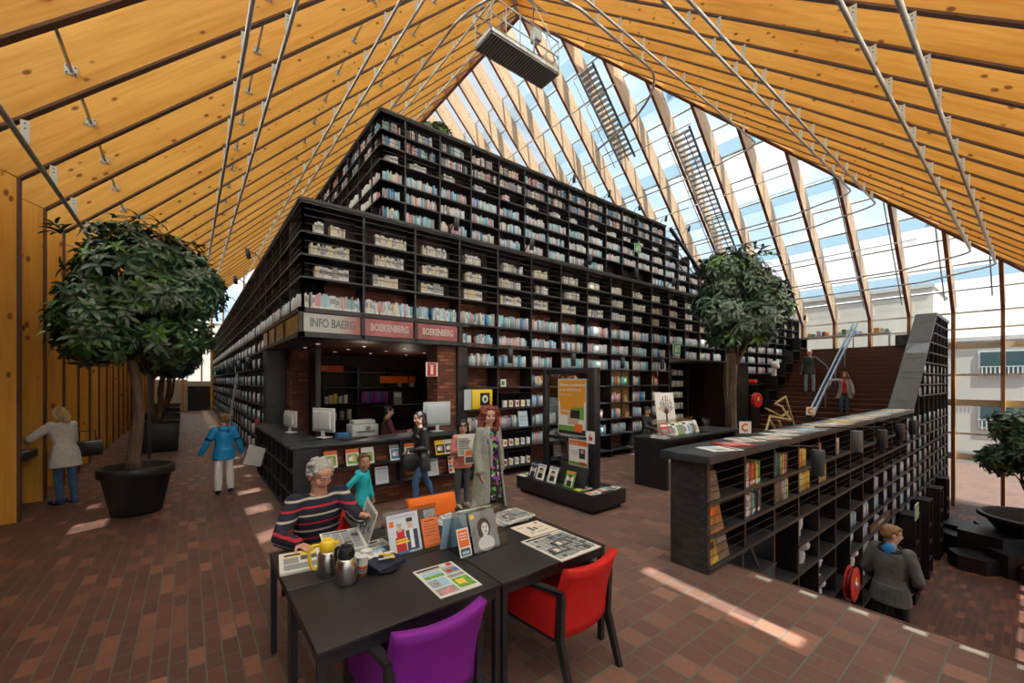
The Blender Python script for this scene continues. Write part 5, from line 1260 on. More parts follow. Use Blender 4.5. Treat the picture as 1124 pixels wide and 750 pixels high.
    if hair:
        kind, m_ = hair; mb = MB(m_)
        E_ = lambda c, r: mb.ell(P_(*c), tuple(v*k for v in r), HM, 16, 12)
        C_ = lambda a, ra, b, rb: mb.cap(P_(*a), ra*k, P_(*b), rb*k, 10)
        rr = random.Random(hash(label) % 1000 if False else len(label))
        E_((0, -.020, .042), (.084, .098, .084))
        if kind == 'short':
            E_((0, -.045, .005), (.083, .075, .075)); C_((-.05, .055, .085), .022, (.05, .055, .085), .022)
            for s in (-1, 1): C_((s*.078, .02, .02), .010, (s*.078, .015, .045), .014)
        elif kind == 'grey_wavy':
            E_((0, -.050, .005), (.088, .075, .078))
            for i in range(34): a = rr.uniform(-1, 1)*2.6; z = rr.uniform(-.01, .105); r_ = math.sqrt(max(.02, 1-((z-.04)/.095)**2)); x, y = .084*r_*math.sin(a), -.018-.094*r_*math.cos(a); y = min(y, .062); E_((x, y, z), (.022, .020, .018))
        elif kind == 'curly_long':
            E_((0, -.022, .052), (.098, .100, .088)); E_((0, .02, .098), (.060, .060, .030))
            for s in (-1, 1): C_((s*.074, -.01, .05), .038, (s*.104, -.01, -.06), .044); C_((s*.104, -.01, -.06), .044, (s*.108, .01, -.16), .040)
            C_((0, -.06, .03), .085, (0, -.075, -.13), .075)
            for i in range(70):
                a = rr.uniform(-2.35, 2.35); z = rr.uniform(-.20, .11); r_ = .105 if z < .03 else .105*math.sqrt(max(.05, 1-((z-.03)/.10)**2)); E_((r_*1.12*math.sin(a), -.02-r_*math.cos(a), z), (.027, .025, .030))
        elif kind == 'long':
            for s in (-1, 1): C_((s*.064, -.02, .05), .030, (s*.078, -.025, -.08), .032); C_((s*.078, -.025, -.08), .032, (s*.07, -.045, -.22), .024); C_((s*.015, .052, .098), .022, (s*.070, .045, .03), .016)
            C_((0, -.055, .03), .078, (0, -.075, -.12), .070); C_((0, -.075, -.12), .070, (0, -.075, -.25), .045)
        elif kind == 'bob':
            for s in (-1, 1): C_((s*.066, -.005, .05), .034, (s*.088, .0, -.05), .036); C_((s*.088, 0, -.05), .036, (s*.085, -.01, -.12), .026)
            C_((0, -.055, .03), .085, (0, -.075, -.09), .080); C_((0, -.075, -.09), .08, (0, -.08, -.15), .055)
        elif kind == 'bangs':
            for s in (-1, 1): C_((s*.068, .0, .05), .030, (s*.082, .005, -.05), .028); C_((s*.082, .005, -.05), .028, (s*.08, .0, -.15), .020)
            C_((-.05, .066, .055), .020, (.05, .066, .055), .020); C_((-.035, .078, .04), .014, (.035, .078, .04), .014); C_((0, -.055, .03), .078, (0, -.07, -.12), .060)
        me = remeshed(mb, max(.007, vox*.8), 2, .5, 'hair', m_, .034 if kind == 'curly_long' else .016, .028 if kind == 'curly_long' else .018)
        # keep the face clear
        obj('hair', me, T)
    if extra: extra(T, J, P_, HM, pel, sp, TM, nk, hc, k)
    return T, J
def stripe_mat(name, bands, per, base):
    m, nt, b, out = base_mat(name); tc = nd(nt, 'ShaderNodeTexCoord'); sp = nd(nt, 'ShaderNodeSeparateXYZ'); nt.links.new(tc.outputs['Object'], sp.inputs[0])
    fr = nd(nt, 'ShaderNodeMath', operation='MULTIPLY'); fr.inputs[1].default_value = 1/per; nt.links.new(sp.outputs[2], fr.inputs[0])
    f2 = nd(nt, 'ShaderNodeMath', operation='FRACT'); nt.links.new(fr.outputs[0], f2.inputs[0])
    rp = nd(nt, 'ShaderNodeValToRGB'); rp.color_ramp.interpolation = 'CONSTANT'; rp.color_ramp.elements[0].color = rgb(base); rp.color_ramp.elements[0].position = 0
    rp.color_ramp.elements.remove(rp.color_ramp.elements[1])
    for p0, p1, c in bands:
        e = rp.color_ramp.elements.new(p0); e.color = rgb(c); e = rp.color_ramp.elements.new(p1); e.color = rgb(base)
    nt.links.new(f2.outputs[0], rp.inputs[0]); nt.links.new(rp.outputs[0], b.inputs['Base Color']); b.inputs['Roughness'].default_value = .85
    n = nd(nt, 'ShaderNodeTexNoise', Scale=120.0); nt.links.new(tc.outputs['Object'], n.inputs['Vector']); bp = nd(nt, 'ShaderNodeBump', Strength=.2, Distance=.004); nt.links.new(n.outputs['Fac'], bp.inputs['Height']); nt.links.new(bp.outputs[0], b.inputs['Normal']); return m
def floral_mat(name):
    m, nt, b, out = base_mat(name); tc = nd(nt, 'ShaderNodeTexCoord'); vo = nd(nt, 'ShaderNodeTexVoronoi', Scale=22.0); nt.links.new(tc.outputs['Object'], vo.inputs['Vector'])
    sp = nd(nt, 'ShaderNodeSeparateColor'); nt.links.new(vo.outputs['Color'], sp.inputs[0]); rp = nd(nt, 'ShaderNodeValToRGB'); rp.color_ramp.interpolation = 'CONSTANT'
    cs = [(0, (.012, .012, .015)), (.45, (.55, .05, .30)), (.58, (.25, .06, .45)), (.68, (.10, .45, .06)), (.80, (.02, .02, .02)), (.88, (.75, .55, .60)), (.94, (.05, .2, .4))]
    rp.color_ramp.elements[0].color = rgb(cs[0][1]); rp.color_ramp.elements.remove(rp.color_ramp.elements[1])
    for p, c in cs[1:]: e = rp.color_ramp.elements.new(p); e.color = rgb(c)
    nt.links.new(sp.outputs[0], rp.inputs[0]); nt.links.new(rp.outputs[0], b.inputs['Base Color']); b.inputs['Roughness'].default_value = .7; return m
JEANS = mat('blue_denim', (.055, .13, .26), .8, var=.3, scale=10, bump=.2, bscale=200)
JEANSL = mat('light_denim', (.25, .36, .47), .8, var=.25, scale=8)
DARKJ = mat('dark_denim', (.035, .05, .075), .8, var=.3, scale=10)
BLK = mat('black_cloth', (.012, .012, .014), .7)
def face(dx, dy): return math.atan2(-dx, dy)
# seated man
SWEAT = stripe_mat('navy_striped_knit', [(.05, .17, (.50, .02, .03)), (.55, .67, (.50, .45, .36))], .135, (.012, .014, .035))
def cuff(T, J, P_, HM, pel, sp, TM, nk, hc, k):
    mb = MB(BLK).tube([nk+TM @ V((.062*math.cos(a), .05*math.sin(a), -.012)) for a in [2*PI*j/20 for j in range(21)]], .010, 6); obj('collar', mb, T)
human('grey-haired man in a navy sweater with red and cream stripes, seated reading', (.90, 4.00, 0), face(.22, -1), 1.74,
      dict(sit=1, pz=.53, sp=(0, .12, 1), thR=(.12, 1, -.04), thL=(-.12, 1, -.04), shR=(0, -.02, -1), shL=(0, .05, -1), ikR=(.66, 3.50, .79), poleR=(.55, -.5, -.7), ikL=(1.13, 3.46, .90), poleL=(-.5, -.5, -.7), pnR=(0, 0, -1), hdR=(-.3, 1, -.12), pnL=(.3, .6, 0), hdL=(.1, .6, .5), curlL=.7, curlR=.25),
      top=(SWEAT, 1.0, .05, .016, 'sweater'), bottom=(DARKJ, 1.0), shoes=BLK, hair=('grey_wavy', mat('grey_hair', (.36, .35, .33), .7, var=.35, scale=60, stretch=(1, 1, .3))), skin=SKIN2, head=(4, -20, 0), vox=.0065, wide=1.22, extra=cuff, hf=.142)
# blonde woman
QUILT = mat('white_quilted_cloth', (.62, .60, .56), .7, var=.12, scale=18, bump=.9, bscale=14)
BLOND = mat('blonde_hair', (.50, .36, .17), .55, var=.35, scale=40, stretch=(1, 1, .15), bump=.4, bscale=60)
def tote(T, J, P_, HM, pel, sp, TM, nk, hc, k): pass
human('blonde woman in a white quilted jacket and jeans leaning into the left wall recess', (-1.60, 10.0, 0), face(-.75, .85), 1.63,
      dict(sp=(0, .22, 1), thR=(-.03, -.06, -1), thL=(.02, .10, -1), shR=(0, -.12, -1), shL=(0, -.1, -1), ikL=(-2.05, 10.15, 1.05), uaR=(.16, .12, -1), faR=(.0, .75, -.5), poleL=(-1, -.4, -.5)),
      top=(QUILT, 1.0, .15, .022), bottom=(JEANS, 1.0), shoes=mat('blue_canvas', (.05, .10, .25), .8), hair=('bob', BLOND), head=(10, -24, 0), vox=.009, female=True)
# boy in blue
BLUEJ = mat('bright_blue_shell', (.005, .27, .62), .55, bump=.4, bscale=12)
def hood(T, J, P_, HM, pel, sp, TM, nk, hc, k):
    mb = MB(mat('navy_lining', (.01, .02, .06), .7)).ell(nk+TM @ V((.045, -.075, -.07)), (.030, .03, .09), TM, 12, 8); obj('hood_lining', mb, T)
    mb = MB(BLUEJ).ell(nk+TM @ V((0, -.06, -.035)), (.10, .055, .06), TM, 16, 10); obj('hood', mb, T)
    for n_ in 'RL':
        a = J['sd'+n_].lerp(J['el'+n_], .72); d = (J['el'+n_]-J['sd'+n_]).normalized(); mb = MB(mat('navy_lining', (.01, .02, .06), .7)).cap(a, .060, a+d*.012, .060); obj('sleeve_band', mb, T)
human('boy in a bright blue jacket and white trousers walking down the aisle', (.52, 9.15, 0), face(-.10, 1), 1.44,
      dict(sp=(0, .03, 1), thR=(.05, .10, -1), thL=(-.05, -.10, -1), shR=(.02, -.12, -1), shL=(-.02, -.05, -1), uaR=(.35, .05, -1), faR=(.35, .1, -1), uaL=(-.5, -.05, -1), faL=(-.45, .2, -1), curlR=1.1),
      top=(BLUEJ, 1.0, .10, .022), bottom=(mat('white_trousers', (.84, .82, .84), .8, bump=.4, bscale=12), .96, .022), shoes=BLK, hair=('short', mat('sandy_hair', (.20, .11, .06), .7, var=.3, scale=40)), head=(25, -4, 0), vox=.009, hf=.148, extra=hood)
mb = MB(mat('white_plastic_bag', (.85, .86, .86), .45, bump=.5, bscale=10)); mb.prism([(-.17, .0, -.17), (.13, .0, -.24), (.22, .0, .10), (-.07, .0, .20)], (0, .05, 0))
single('carrier_bag', remeshed(mb, .008, 6, .5, 'carrier_bag', mb.ms[0], .02, .08), 'white plastic carrier bag swinging from the hand of the boy in blue', 'bag', (.98, 9.28, .62), R(-25))
# librarian
def glasses(T, J, P_, HM, pel, sp, TM, nk, hc, k):
    mb = MB(BLK)
    for s in (-1, 1): mb.tube([P_(s*.031+.021*math.cos(a), .094, .003+.015*math.sin(a)) for a in [2*PI*j/16 for j in range(17)]], .0016, 5, False); mb.tube([P_(s*.052, .092, .005), P_(s*.078, -.005, .003)], .0015, 5)
    mb.tube([P_(-.01, .096, .004), P_(.01, .096, .004)], .0016, 5); obj('glasses', mb, T)
human('librarian in a burgundy cardigan and glasses standing behind the information desk', (3.08, 7.95, 0), face(.95, -.25), 1.56,
      dict(sp=(0, .06, 1), uaR=(.2, .35, -.9), faR=(0, 1, .15), uaL=(-.2, .2, -1), faL=(0, 1, .0), curlR=.6),
      top=(mat('burgundy_knit', (.10, .018, .03), .85, bump=.2, bscale=80), 1.0, .08, .014, 'cardigan'), bottom=(DARKJ, 1), shoes=BLK, hair=('short', mat('black_hair', (.010, .009, .010), .4, var=.3, scale=40)), head=(0, -6, 0), extra=glasses, female=True)
# woman in leather jacket
LEATH = mat('black_leather', (.014, .014, .017), .33, var=.3, scale=8, bump=.4, bscale=9)
BHAIR = mat('long_black_hair', (.012, .010, .012), .38, var=.3, scale=60, stretch=(1, 1, .12), bump=.3, bscale=60)
BLUESH = mat('cobalt_sandal', (.02, .03, .42), .45)
_, J = human('woman with long black hair, black leather jacket and rolled jeans walking left', (2.92, 6.06, 0), face(-1, .05), 1.60,
      dict(sp=(0, .02, 1), thR=(.02, -.30, -1), thL=(-.02, .36, -1), shR=(0, -.50, -1), shL=(0, .02, -1), uaR=(.05, -.05, -1), faR=(-.1, .1, -1), uaL=(-.05, -.1, -1), faL=(.25, .75, -.10), curlL=.9, pnL=(0, 0, -1), ftR=(.1, 1, -.25)),
      top=(LEATH, 1.0, .13, .012), bottom=(JEANS, .93), shoes=BLUESH, hair=('long', BHAIR), head=(14, -8, 0), skin=SKIN, vox=.009, female=True)
mb = MB(BLK).ell((0, 0, 0), (.15, .07, .14), None, 20, 14); mb.tube([(-.09, 0, .09), (-.05, 0, .22), (.05, 0, .22), (.09, 0, .09)], .010, 8)
single('shoulder_bag', mb, 'round black shoulder bag carried by the woman in the leather jacket', 'bag', (2.66, 5.87, .80), R(5))
# girl in pink
PINK = mat('coral_pink_knit', (.70, .22, .20), .8, bump=.3, bscale=60)
human('dark-haired girl in a coral pink top clutching newspapers', (3.50, 5.76, 0), face(-.10, -1), 1.40,
      dict(thR=(.03, .05, -1), thL=(-.03, -.04, -1), uaR=(.25, .15, -1), faR=(-.35, .8, .35), uaL=(-.25, .15, -1), faL=(.35, .8, .25), curlR=.8, curlL=.8, pnR=(0, -1, 0), pnL=(0, -1, 0)),
      top=(PINK, 1.0, .07, .014, 'sweater'), bottom=(mat('grey_denim', (.09, .11, .13), .8), 1), shoes=mat('cream_shoe', (.6, .55, .48), .6), hair=('bangs', mat('dark_brown_hair', (.022, .014, .012), .5, var=.3, scale=50)), head=(-24, -8, 0), hf=.15, female=True)
mb = MB(PAPER); mb.prism([(-.15, 0, -.16), (.15, 0, -.16), (.15, .02, .17), (-.15, .02, .17)], (0, .012, 0)); 
for k in range(7): mb.use(GREYP).box(-.13, .02+.02*(k % 3), -.003, .01, -.13+.038*k, -.115+.038*k)
single('newspaper', mb, 'newspapers held against the chest of the girl in pink', 'newspaper', (3.40, 5.46, 1.04), R(-10))
mb = MB(BEIGEP).box(-.11, .11, 0, .012, -.11, .11); mb.use(ORANGE).box(-.09, .09, -.001, .001, .02, .1); mb.use(DGREY).box(-.09, .05, -.001, .001, -.09, 0)
single('magazine', mb, 'orange magazine held by the girl in pink below her newspapers', 'magazine', (3.46, 5.44, .86), R(-10))
# redhead
def lower(T, J, P_, HM, pel, sp, TM, nk, hc, k):
    mb = MB(mat('green_scarf', (.16, .55, .10), .6)).tube([nk+TM @ V((-.055, .02, .0)), nk+TM @ V((-.03, .085, -.10)), nk+TM @ V((0, .108, -.17))], .012, 8).tube([nk+TM @ V((.055, .02, .0)), nk+TM @ V((.03, .085, -.10)), nk+TM @ V((0, .108, -.17))], .012, 8); obj('neckline', mb, T, label='bright green neckline')
human('smiling woman with curly red hair in a long grey cardigan over a floral dress', (3.22, 4.62, 0), face(.12, -1), 1.70,
      dict(sp=(0, -.01, 1), thR=(.02, .08, -1), thL=(-.02, -.06, -1), uaR=(.17, -.06, -1), faR=(-.02, .30, -1), uaL=(-.12, .05, -1), faL=(-.0, .12, -1), curlR=.5, pnR=(-1, .3, 0)),
      top=(floral_mat('floral_print'), .0, .26, .008, 'dress'), coat=(mat('grey_green_wool', (.30, .30, .26), .9, var=.12, scale=50, bump=.5, bscale=90), .36, .020), bottom=(BLK, 1.0), shoes=BLK, hair=('curly_long', mat('auburn_hair', (.20, .035, .022), .5, var=.4, scale=40, bump=.4, bscale=50)), head=(-28, -2, -4), vox=.0065, female=True, extra=lower, hf=.137)
# boy in turquoise
TURQ = mat('turquoise_fleece', (.01, .48, .56), .75, var=.08, scale=14, bump=.35, bscale=25)
def print_(T, J, P_, HM, pel, sp, TM, nk, hc, k):
    mb = MB(mat('purple_trim', (.16, .03, .25), .7)).tube([nk+TM @ V((.052*math.cos(a), .045*math.sin(a), .0)) for a in [2*PI*j/18 for j in range(19)]], .012, 6); obj('collar', mb, T)
    mb = MB(TURQ).ell(nk+TM @ V((0, -.05, -.02)), (.075, .05, .045), TM, 14, 10); obj('hood', mb, T)
human('small boy in a turquoise hooded top looking towards the tables', (1.78, 5.42, 0), face(.75, -.62), 1.04,
      dict(sp=(0, .04, 1), thR=(.03, .12, -1), thL=(-.03, -.12, -1), uaR=(.35, -.75, -.75), faR=(.1, -.55, -.8), uaL=(-.2, .15, -1), faL=(.0, .3, -1)),
      top=(TURQ, 1.0, .11, .014, 'hooded_top'), bottom=(mat('turquoise_trousers', (.015, .40, .47), .8), 1.0), shoes=mat('cream_shoe', (.6, .55, .48), .6), hair=('short', mat('curly_brown_hair', (.10, .055, .03), .7, var=.4, scale=60)), skin=SKIN3, head=(-55, -2, 0), hf=.20, vox=.0075, extra=print_)
# boy in black by the shelves
human('boy in a dark jacket with a yellow collar standing behind the magazine table', (9.35, 6.30, 0), face(.25, -.9), 1.36,
      dict(sp=(0, .05, 1), uaR=(.2, .2, -1), faR=(-.1, .8, -.2), uaL=(-.2, .4, -1), faL=(.0, 1, .1), curlL=.6),
      top=(mat('dark_shell_cloth', (.018, .022, .026), .6, bump=.3, bscale=14), 1.0, .10, .02), bottom=(JEANS, 1), shoes=BLK, hair=('short', mat('black_hair', (.01, .009, .01), .4)), skin=SKIN3, head=(5, -12, 0), hf=.15, vox=.011,
      extra=lambda T, J, P_, HM, pel, sp, TM, nk, hc, k: obj('collar', MB(YEL).ell(nk+TM @ V((0, .045, -.02)), (.03, .02, .05), TM, 12, 8), T))
# man on stairs
human('white-haired man in a dark jacket and pale jeans coming down the wooden stairs', (19.45, 5.62, 1.5525), face(-1, -.35), 1.74,
      dict(sp=(0, .03, 1), thR=(.08, .03, -1), thL=(-.08, .03, -1), uaR=(.3, .0, -1), faR=(.1, .25, -1), ikL=(19.35, 4.98, 2.50), poleL=(-1, -.4, -.4), curlL=.8),
      top=(mat('dark_green_black_cloth', (.018, .026, .024), .6), 1.0, .10, .02), bottom=(JEANSL, 1.0, .01), shoes=BLK, hair=('short', mat('white_hair', (.75, .74, .72), .7)), skin=SKIN2, head=(0, -22, 0), vox=.012,
      extra=lambda T, J, P_, HM, pel, sp, TM, nk, hc, k: obj('shirt_collar', MB(mat('sky_shirt', (.2, .4, .6), .7)).ell(nk+TM @ V((0, .05, -.03)), (.035, .025, .07), TM, 12, 8), T))
# woman on stairs
def redsh(T, J, P_, HM, pel, sp, TM, nk, hc, k):
    obj('hood', MB(mat('fur_trim', (.35, .24, .16), .9, bump=1, bscale=60)).tube([nk+TM @ V((.09*math.cos(a), .05*math.sin(a)-.03, .01)) for a in [2*PI*j/16 for j in range(17)]], .03, 8), T)
human('woman in an open grey coat over a red shirt stepping down the wooden stairs', (18.42, 4.28, .8625), face(-1, -.3), 1.50,
      dict(sp=(0, .10, 1), thR=(.04, .1, -1), thL=(-.04, .02, -1), shR=(0, -.1, -1), ikR=(18.30, 4.70, 1.85), poleR=(1, -.3, -.4), uaL=(-.3, .05, -1), faL=(-.1, .3, -1)),
      top=(mat('red_shirt', (.50, .02, .02), .7), 1.0, .03, .006, 'shirt'), coat=(mat('silver_grey_shell', (.30, .32, .34), .6, bump=.4, bscale=14), .16, .016), bottom=(JEANS, 1), shoes=BLK, hair=('curly_long', mat('brown_hair', (.16, .07, .04), .6, var=.3, scale=40)), head=(-15, -5, 14), vox=.012, female=True, extra=redsh)
# teenager on the lower steps
GRJ = mat('grey_softshell', (.10, .105, .11), .6, var=.25, scale=5, bump=.3, bscale=10)
def bhood(T, J, P_, HM, pel, sp, TM, nk, hc, k):
    mb = MB(mat('electric_blue_lining', (.02, .22, .62), .6)).ell(nk+TM @ V((.0, -.075, -.03)), (.070, .040, .085), TM, 16, 12); obj('hood_lining', mb, T)
    for n_ in 'RL': e = J['el'+n_]; w_ = J['wr'+n_]; obj('sleeve_panel', MB(BLK).cap(e.lerp(w_, .3), .060, e.lerp(w_, .92), .050), T)
    mb = MB(BLK).tube([nk+TM @ V((.105*math.cos(a), .065*math.sin(a)-.03, -.015+.03*math.sin(a))) for a in [2*PI*j/20 for j in range(21)]], .020, 8); obj('hood_edge', mb, T)
human('teenage boy in a grey and black jacket with blue hood going down the steps', (6.78, 1.12, -1.392), face(.95, -.12), 1.68,
      dict(sp=(0, .04, 1), thR=(.04, .12, -1), thL=(-.04, -.02, -1), shR=(0, -.10, -1), uaR=(.35, -.1, -1), faR=(-.30, .55, -.65), uaL=(-.3, -.1, -1), faL=(.25, .6, -.6), curlR=1, curlL=1),
      top=(GRJ, 1.0, .10, .018), bottom=(BLK, 1.0, .012), shoes=BLK, hair=('short', mat('dark_blond_hair', (.26, .15, .07), .6, var=.35, scale=50)), skin=SKIN, head=(-52, -6, 0), vox=.008, extra=bhood)
# ---------------------------------------------------------------- left recess counter by blonde woman
mb = MB(BLACK).rbox(-2.70, -1.98, 9.25, 10.40, .78, .90, .01); mb.box(-2.7, -2.1, 9.25, 9.3, 0, .78)
single('wall_desk', recentre(obj('tmpd', mb)).data, 'black desk built between the timber fins beside the blonde woman', 'desk', (-2.34, 9.825, 0))
bpy.data.objects.remove(bpy.data.objects['tmpd'])
for k in range(3):
    mb = printed(.24, .32, PAPER if k != 1 else GREYP, news_blocks(rn, 3, True, 1), .006); single('magazine', mb, f'magazine on the black desk in the left wall recess, {ordinal(k)} from the front', 'magazine', (-2.2, 9.5+.3*k, .90), R(80))
mb = MB(BLK).rbox(-.05, .05, -.20, .20, 0, .26, .02); mb.tube([(0, -.12, .25), (0, -.10, .44), (0, .10, .44), (0, .12, .25)], .009, 8)
single('handbag', mb, 'flat black handbag at the hip of the blonde woman', 'bag', (-1.38, 10.28, .72), R(-60))

# ---------------------------------------------------------------- display stand
T = thing('display_stand', 'black display stand with posters and a low plinth of brochures', 'stand', (4.78, 4.12, 0))
mb = MB(BLACK).rbox(0, .80, 0, 1.84, .07, .30, .008); mb.use(RUBBER).box(.06, .74, .06, 1.78, 0, .07); obj('plinth', mb, T)
mb = MB(BLACK).rbox(.36, .50, .28, .42, .3, 2.25, .006); mb.rbox(.40, .46, .42, 1.52, 2.15, 2.25, .005); mb.rbox(.38, .48, 1.46, 1.54, .3, 2.25, .005); mb.box(.41, .45, .42, 1.46, 1.00, 1.06); obj('frame', mb, T)
mb = MB(CLEAR).box(.425, .435, .42, 1.46, .3, 2.15); obj('glass_panel', mb, T)
def poster(y0, y1, z0, z1, x, blocks, lab, par, texts=()):
    w_ = y1-y0; h_ = z1-z0
    mb = MB(ALU).box(x-.012, x, y0-.02, y1+.02, z0-.02, z1+.02); mb.use(WHITE).box(x-.014, x-.012, y0, y1, z0, z1)
    for k, (a0, a1, b0, b1, m) in enumerate(blocks): mb.use(m).box(x-.0145-.0003*k, x-.013, y1-a1*w_, y1-a0*w_, z0+b0*h_, z0+b1*h_)
    p = obj('poster', mb, par, label=lab)
    for (txt, sz, u, v, m) in texts:
        q = obj('lettering', text_mesh(txt, sz, m, .0006, 'LEFT'), p); q.location = (x-.019-.0003*len(blocks), y1-u*w_, z0+v*h_); q.rotation_euler = (PI/2, 0, -PI/2)
OG = mat('amber_orange_print', (.75, .33, .03), .5)
poster(.50, 1.12, 1.12, 2.05, .40, [(0, 1, .60, 1, OG), (.05, .95, .45, .62, OG), (.08, .5, .35, .52, OG), (.5, .95, .28, .50, GRN), (.35, .75, .18, .42, FACEP), (.45, .8, .3, .45, DKTXT), (0, 1, .0, .10, DKTXT), (.0, .7, .06, .16, GRN), (.62, .9, .06, .2, ORANGE)], 'orange poster in a silver frame', T,
       [('Nieuwe activiteiten', .075, .05, .91, WHITE), ('in de bibliotheek', .075, .05, .82, WHITE), ('elke week open', .045, .05, .73, WHITE), ('Pakketten', .055, .12, .43, WHITE)])
poster(.46, .86, .62, 1.03, .40, [(0, 1, .80, 1, ORANGE), (.1, .5, .55, .58, GREYP), (.1, .5, .48, .51, GREYP), (.1, .45, .40, .43, GREYP), (.55, .88, .28, .68, DKTXT), (.64, .8, .5, .64, FACEP), (0, 1, 0, .12, GRN), (.6, .9, .04, .14, RED)], 'white notice poster with an orange top', T, [('Leesclub', .05, .08, .88, WHITE)])
mb = MB(WHITE).box(.345, .352, .27, .44, 1.02, 1.22); mb.use(RED).box(.343, .345, .31, .39, 1.07, 1.13).box(.343, .345, .36, .38, 1.13, 1.17); obj('notice_card', mb, T, label='white card with a red mark')
def bro(label, x, y, z, rz, w_, h_, base, blocks, lean=18, group=None, cat='brochure', name='brochure', texts=()):
    return leaning(name, label, cat, (x, y, z), rz, w_, h_, base, blocks, lean, .006, group, texts)
Rm = R(-90)
for k, (y, b_) in enumerate(((5.62, 'dark'), (5.42, 'face'), (5.12, 'face'), (4.72, 'green'))):
    m = {'dark': DARKBL, 'face': WHITE, 'green': GRN}[b_]
    bro(['blue magazine at the far end of the display plinth', 'white magazine with a portrait, second on the display plinth', 'white magazine with a portrait, third on the display plinth', 'green and orange magazine, nearest on the display plinth'][k], 4.86, y, .302, Rm, .21, .27, m,
        [(.15, .85, .1, .7, BEIGEP if b_ == 'face' else WHITE), (.35, .65, .4, .68, FACEP), (.25, .75, .1, .42, DKTXT), (.1, .9, .85, .95, ORANGE if b_ == 'green' else GREYP), (.3, .7, .62, .76, mat('brown_hair_print', (.06, .035, .03), .5))], 20, 'magazines on the display plinth', 'magazine', 'magazine')
mb = MB(RUBBER).prism([(0, -.3, 0), (.02, -.3, 0), (.16, -.3, .30), (.14, -.3, .30)], (0, .62, 0)); single('easel_rest', mb, 'black easel rest behind the nearest plinth magazine', 'stand', (4.97, 4.78, .301))
for k in range(7):
    mb = printed(.15, .21, (WHITE, RED, SKYP, PAPER, GRN, WHITE, BLUEP)[k], [(.1, .9, .6, .9, (ORANGE, WHITE, WHITE, DKTXT, YEL, RED, WHITE)[k]), (.1, .7, .2, .5, GREYP)], .006)
    single('leaflet', mb, f'flat {("white", "red", "sky blue", "cream", "green", "white and red", "blue")[k]} leaflet on the near end of the display plinth', 'leaflet', (4.92+.17*(k % 4), 4.24+.24*(k//4)+.02*(k % 3), .301), R((80, 95, 88, 100, 84, 92, 86)[k]), 'leaflets on the display plinth')
mb = printed(.2, .28, WHITE, [(.1, .9, .3, .7, GRN)], .008); single('leaflet', mb, 'pale green leaflet at the far end of the display plinth', 'leaflet', (4.92, 5.84, .301), R(90))

# ---------------------------------------------------------------- magazine table with the tree painting
T = thing('magazine_table', 'black slab-sided table carrying magazines between display stand and long bookcase', 'table', (6.95, 4.25, 0))
mb = MB(BLACK).rbox(-.02, 2.9, -.05, .72, .90, .95, .006); obj('tabletop', mb, T)
for x in (0, 2.78): mb = MB(BLACK).box(x, x+.09, 0, .68, 0, .90); obj('side_panel', mb, T)
mb = MB(BLACK).box(.09, 2.78, .28, .32, .55, .90); obj('apron', mb, T)
T = thing('painting', 'white canvas painted with a tree of coloured leaves, leaning on the table', 'painting', (7.95, 4.82, .951), R(-18))
mb = MB(WHITE).rbox(-.24, .24, -.015, .015, 0, .84, .004); mb.use(BROWNWOOD)
def brl(a, b, w_, m=None):
    a, b = V((a[0], -.0165, a[1])), V((b[0], -.0165, b[1])); d = (b-a).normalized(); n = V((d.z, 0, -d.x))*w_; mb.prism([a-n, a+n, b+n*.5, b-n*.5], (0, -.0006, 0))
mb.use(mat('dark_red_paint', (.10, .02, .02), .6)); brl((0, .05), (.01, .42), .035); brl((-.1, .05), (.02, .2), .02); brl((.1, .05), (-.01, .2), .02)
tips = []
for k in range(9):
    a = R(15+18.5*k); p = (.01+.2*math.cos(a), .44+.32*math.sin(a)*1.0); brl((.01, .38), p, .010); tips.append(p)
for i, p in enumerate(tips*3):
    q = (p[0]*(.6+.2*(i % 3))+.01, .40+(p[1]-.40)*(.6+.2*(i//9))); mb.use([RED, BLUEP, YEL, SKYP, GREEN, ORANGE][i % 6]); o = len(mb.v); mb.prism([(q[0]-.018, -.0172, q[1]), (q[0], -.0172, q[1]-.018), (q[0]+.02, -.0172, q[1]), (q[0], -.0172, q[1]+.022)], (0, -.0006, 0))
cv = obj('canvas', mb, T); cv.rotation_euler = (R(-9), 0, 0)
T = thing('acrylic_rack', 'clear acrylic rack with leaning magazines on the black table', 'rack', (7.45, 4.40, .951), 0)
mb = MB(CLEAR).box(-.22, 1.3, -.08, .25, 0, .004).box(-.22, -.214, -.08, .25, 0, .10).box(1.294, 1.3, -.08, .25, 0, .3).prism([(-.22, .24, 0), (-.22, .246, 0), (-.22, .306, .3), (-.22, .30, .3)], (1.52, 0, 0)); obj('tray', mb, T)
for k in range(9):
    m = (RED, mat('brown_cover', (.25, .15, .1), .5), WHITE, GRN, GREYP, WHITE, SKYP, DGREY, BEIGEP)[k]
    bro(f'{("red", "brown", "white", "green", "grey", "plain white", "sky blue", "dark", "beige")[k]} magazine leaning in the acrylic rack, {ordinal(k)} from the left', 7.32+.145*k, 4.46+.004*k, .956, R(-16), .20, .26, m, [(.1, .9, .75, .92, WHITE if k not in (2, 5) else DGREY), (.15, .8, .15, .6, GREYP)], 24, 'magazines in the acrylic rack', 'magazine', 'magazine')
for k in range(4):
    mb = printed(.21, .29, (WHITE, PAPER, GREYP, WHITE)[k], news_blocks(rn, 3, True, 1), .012); single('magazine', mb, f'magazine lying flat at the left end of the black table, {ordinal(k)} from the end', 'magazine', (7.08+.11*k, 4.45+.09*(k % 2), .951+.0125*k), R(10*k))

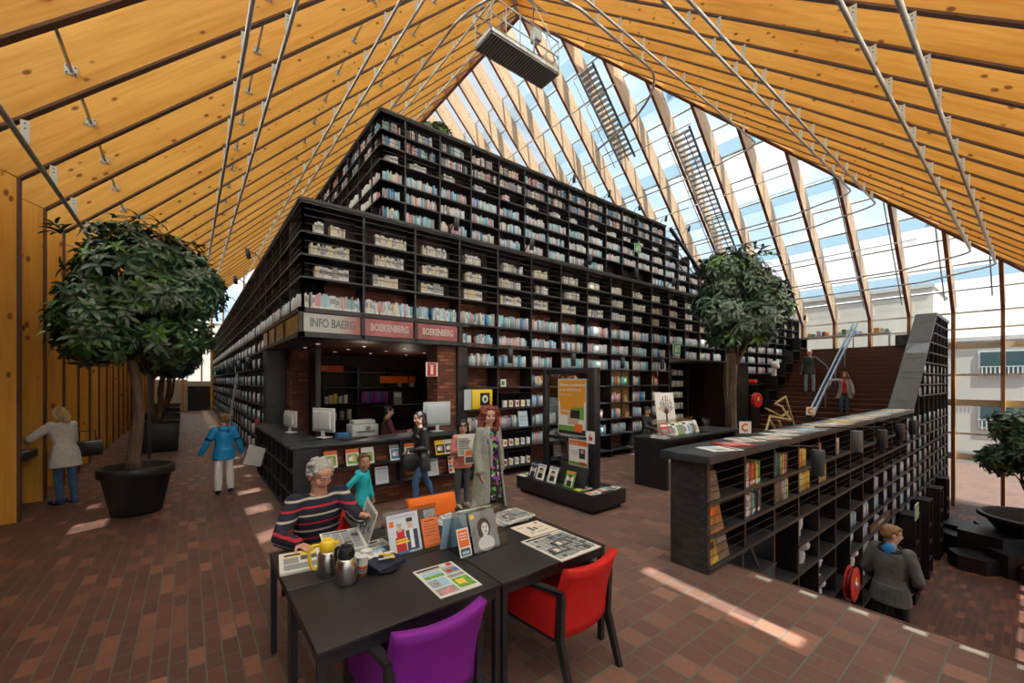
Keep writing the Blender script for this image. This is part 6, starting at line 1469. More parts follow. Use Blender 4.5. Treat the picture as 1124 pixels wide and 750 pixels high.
# flat magazines and papers on the long slab
cols = [WHITE, RED, PAPER, BEIGEP, WHITE, PAPER, SKYP, BEIGEP, PAPER, WHITE, YEL, PAPER, BEIGEP, WHITE, PAPER, BEIGEP, WHITE, SKYP, PAPER, BEIGEP, WHITE, PAPER]
cn = ['white', 'red', 'cream', 'beige', 'white', 'cream', 'sky blue', 'beige', 'cream', 'white', 'yellow', 'cream', 'beige', 'white', 'cream', 'beige', 'white', 'sky blue', 'cream', 'beige', 'white', 'cream']
x = 4.75
for k in range(22):
    mb = printed(.30, .40, cols[k], [(.08, .92, .78, .92, DGREY if k != 1 else WHITE), (.1, .5, .2, .6, SKYP if k % 3 == 0 else GREYP), (.55, .9, .2, .6, PINKP if k % 2 else GREYP)], .006+.004*(k % 3))
    single('magazine', mb, f'{cn[k]} magazine lying on the long bookcase slab, {ordinal(k)} from the near end', 'magazine', (x, 2.30+.06*((k*7) % 3-1), 1.2635), R(-90+12*((k*5) % 5-2)), 'magazines on the long bookcase slab'); x += .46+.03*(k % 3)

# things in the long bookcase cells
KR = mat('kraft_box', (.20, .13, .08), .8, var=.2, scale=10)
def leanbox(label, x, z, w_, h_, m, blocks=()):
    T = single('picture_book', None or MB(m), label, 'book', (x, 2.24, z)); 
    bpy.data.objects.remove(T)
    mb = MB(m); mb.prism([(0, 0, 0), (w_, 0, 0), (w_-.03, .04, h_), (.0, .04, h_)], (0, .02, 0))
    for (a0, a1, b0, b1, mm) in blocks:
        y0, y1 = .04*b0-.0015, .04*b1-.0015; mb.use(mm).prism([(a0*w_, y0, b0*h_), (a1*w_, y0, b0*h_), (a1*w_, y1, b1*h_), (a0*w_, y1, b1*h_)], (0, .001, 0))
    return single('picture_book', mb, label, 'book', (x, 2.155, z))
leanbox('brown picture book leaning in the top near cell of the long bookcase', 4.36, .756, .24, .30, KR, [(.0, .9, .45, .5, DKTXT), (.1, .8, .7, .72, GREYP)])
leanbox('orange and brown picture book in the second cell down', 4.36, .401, .32, .28, mat('orange_brown_cover', (.42, .17, .05), .6, var=.4, scale=10), [(.1, .5, .6, .9, ORANGE), (.1, .9, .1, .3, KR)])
leanbox('yellow and brown picture book in the third cell down', 4.36, .071, .22, .24, mat('yellow_brown_cover', (.50, .33, .06), .6, var=.5, scale=14), [(.2, .7, .6, .9, BROWNWOOD)])
leanbox('dark picture book overlapping the yellow one in the third cell', 4.56, .071, .26, .25, KR, [(.1, .9, .7, .9, GREYP)])
mb = MB(ALU); mb.prism([(0, 0, 0), (.02, 0, 0), (.22, 0, .24), (.20, 0, .24)], (0, .03, 0)); mb.prism([(.20, 0, .24), (.22, 0, .24), (.05, 0, .30), (.04, 0, .29)], (0, .03, 0)); single('book_support', mb, 'bent white metal book support in a low cell of the long bookcase', 'support', (6.2, 2.3, -.27))
def bust(label, x, z, s=1.0, rz=0):
    mb = MB(PLASTER); mb.ell((0, 0, .50*s), (.075*s, .09*s, .11*s)); mb.ell((.0, -.04*s, .45*s), (.055*s, .06*s, .07*s)); mb.cap((0, -.09*s, .50*s), .012*s, (0, -.115*s, .465*s), .018*s); mb.cap((0, 0, .42*s), .05*s, (0, .0, .3*s), .055*s)
    mb.ell((0, 0, .24*s), (.16*s, .09*s, .10*s)); mb.ell((0, .01*s, .10*s), (.11*s, .08*s, .12*s)); mb.ell((0, 0, .56*s), (.08*s, .085*s, .06*s)); mb.lathe([(.001, -.002), (.09*s, -.0), (.09*s, .05*s), (.001, .05*s)], n=20)
    me = remeshed(mb, .009, 2, .5, 'bust', PLASTER, .012, .03); return single('bust', me, label, 'sculpture', (x, 2.32, z), rz, None)
bust('tall white plaster bust in profile in the long bookcase, nearest to the floor edge', 7.40, -.748, 1.20, R(85)); bust('white plaster bust with bowed head in the long bookcase near the red hose reel', 8.22, -1.568, 1.28, R(60))
bust('white plaster bust in the long bookcase just before the teenage boy', 10.2, -1.568, 1.15, R(75)); bust('white plaster bust in the cell behind the teenage boy', 11.0, -1.978, 1.1, R(85))
bust('small pale bust beyond the teenage boy on the lower level', 14.9, -1.158, .55, R(40))
def hosereel(label, loc, rz, r=.27):
    T = thing('fire_hose_reel', label, 'hose reel', loc, rz)
    mb = MB(RED)
    Mx_ = Matrix.Rotation(PI/2, 4, 'X')
    def lz(m, prof, n=32):
        b = MB(m).lathe(prof, n=n); b.v = [tuple(Mx_ @ V(p)) for p in b.v]; return b
    obj('disc', lz(RED, [(.0001, .10), (r*.3, .10), (r*.85, .10), (r, .09), (r, .075), (r*.9, .07), (.0001, .07)]), T); obj('disc', lz(RED, [(.0001, -.02), (r, -.02), (r, 0), (.0001, 0)]), T)
    obj('hose', lz(mat('dark_red_hose', (.25, .01, .01), .5), [(r*.4, 0), (r*.85, 0), (r*.88, .035), (r*.85, .07), (r*.4, .07)]), T); obj('hub', lz(STEEL, [(.0001, .12), (r*.18, .12), (r*.2, .10)]), T)
    mb = MB(YEL).box(-.05, .05, -.102, -.101, .06, .12); obj('sticker', mb, T, label='yellow sticker'); return T
hosereel('red fire hose reel on the front of the long bookcase', (8.98, 2.02, -1.45), 0, .29)
hosereel('red fire hose reel on the black shelving left of the wooden stairs', (16.9, 6.60, 1.30), R(-8), .28)
mb = MB(RED).rbox(-.14, .14, -.1, .1, 0, .14, .01); single('fire_alarm', mb, 'red alarm box above the hose reel left of the stairs', 'alarm', (16.9, 6.7, 1.95))
# lamps on arms
def armlamp(label, x, z, arm=True, grp='cylinder lamps on arms over the long bookcase', y=1.75, m=SLAB, L=.32, r=.075):
    T = thing('cylinder_lamp', label, 'lamp', (x, y, z), 0, grp)
    mb = MB(m).lathe([(.0001, 0), (r*.9, 0), (r, .01), (r, L), (r*.9, L+.01), (.0001, L+.01)], n=24); obj('shade', mb, T)
    mb = MB(BLACK)
    if arm: mb.tube([(0, 0, L), (0, 0, L+.05), (-.45, .42, L+.06)], .011, 8)
    obj('arm', mb, T); return T
for i, (x, m) in enumerate(((6.37, SLAB), (8.2, mat('mid_grey_lamp', (.10, .11, .12), .35)), (9.9, BLACK), (11.5, BLACK), (12.9, BLACK))):
    armlamp(f'{"dark" if i != 1 else "mid grey"} cylinder lamp on an arm over the long bookcase, {ordinal(i)} from the near end', x, .82 if i != 1 else .93, m=m)
for i, (x, z) in enumerate(((5.23, 2.40), (7.1, 2.38), (8.95, 2.36), (10.8, 2.36))):
    T = thing('cylinder_lamp', f'slim black cylinder lamp hanging before the right shelf face, {ordinal(i)} from the desk', 'lamp', (x, 6.72, z), 0, 'cylinder lamps before the lower tier'); mb = MB(SLAB).lathe([(.0001, 0), (.055, 0), (.06, .3), (.0001, .3)], n=20); obj('shade', mb, T); mb = MB(BLACK).tube([(0, 0, .3), (0, 0, .36), (0, .26, .36)], .01, 6); obj('arm', mb, T)
def spot(label, loc, rz, grp):
    T = thing('spotlight', label, 'lamp', loc, rz, grp); mb = MB(SLAB).tube([(0, -.27, -.02), (0, -.31, .20)], .048, 14); obj('shade', mb, T); mb = MB(BLACK).tube([(0, 0, -.05), (0, -.15, .12), (0, -.27, .12)], .012, 6); obj('arm', mb, T)
for i in range(11): spot(f'black spotlight on the lower tier parapet, right face, {ordinal(i)} from the corner', (3.95+1.86*i, TY, Z1+.05), 0, 'spotlights on the right parapet')
for i in range(8): spot(f'black spotlight on the lower tier parapet, aisle face, {ordinal(i)} from the corner', (TX, 11.2+3.2*i, Z1+.05), R(-90), 'spotlights on the aisle parapet')
for i in range(5): spot(f'black spotlight on the upper tier parapet, {ordinal(i)} from the left', (9.4+1.7*i, Y2, Z2+.05), 0, 'spotlights on the upper parapet')
for i in range(7):
    T = thing('cylinder_lamp', f'black cylinder lamp on a bracket along the aisle shelf face, {ordinal(i)} from the desk', 'lamp', (1.12, 11.4+2.2*i, 2.3), 0, 'cylinder lamps along the aisle face'); mb = MB(SLAB).lathe([(.0001, 0), (.06, 0), (.065, .3), (.0001, .3)], n=16); obj('shade', mb, T); mb = MB(BLACK).tube([(0, 0, .3), (0, 0, .36), (.26, 0, .36)], .01, 6); obj('arm', mb, T)
# exit signs
def sign(label, loc, rz, w_, h_, m, marks, txt=None):
    T = thing('wall_sign', label, 'sign', loc, rz); mb = MB(WHITE).box(-w_/2, w_/2, 0, .02, 0, h_); mb.use(m).box(-w_/2+.008, w_/2-.008, -.002, 0, .008, h_-.008)
    for (a0, a1, b0, b1) in marks: mb.use(WHITE).box(-w_/2+a0*w_, -w_/2+a1*w_, -.004, -.002, b0*h_, b1*h_)
    obj('panel', mb, T)
    if txt: q = obj('lettering', text_mesh(txt, h_*.5, WHITE, .001), T); q.location = (0, -.005, h_*.5); q.rotation_euler = (PI/2, 0, 0)
    return T
RUN = [(.25, .4, .35, .55), (.32, .4, .62, .75), (.2, .45, .2, .3), (.55, .62, .2, .8), (.55, .85, .74, .8), (.8, .85, .2, .8)]
sign('green emergency exit sign on the lower tier shelves above the recess', (11.95, 6.93, 2.86), 0, .42, .34, GREEN, RUN)
sign('green emergency exit sign on the upper tier shelves', (13.0, 9.08, 6.75), 0, .40, .32, GREEN, RUN)
sign('green emergency exit sign low on the lower level shelving', (13.2, 1.72, -1.15), 0, .4, .36, GREEN, RUN)
sign('green emergency exit sign on the aisle face shelves', (1.2, 26, 2.3), R(-20), .5, .3, GREEN, RUN)
sign('red and white fire equipment sign beside the right brick pillar', (3.60, 7.02, 2.12), 0, .24, .26, RED, [(.38, .62, .15, .85), (.3, .7, .75, .85), (.0, .12, 0, 1), (.88, 1, 0, 1)])
mb = MB(RED).box(-.12, .12, 0, .05, 0, .09); single('wall_sign', mb, 'small red sign on the aisle side end of the information desk', 'sign', (1.17, 10.62, 1.10), R(-90))
mb = MB(BLACK).rbox(-.75, .75, -.02, .02, 0, .11, .004); o = single('hanging_sign', mb, 'black sign board with pale lettering hanging over the lower level walkway', 'sign', (9.55, 1.72, -.48), R(0)); q = obj('lettering', text_mesh('JEUGDBIEB', .08, OFFW, .001), o); q.location = (0, -.021, .055); q.rotation_euler = (PI/2, 0, 0)

# ---------------------------------------------------------------- desk things
def monitor(label, loc, rz, w_=.42, h_=.30, m=OFFW):
    T = thing('monitor', label, 'monitor', loc, rz); mb = MB(m).rbox(-w_/2, w_/2, -.02, .02, .10, .10+h_, .012); mb.rbox(-w_/2+.05, w_/2-.05, .02, .06, .14, .05+h_, .02); obj('screen', mb, T)
    mb = MB(m).rbox(-.11, .11, -.08, .08, 0, .015, .005); mb.box(-.03, .03, .0, .03, .01, .2); obj('foot', mb, T)
monitor('white monitor at the far end of the aisle side worktop', (1.50, 8.55, 1.08), R(105), .44, .30)
monitor('larger white monitor seen side-on at the desk corner', (1.80, 7.42, 1.08), R(118), .50, .40)
monitor('big pale monitor back behind the woman in the leather jacket', (3.72, 7.05, 1.08), R(178), .56, .46, mat('pale_blue_plastic', (.50, .56, .60), .4))
T = thing('printer', 'light grey desktop printer on a stand behind the desk', 'printer', (2.75, 8.35, .92)); mb = MB(OFFW).rbox(-.26, .26, -.2, .2, 0, .26, .02); obj('body', mb, T); mb = MB(OFFW).rbox(-.22, .22, -.15, .15, .26, .34, .03); obj('lid', mb, T); mb = MB(mat('printer_grey', (.2, .21, .22), .5)).box(-.18, .18, -.21, -.2, .1, .14).ell((.05, -.2, .18), (.05, .01, .05)); obj('tray', mb, T)
mb = MB(BLACK).box(-.35, .35, -.3, .3, 0, .90); single('cabinet', mb, 'low black cabinet under the grey printer', 'cabinet', (2.75, 8.35, .01))
mb = MB(RUBBER).rbox(-.22, .22, -.08, .08, 0, .02, .006); single('keyboard', mb, 'black keyboard on the desk beside the corner monitor', 'keyboard', (2.15, 7.30, 1.08) if False else (2.15, 6.98, 1.08), R(15))
T = thing('back_shelf', 'dark shelving at the back of the desk room with files and boxes', 'bookshelf', (3.2, 12.0, 0))
for z in (.5, .95, 1.4, 1.85, 2.3): mb = MB(BLACK).box(-.3, 3.4, 0, .35, z-.03, z); obj('shelf', mb, T)
for k in range(5): mb = MB(BLACK).box(-.3+.92*k, -.26+.92*k, 0, .35, 0, 2.4); obj('upright', mb, T)
for k in range(10): mb = MB([mat('purple_file', (.22, .02, .26), .5), mat('magenta_file', (.4, .02, .3), .5), BLUEP, mat('purple_file2', (.15, .03, .3), .5)][k % 4]).rbox(-.035, .035, 0, .26, 0, .32, .004); single('ring_binder', mb, f'purple or blue ring binder on the shelf behind the librarian, {ordinal(k)} from the left', 'binder', (4.75+.075*k, 12.0-.9, 1.40) if False else (3.98+.078*k, 12.02, 1.40), 0, 'ring binders behind the desk')
for k, (x, z, m) in enumerate(((2.98, 1.40, OFFW), (3.1, 1.40, BEIGEP), (3.22, 1.40, YEL), (3.36, 1.40, OFFW), (3.5, 1.40, WHITE), (3.0, .95, GREYP), (3.2, .95, OFFW), (3.4, .95, GREYP), (3.6, .95, BEIGEP), (5.1, 1.85, GREYP), (5.5, 1.85, OFFW))):
    mb = MB(m).rbox(-.05, .05, 0, .2, 0, .2+.04*(k % 3), .01); single('storage_box', mb, f'small pale box on the back shelving of the desk room, {ordinal(k)} in order', 'box', (x, 12.02, z), 0, 'boxes on the back shelving')
mb = MB(mat('orange_red_sign', (.70, .07, .015), .5)).box(-.75, .75, 0, .02, 0, .17); o = single('wall_sign', mb, 'red sign with small lettering high on the back wall of the desk room', 'sign', (2.65, 11.9, 2.28)); q = obj('lettering', text_mesh('ZELF LENEN', .12, mat('pink_letter', (.8, .4, .35), .5), .001), o); q.location = (0, -.002, .085); q.rotation_euler = (PI/2, 0, 0)
mb = MB(mat('orange_sign', (.85, .16, .01), .45)).box(-.45, .25, 0, .05, 0, .17).box(.31, .45, 0, .05, 0, .17); single('wall_sign', mb, 'plain orange box sign behind the desk near the brick pillar', 'sign', (4.15, 9.9, 1.98))
mb = MB(BLACK).box(-.7, .7, 0, .3, 0, .03); single('shelf_board', mb, 'dark shelf board under the orange sign', 'shelf', (4.25, 9.9, 1.40))
bro('pale leaflet propped under the orange sign', 4.15, 9.92, 1.43, R(-15), .2, .34, GREYP, [(.1, .9, .6, .9, WHITE)], 14)
mb = MB(BLUEP).rbox(-.12, .12, -.1, .1, 0, .1, .01); single('paper_tray', mb, 'blue tray beside the grey printer', 'tray', (2.35, 8.3, .93)); mb = MB(BLACK).box(-.15, .15, -.2, .2, 0, .92); single('cabinet', mb, 'narrow black cabinet under the blue tray', 'cabinet', (2.24, 8.3, .005))
# magazines along the brick front of the desk
G1 = 'magazines on the shelf of the information desk'
MG = [(1.72, 'orange and green', ORANGE, GRN), (2.05, 'orange and white', ORANGE, WHITE), (2.29, 'white and orange', WHITE, ORANGE), (2.76, 'grey and blue', GREYP, BLUEP), (3.02, 'red, orange and green', ORANGE, GRN), (3.27, 'pale grey', WHITE, DGREY), (3.60, 'yellow', YEL, DKTXT), (3.78, 'black and white', WHITE, DKTXT), (3.93, 'black and white striped', WHITE, DGREY)]
for k, (x, c, a, b_) in enumerate(MG):
    bro(f'{c} magazine on the desk shelf against the brick, {ordinal(k)} from the left', x, 6.665, .705, 0, .20, .26, WHITE if a is not YEL else YEL, [(.0, 1, .75, 1, a), (.1, .9, .1, .7, b_ if k not in (1, 2) else GRN), (.3, .7, .25, .6, FACEP), (.2, .5, .3, .5, WHITE)], 16, G1, 'magazine', 'magazine')
for k, (x, w_, h_, l) in enumerate(((2.52, .22, .28, 'white lettered notice standing on the lowest desk shelf, left one'), (3.45, .22, .30, 'tilted white notice behind the legs of the woman in the leather jacket'), (3.88, .22, .31, 'magazine with many small colour pictures on the lowest desk shelf'))):
    bl = [(.15, .85, .84, .88, DGREY)]+[(.15, .85, .2+.08*j, .22+.08*j, GREYP) for j in range(7)] if k < 2 else [(.05+.3*i, .3+.3*i, .08+.22*j, .26+.22*j, (RED, YEL, BLUEP, GRN, ORANGE, PINKP)[(i+2*j) % 6]) for i in range(3) for j in range(4)]
    bro(l, x, 6.665, .345, 0, w_, h_, mat('notice_white', (.60, .66, .74), .6) if k < 2 else WHITE, bl, 12, None, 'notice' if k < 2 else 'magazine', 'notice' if k < 2 else 'magazine')
mb = MB(WHITE).prism([(0, 0, 0), (.16, 0, 0), (.08, 0, .26)], (0, .02, 0)); mb.use(BLUEP).prism([(0.02, -.002, 0), (.14, -.002, 0), (.10, -.002, .12), (.05, -.002, .12)], (0, .002, 0)); single('leaflet', mb, 'blue and white folded leaflet standing in the open desk shelf', 'leaflet', (1.22, 6.82, .70), R(-60))
mb = printed(.30, .20, mat('mint_print', (.45, .62, .58), .6), [(.1, .9, .2, .8, GREYP)], .02); single('leaflet', mb, 'stack of pale green leaflets on the corner desk shelf', 'leaflet', (1.40, 6.75, .70))
# ---- right facade special objects
T = thing('defibrillator_box', 'bright yellow wall box with a round dark window on the shelves', 'box', (4.72, 6.98, 1.462)); mb = MB(YEL).rbox(-.25, .25, 0, .24, 0, .40, .02); obj('case', mb, T); mb = MB(mat('dark_glass', (.03, .03, .035), .15)).rbox(-.06, .17, -.006, .004, .07, .33, .01); mb.use(WHITE).ell((.055, -.008, .2), (.07, .004, .08)); mb.use(BLACK).ell((.055, -.012, .2), (.03, .003, .045)); obj('window', mb, T)
mb = MB(mat('pale_blue_card', (.48, .58, .64), .5)).box(-.08, .08, 0, .02, 0, .40); single('notice', mb, 'tall pale blue panel beside the yellow box', 'notice', (4.36, 6.97, 1.462))
mb = MB(WHITE).box(-.07, .07, 0, .02, 0, .16); mb.use(GREEN).box(-.05, .03, -.001, 0, .03, .12); single('notice', mb, 'small white and green card on a shelf right of the yellow box', 'notice', (5.30, 7.05, 1.912))
mb = MB(PLASTER).lathe([(.0001, 0), (.11, .02), (.115, .03), (.0001, .01)], n=24); mb.v = [tuple(Matrix.Rotation(R(80), 3, 'X') @ V(p)) for p in mb.v]; single('plate', mb, 'pale round plate leaning on a shelf behind the display stand', 'plate', (6.32, 7.1, 2.03))
# rows of labelled card boxes
for r_i, (z, x0, n) in enumerate(((1.462, 5.3, 5), (.622, 5.3, 5), (.202, 5.3, 5))):
    mb = MB(BLACK).box(-.06, .80, .0, .3, 0, .012)
    for k in range(n+1): mb.box(-.055+.165*k, -.045+.165*k, .02, .3, 0, .30)
    mb.box(-.06, .80, .0, .3, .30, .31)
    single('divider_rack', mb, f'black divider rack on the shelf right of the yellow box, {("upper", "lower", "lowest")[r_i]}', 'rack', (x0, 7.02, z))
    for k in range(n):
        c = [WHITE, ORANGE, RED, YEL, SKYP][(k+r_i) % 5]; mb = MB(WHITE).box(-.05, .05, 0, .12, 0, .14); mb.use(c).box(-.03, .03, -.001, 0, .04, .11)
        single('card_box', mb, f'white card box with a {["white", "orange", "red", "yellow", "sky blue"][(k+r_i) % 5]} label, {ordinal(k)} slot of the {("upper", "lower", "lowest")[r_i]} rack', 'box', (x0+.035+.165*k, 7.03, z+.013), 0, 'labelled card boxes in the divider racks')
bro('pale blue notice on the shelf between the divider racks', 5.82, 7.0, 1.032, 0, .26, .34, mat('notice_blue', (.45, .60, .75), .6), [(.15, .85, .8, .86, WHITE), (.15, .8, .6, .64, GREYP), (.15, .8, .4, .44, GREYP)], 8, None, 'notice', 'notice')
mb = MB(mat('amber_glass_door', (.16, .09, .035), .3, var=.4, scale=3)).box(-.45, .45, 0, .03, 0, 1.5); mb.use(BLACK).box(-.02, .02, -.01, .04, 0, 1.5); single('glazed_panel', mb, 'amber glazed panel set in the shelves beside the recess', 'panel', (9.4, 7.1, 1.03))
# books inside recess behind tree 2
T = thing('recess_bookshelf', 'bookshelf with yellow-spined books inside the dark recess behind the tree', 'bookshelf', (13.8, 9.0, 0))
for z in (.45, .9, 1.35, 1.8, 2.25): mb = MB(BLACK).box(0, 2.6, 0, .32, z-.03, z); obj('shelf', mb, T)
for x in (0, 1.3, 2.57): mb = MB(BLACK).box(x, x+.03, 0, .32, 0, 2.6); obj('upright', mb, T)
for i, z in enumerate((.45, .9, 1.35, 1.8, 2.25)):
    row('X', 13.85, 15.05, z, 9.03, 1, 'warm', (f'{ordinal(i)} shelf up in the recess bookshelf', 3), .2, .25, .9, (.03, .05)); row('X', 15.12, 16.3, z, 9.03, 1, 'pale', (f'{ordinal(i)} shelf up in the recess bookshelf, right bay', 3), .2, .25, .8, (.03, .05))
# bamboo sculpture
BAM = mat('pale_bamboo', (.50, .38, .18), .5, var=.15, scale=6)
def barsc(label, c, pts):
    T = [V(p)+V(c) for p in pts]; mb = MB(BAM)
    for a, b in zip(T[:-1], T[1:]):
        d = b-a; q = V((0, 0, 1)).rotation_difference(d.normalized()).to_matrix(); mb.obox((a+b)/2, (.042, .042, d.length+.04), q)
    return mb
mb = barsc('', (0, 0, 0), [(-1.0, 0, .0), (-1.1, 0, .25), (-.55, .1, .62), (-.35, .2, .55), (-.1, 0, .0), (-.35, -.1, .35), (-.5, -.1, .5)])
for ps in ([(-.55, .1, .62), (.1, -.2, .5), (.35, .1, .85), (.1, .2, .95), (.3, 0, 1.15)], [(.3, 0, 1.15), (1.2, 0, 0)], [(-.6, .2, .85), (0, 0, .6)], [(0, 0, .6), (.9, .1, .7)]):
    b2 = barsc('', (0, 0, 0), ps); o_ = len(mb.v); mb.add(b2.v, b2.f)
single('bamboo_sculpture', mb, 'angular pale bamboo stick sculpture in front of the wooden stairs', 'sculpture', (13.4, 4.55, .42))
mb = MB(BLACK).rbox(-1.3, 1.3, -.4, .4, 0, .4, .01); single('plinth', mb, 'low black plinth under the bamboo sculpture', 'plinth', (13.4, 4.55, 0))
# notice cards
for i, (x, y, z, l) in enumerate(((10.3, 4.25, .80, 'white card with an orange swirl on the round planter of the right tree'), (16.9, 4.85, .85, 'white card with an orange swirl on the foot of the stair handrail'))):
    mb = MB(WHITE).box(-.14, .14, 0, .01, 0, .28); mb.use(ORANGE)
    for k in range(9): a0 = R(60+30*k); a = V((.075*math.cos(a0), 0, .14+.075*math.sin(a0))); mb.box(a.x-.022, a.x+.022, -.004, 0, a.z-.022, a.z+.022)
    single('notice', mb, l, 'notice', (x, y, z), R(-38)) if i == 0 else single('notice', mb, l, 'notice', (x, y, z), R(-50))
mb = MB(BLACK).box(-.15, .15, 0, .02, -.8, 0); single('notice_post', mb, 'black foot plate under the stair handrail card', 'post', (16.92, 4.87, .85), R(-50))
# landing book table
T = thing('book_rail', 'narrow grey table of books along the glass at the top of the stairs', 'table', (23.4, 3.9, 3.45)); mb = MB(PALEBAR).box(0, .4, 0, 3.1, .62, .68); obj('tabletop', mb, T)
for y in (0, 3.04): mb = MB(PALEBAR).box(.1, .3, y, y+.06, 0, .62); obj('leg', mb, T)
bx_ = random.Random(5); y = 4.0
for k in range(14):
    c = ('green', 'cream', 'orange', 'brown', 'lilac', 'blue', 'yellow')[k % 7]; t = .09+.03*(k % 3); mb = MB(mat('bk_'+c, PAL[c], .6)).box(-.1, .1, -t/2, t/2, 0, .12+.04*(k % 4)); single('book', mb, f'{c} book on the narrow table at the top of the stairs, {ordinal(k)} from the right', 'book', (23.55, y, 4.131), 0, 'books at the top of the stairs'); y += t+(.25 if k in (3, 8) else .07)
mb = MB(PLASTER); mb.ell((0, 0, .45), (.14, .16, .15)); mb.cap((0, 0, .4), .06, (.05, .05, .0), .10); mb.ell((0, -.10, .36), (.08, .08, .08)); single('sculpture', remeshed(mb, .02, 2, .5, 'sculpture', PLASTER, .03, .08), 'white abstract sculpture on the stepped shelving left of the stairs', 'sculpture', (19.3, 6.80, 2.26))
# ladder-like book display in the left aisle
T = thing('leaning_ladder', 'library ladder leaning on the aisle shelf face', 'ladder', (1.0, 16.5, 0))
for s in (0, .45): mb = MB(STEEL).prism([(0, s, 0), (.03, s, 0), (.33, s, 2.3), (.30, s, 2.3)], (0, .04, 0)); obj('side_rail', mb, T)
for k in range(8): mb = MB(STEEL).box(.03+.037*k, .10+.037*k, .04, .45, .26*(k+1)-.01, .26*(k+1)+.01); obj('rung', mb, T)

# ---------------------------------------------------------------- books on the mountain
def bayname(i): return f'{ordinal(i)} bay'
rows1 = {3.17: ('mixed', .20, .27, 1.0), 2.74: ('mixed', .19, .26, .93), 2.34: ('mixed', .19, .26, .97)}
hn = {3.17: 'the row above the signs', 2.74: 'the row level with the signs', 2.34: 'the row under the signs', 3.66: 'the first wired row', 4.01: 'the second wired row', 4.36: 'the top wired row', 1.91: 'the row above the yellow box', 1.46: 'the yellow box row', 1.03: 'the waist-high row', .62: 'the knee-high row', .2: 'the lowest row'}
for i, (a, b) in enumerate(zip(U1[:-1], U1[1:])):
    a += .03; b -= .02; m = (a+b)/2
    for z, (st, h0, h1, fl) in rows1.items():
        if z == 3.17 or (not (m < 4.16 and z < 3) and not (OPX0 < m < OPX1 and z < 2.6)):
            row('X', a, b, z, TY+.06, 1, st, (f'{bayname(i)} of {hn[z]}', 1), h0, h1, fl if random.random() < .8 else fl*.8)
    for z in (3.66, 4.01, 4.36):
        fl = random.uniform(.55, .85); s0 = a+random.uniform(.05, .2)
        if z == 3.66: 
            row('X', s0, b, z, TY+.12, 1, 'pale', (f'{bayname(i)} of {hn[z]}', 1), .19, .24, fl*.9, (.05, .09))
        else: row('X', s0, b, z, TY+.1, 1, 'pale', (f'{bayname(i)} of {hn[z]}', 1), .17, .23, fl, (.022, .04))
    if 4.16 < m < OPX0:
        if i in (3,): zs = (1.03,)
        elif i == 4: zs = (1.03,)
        elif m > 6: zs = (.62, 1.03, 1.46, 1.91)
        else: zs = ()
        for z in zs: row('X', a, b, z, TY+.07, 1, ('mixed', 'bright')[int(z*10) % 2], (f'{bayname(i)} of {hn[z]}', 1), .18, .26, random.uniform(.45, .95))
    if m > OPX1:
        for z in (1.91, 1.46, 1.03):
            if random.random() < .4: row('X', a, b, z, TY+.07, 1, 'mixed', (f'{bayname(i)} of {hn[z]}', 1), .18, .25, .6)
for i, (a, b) in enumerate(zip(UL[:-1], UL[1:])):
    a += .03; b -= .02; m = (a+b)/2
    row('Y', a if i else a+.28, b, 3.17, TX+.0, 1, 'white', (f'{bayname(i)} of the white row on the aisle face', 2), .20, .27, 1)
    if m > 10.7 and i < 30:
        for z in (2.74, 2.34, 1.91, 1.46, 1.03, .62, .2): row('Y', a, b, z, TX+.01, 1, 'white' if z > 2.5 else 'mixed', (f'{bayname(i)}, aisle face, {"floor knee waist chest head reach top".split()[[.2, .62, 1.03, 1.46, 1.91, 2.34, 2.74].index(z)]} height', 2), .19, .26, random.uniform(.6, 1), (.02, .045))
for i, (a, b) in enumerate(zip(U2[:-1], U2[1:])):
    a += .03; b -= .02
    for z in L2[3:]:
        if z > top2(b)-.3 or z < 5.5 or hide2((a+b)/2, z): continue
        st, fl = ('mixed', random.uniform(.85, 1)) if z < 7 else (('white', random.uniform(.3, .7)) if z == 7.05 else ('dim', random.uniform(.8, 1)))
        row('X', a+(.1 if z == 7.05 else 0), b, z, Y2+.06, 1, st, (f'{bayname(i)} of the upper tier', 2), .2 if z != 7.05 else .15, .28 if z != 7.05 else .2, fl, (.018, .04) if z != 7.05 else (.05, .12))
for i, (a, b) in enumerate(zip(U2L[:-1], U2L[1:])):
    a += .03; b -= .02
    for z in L2[4:]:
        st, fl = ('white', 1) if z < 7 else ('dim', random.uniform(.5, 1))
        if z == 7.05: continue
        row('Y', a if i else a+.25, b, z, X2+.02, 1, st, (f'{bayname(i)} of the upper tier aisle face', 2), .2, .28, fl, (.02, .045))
# long bookcase books
cell = [(1, .755, 'bright', .0, .42), (2, .755, 'bright', .0, .42), (3, .755, 'warm', .02, .3), (4, .755, 'warm', .02, .16), (5, .755, 'pale', .02, .22), (6, .755, 'warm', .02, .2), (1, .40, 'dim', .0, .42), (2, .40, 'bright', .05, .42), (3, .40, 'warm', .02, .4), (4, .40, 'warm', .02, .35), (7, .755, 'warm', .0, .15)]
cname = {.755: 'top', .40: 'second', .07: 'third'}
for c, z, st, o0, w_ in cell:
    row('X', UB[c]+.03+o0, UB[c]+.03+o0+w_*1.25, z, BY+.02, 1, st, (f'{cname[z]} cell row, {ordinal(c)} cell of the long bookcase', 0), .22, .29, 1, (.018, .04), .2)
for c in range(5, 9):
    for z in (-.34, -.75, -1.16):
        if c == 8 or (c == 7 and z < -.5): row('X', UB[c]+.03, UB[c]+.7, z, BY+.07, 1, 'cool', (f'low cell {ordinal(c)} from the near end of the long bookcase', 1), .2, .27, .9, (.02, .04))
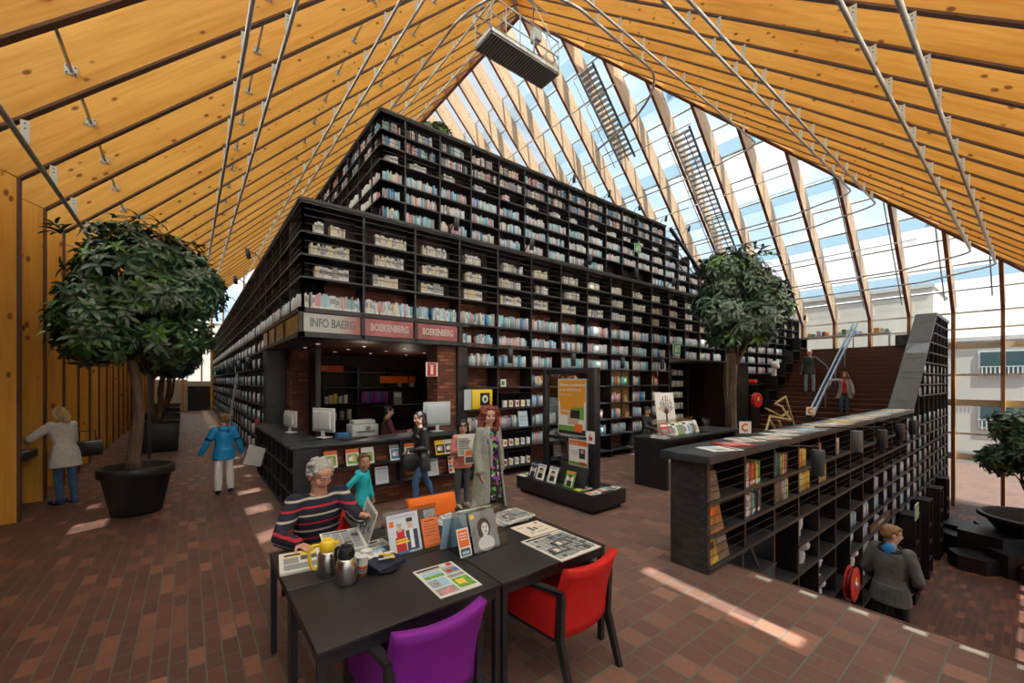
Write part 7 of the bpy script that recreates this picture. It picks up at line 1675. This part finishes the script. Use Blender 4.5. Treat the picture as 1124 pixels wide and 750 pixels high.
for c in range(6, 21):
    for z in LBall+hi_:
        if (c < 12 and z > -.3) or (c < 8 and z > -.5): continue
        if c in (5, 6) and z < -1.1: continue
        if z > 1.2 and topB(UB[c]) < z+.3: continue
        if z < -1.7 or (z > 2.4): continue
        x0, x1 = UB[c]+.03, UB[c+1]-.02 if c+1 < len(UB) else UB[c]+.8
        row('X', x0, x1, z, BY+.05, 1, 'cool', (f'{ordinal(c)} cell of the long bookcase, shelf {"high" if z > .8 else ("middle" if z > -.3 else "low")}', 1), .2, .27, 1 if c > 9 else .85, (.02, .045))
# choose the 300 that show largest
cr_, sr_ = math.cos(YAW), math.sin(YAW)
def size(c):
    ax, p, (t, d, h_), col, sg, n, wh = c
    f = sr_*p[0]+cr_*p[1]; r_ = cr_*p[0]-sr_*p[1]
    if f < .5: return -1
    u = 562+453.6*r_/f; v = 418-453.6*(p[2]+.1-2.04)/f
    if not (0 < u < 1124 and 0 < v < 750): return -1
    cosw = abs(p[1])/math.hypot(p[0], p[1]) if ax == 'X' else abs(p[0])/math.hypot(p[0], p[1])
    hid = .5 if (wh[1] == 3) else 1
    return hid*t*h_*cosw/(f*f)
CANDS.sort(key=size, reverse=True)
INDIV, REST = CANDS[:300], [c for c in CANDS[300:]]
bmats = {k: mat('bk_'+k, v, .6) for k, v in PAL.items()}
PAGES = mat('book_pages', (.62, .58, .48), .9)
for ax, p, (t, d, h_), col, sg, n, wh in INDIV:
    if ax == 'X': a, b = t/2, d/2
    else: a, b = d/2, t/2
    mb = MB(bmats[col]); 
    if ax == 'X':
        mb.box(-a, a, -b, -b+.004, 0, h_); mb.box(-a, -a+.0025, -b+.004, b, 0, h_); mb.box(a-.0025, a, -b+.004, b, 0, h_); mb.use(PAGES).box(-a+.0025, a-.0025, -b+.004, b-.004, .002, h_-.005)
        if col not in ('white',): mb.use(WHITE).box(-a+.001, a-.001, -b-.0008, -b, .02, .055)
        else: mb.use(GREYP).box(-a+.003, a-.003, -b-.0008, -b, h_*.45, h_*.8)
    else:
        mb.box(-a, -a+.004, -b, b, 0, h_); mb.box(-a+.004, a, -b, -b+.0025, 0, h_); mb.box(-a+.004, a, b-.0025, b, 0, h_); mb.use(PAGES).box(-a+.004, a-.004, -b+.0025, b-.0025, .002, h_-.005)
    single('book', mb, f'{col} book, {ordinal(n)} from left, {wh[0]}', 'book', (p[0], p[1], p[2]+.0005), 0, 'books on '+('the long bookcase' if 'long bookcase' in wh[0] else 'the book mountain'))
# everything beyond the 300 largest, one mesh with the colour of each spine
N = len(REST); print('BOOKS individually', len(INDIV), 'rest', N)
Vt = np.zeros((N, 8, 3), np.float32); Cc = np.zeros((N, 4), np.float32)
for i, (ax, p, (t, d, h_), col, sg, n, wh) in enumerate(REST):
    a, b = (t/2, d/2) if ax == 'X' else (d/2, t/2)
    x0, x1, y0, y1, z0, z1 = p[0]-a, p[0]+a, p[1]-b, p[1]+b, p[2], p[2]+h_
    Vt[i] = [(x0, y0, z0), (x1, y0, z0), (x1, y1, z0), (x0, y1, z0), (x0, y0, z1), (x1, y0, z1), (x1, y1, z1), (x0, y1, z1)]
    c = PAL[col]; j = random.uniform(.85, 1.1); Cc[i] = (c[0]*j, c[1]*j, c[2]*j, 1)
F6 = np.array([(0, 3, 2, 1), (4, 5, 6, 7), (0, 1, 5, 4), (1, 2, 6, 5), (2, 3, 7, 6), (3, 0, 4, 7)])
fa = (F6[None]+8*np.arange(N)[:, None, None]).reshape(-1)
me = bpy.data.meshes.new('book_rows'); me.vertices.add(8*N); me.vertices.foreach_set('co', Vt.ravel()); me.loops.add(24*N); me.loops.foreach_set('vertex_index', fa.astype(np.int32)); me.polygons.add(6*N)
me.polygons.foreach_set('loop_start', np.arange(0, 24*N, 4, dtype=np.int32)); me.update(calc_edges=True)
ca = me.color_attributes.new('Col', 'FLOAT_COLOR', 'POINT'); ca.data.foreach_set('color', np.repeat(Cc, 8, axis=0).ravel()); me.materials.append(attr_mat('printed_spines'))
single('book_rows', me, 'rows of books filling the rest of the book mountain and the long bookcase', 'books', kind='stuff')
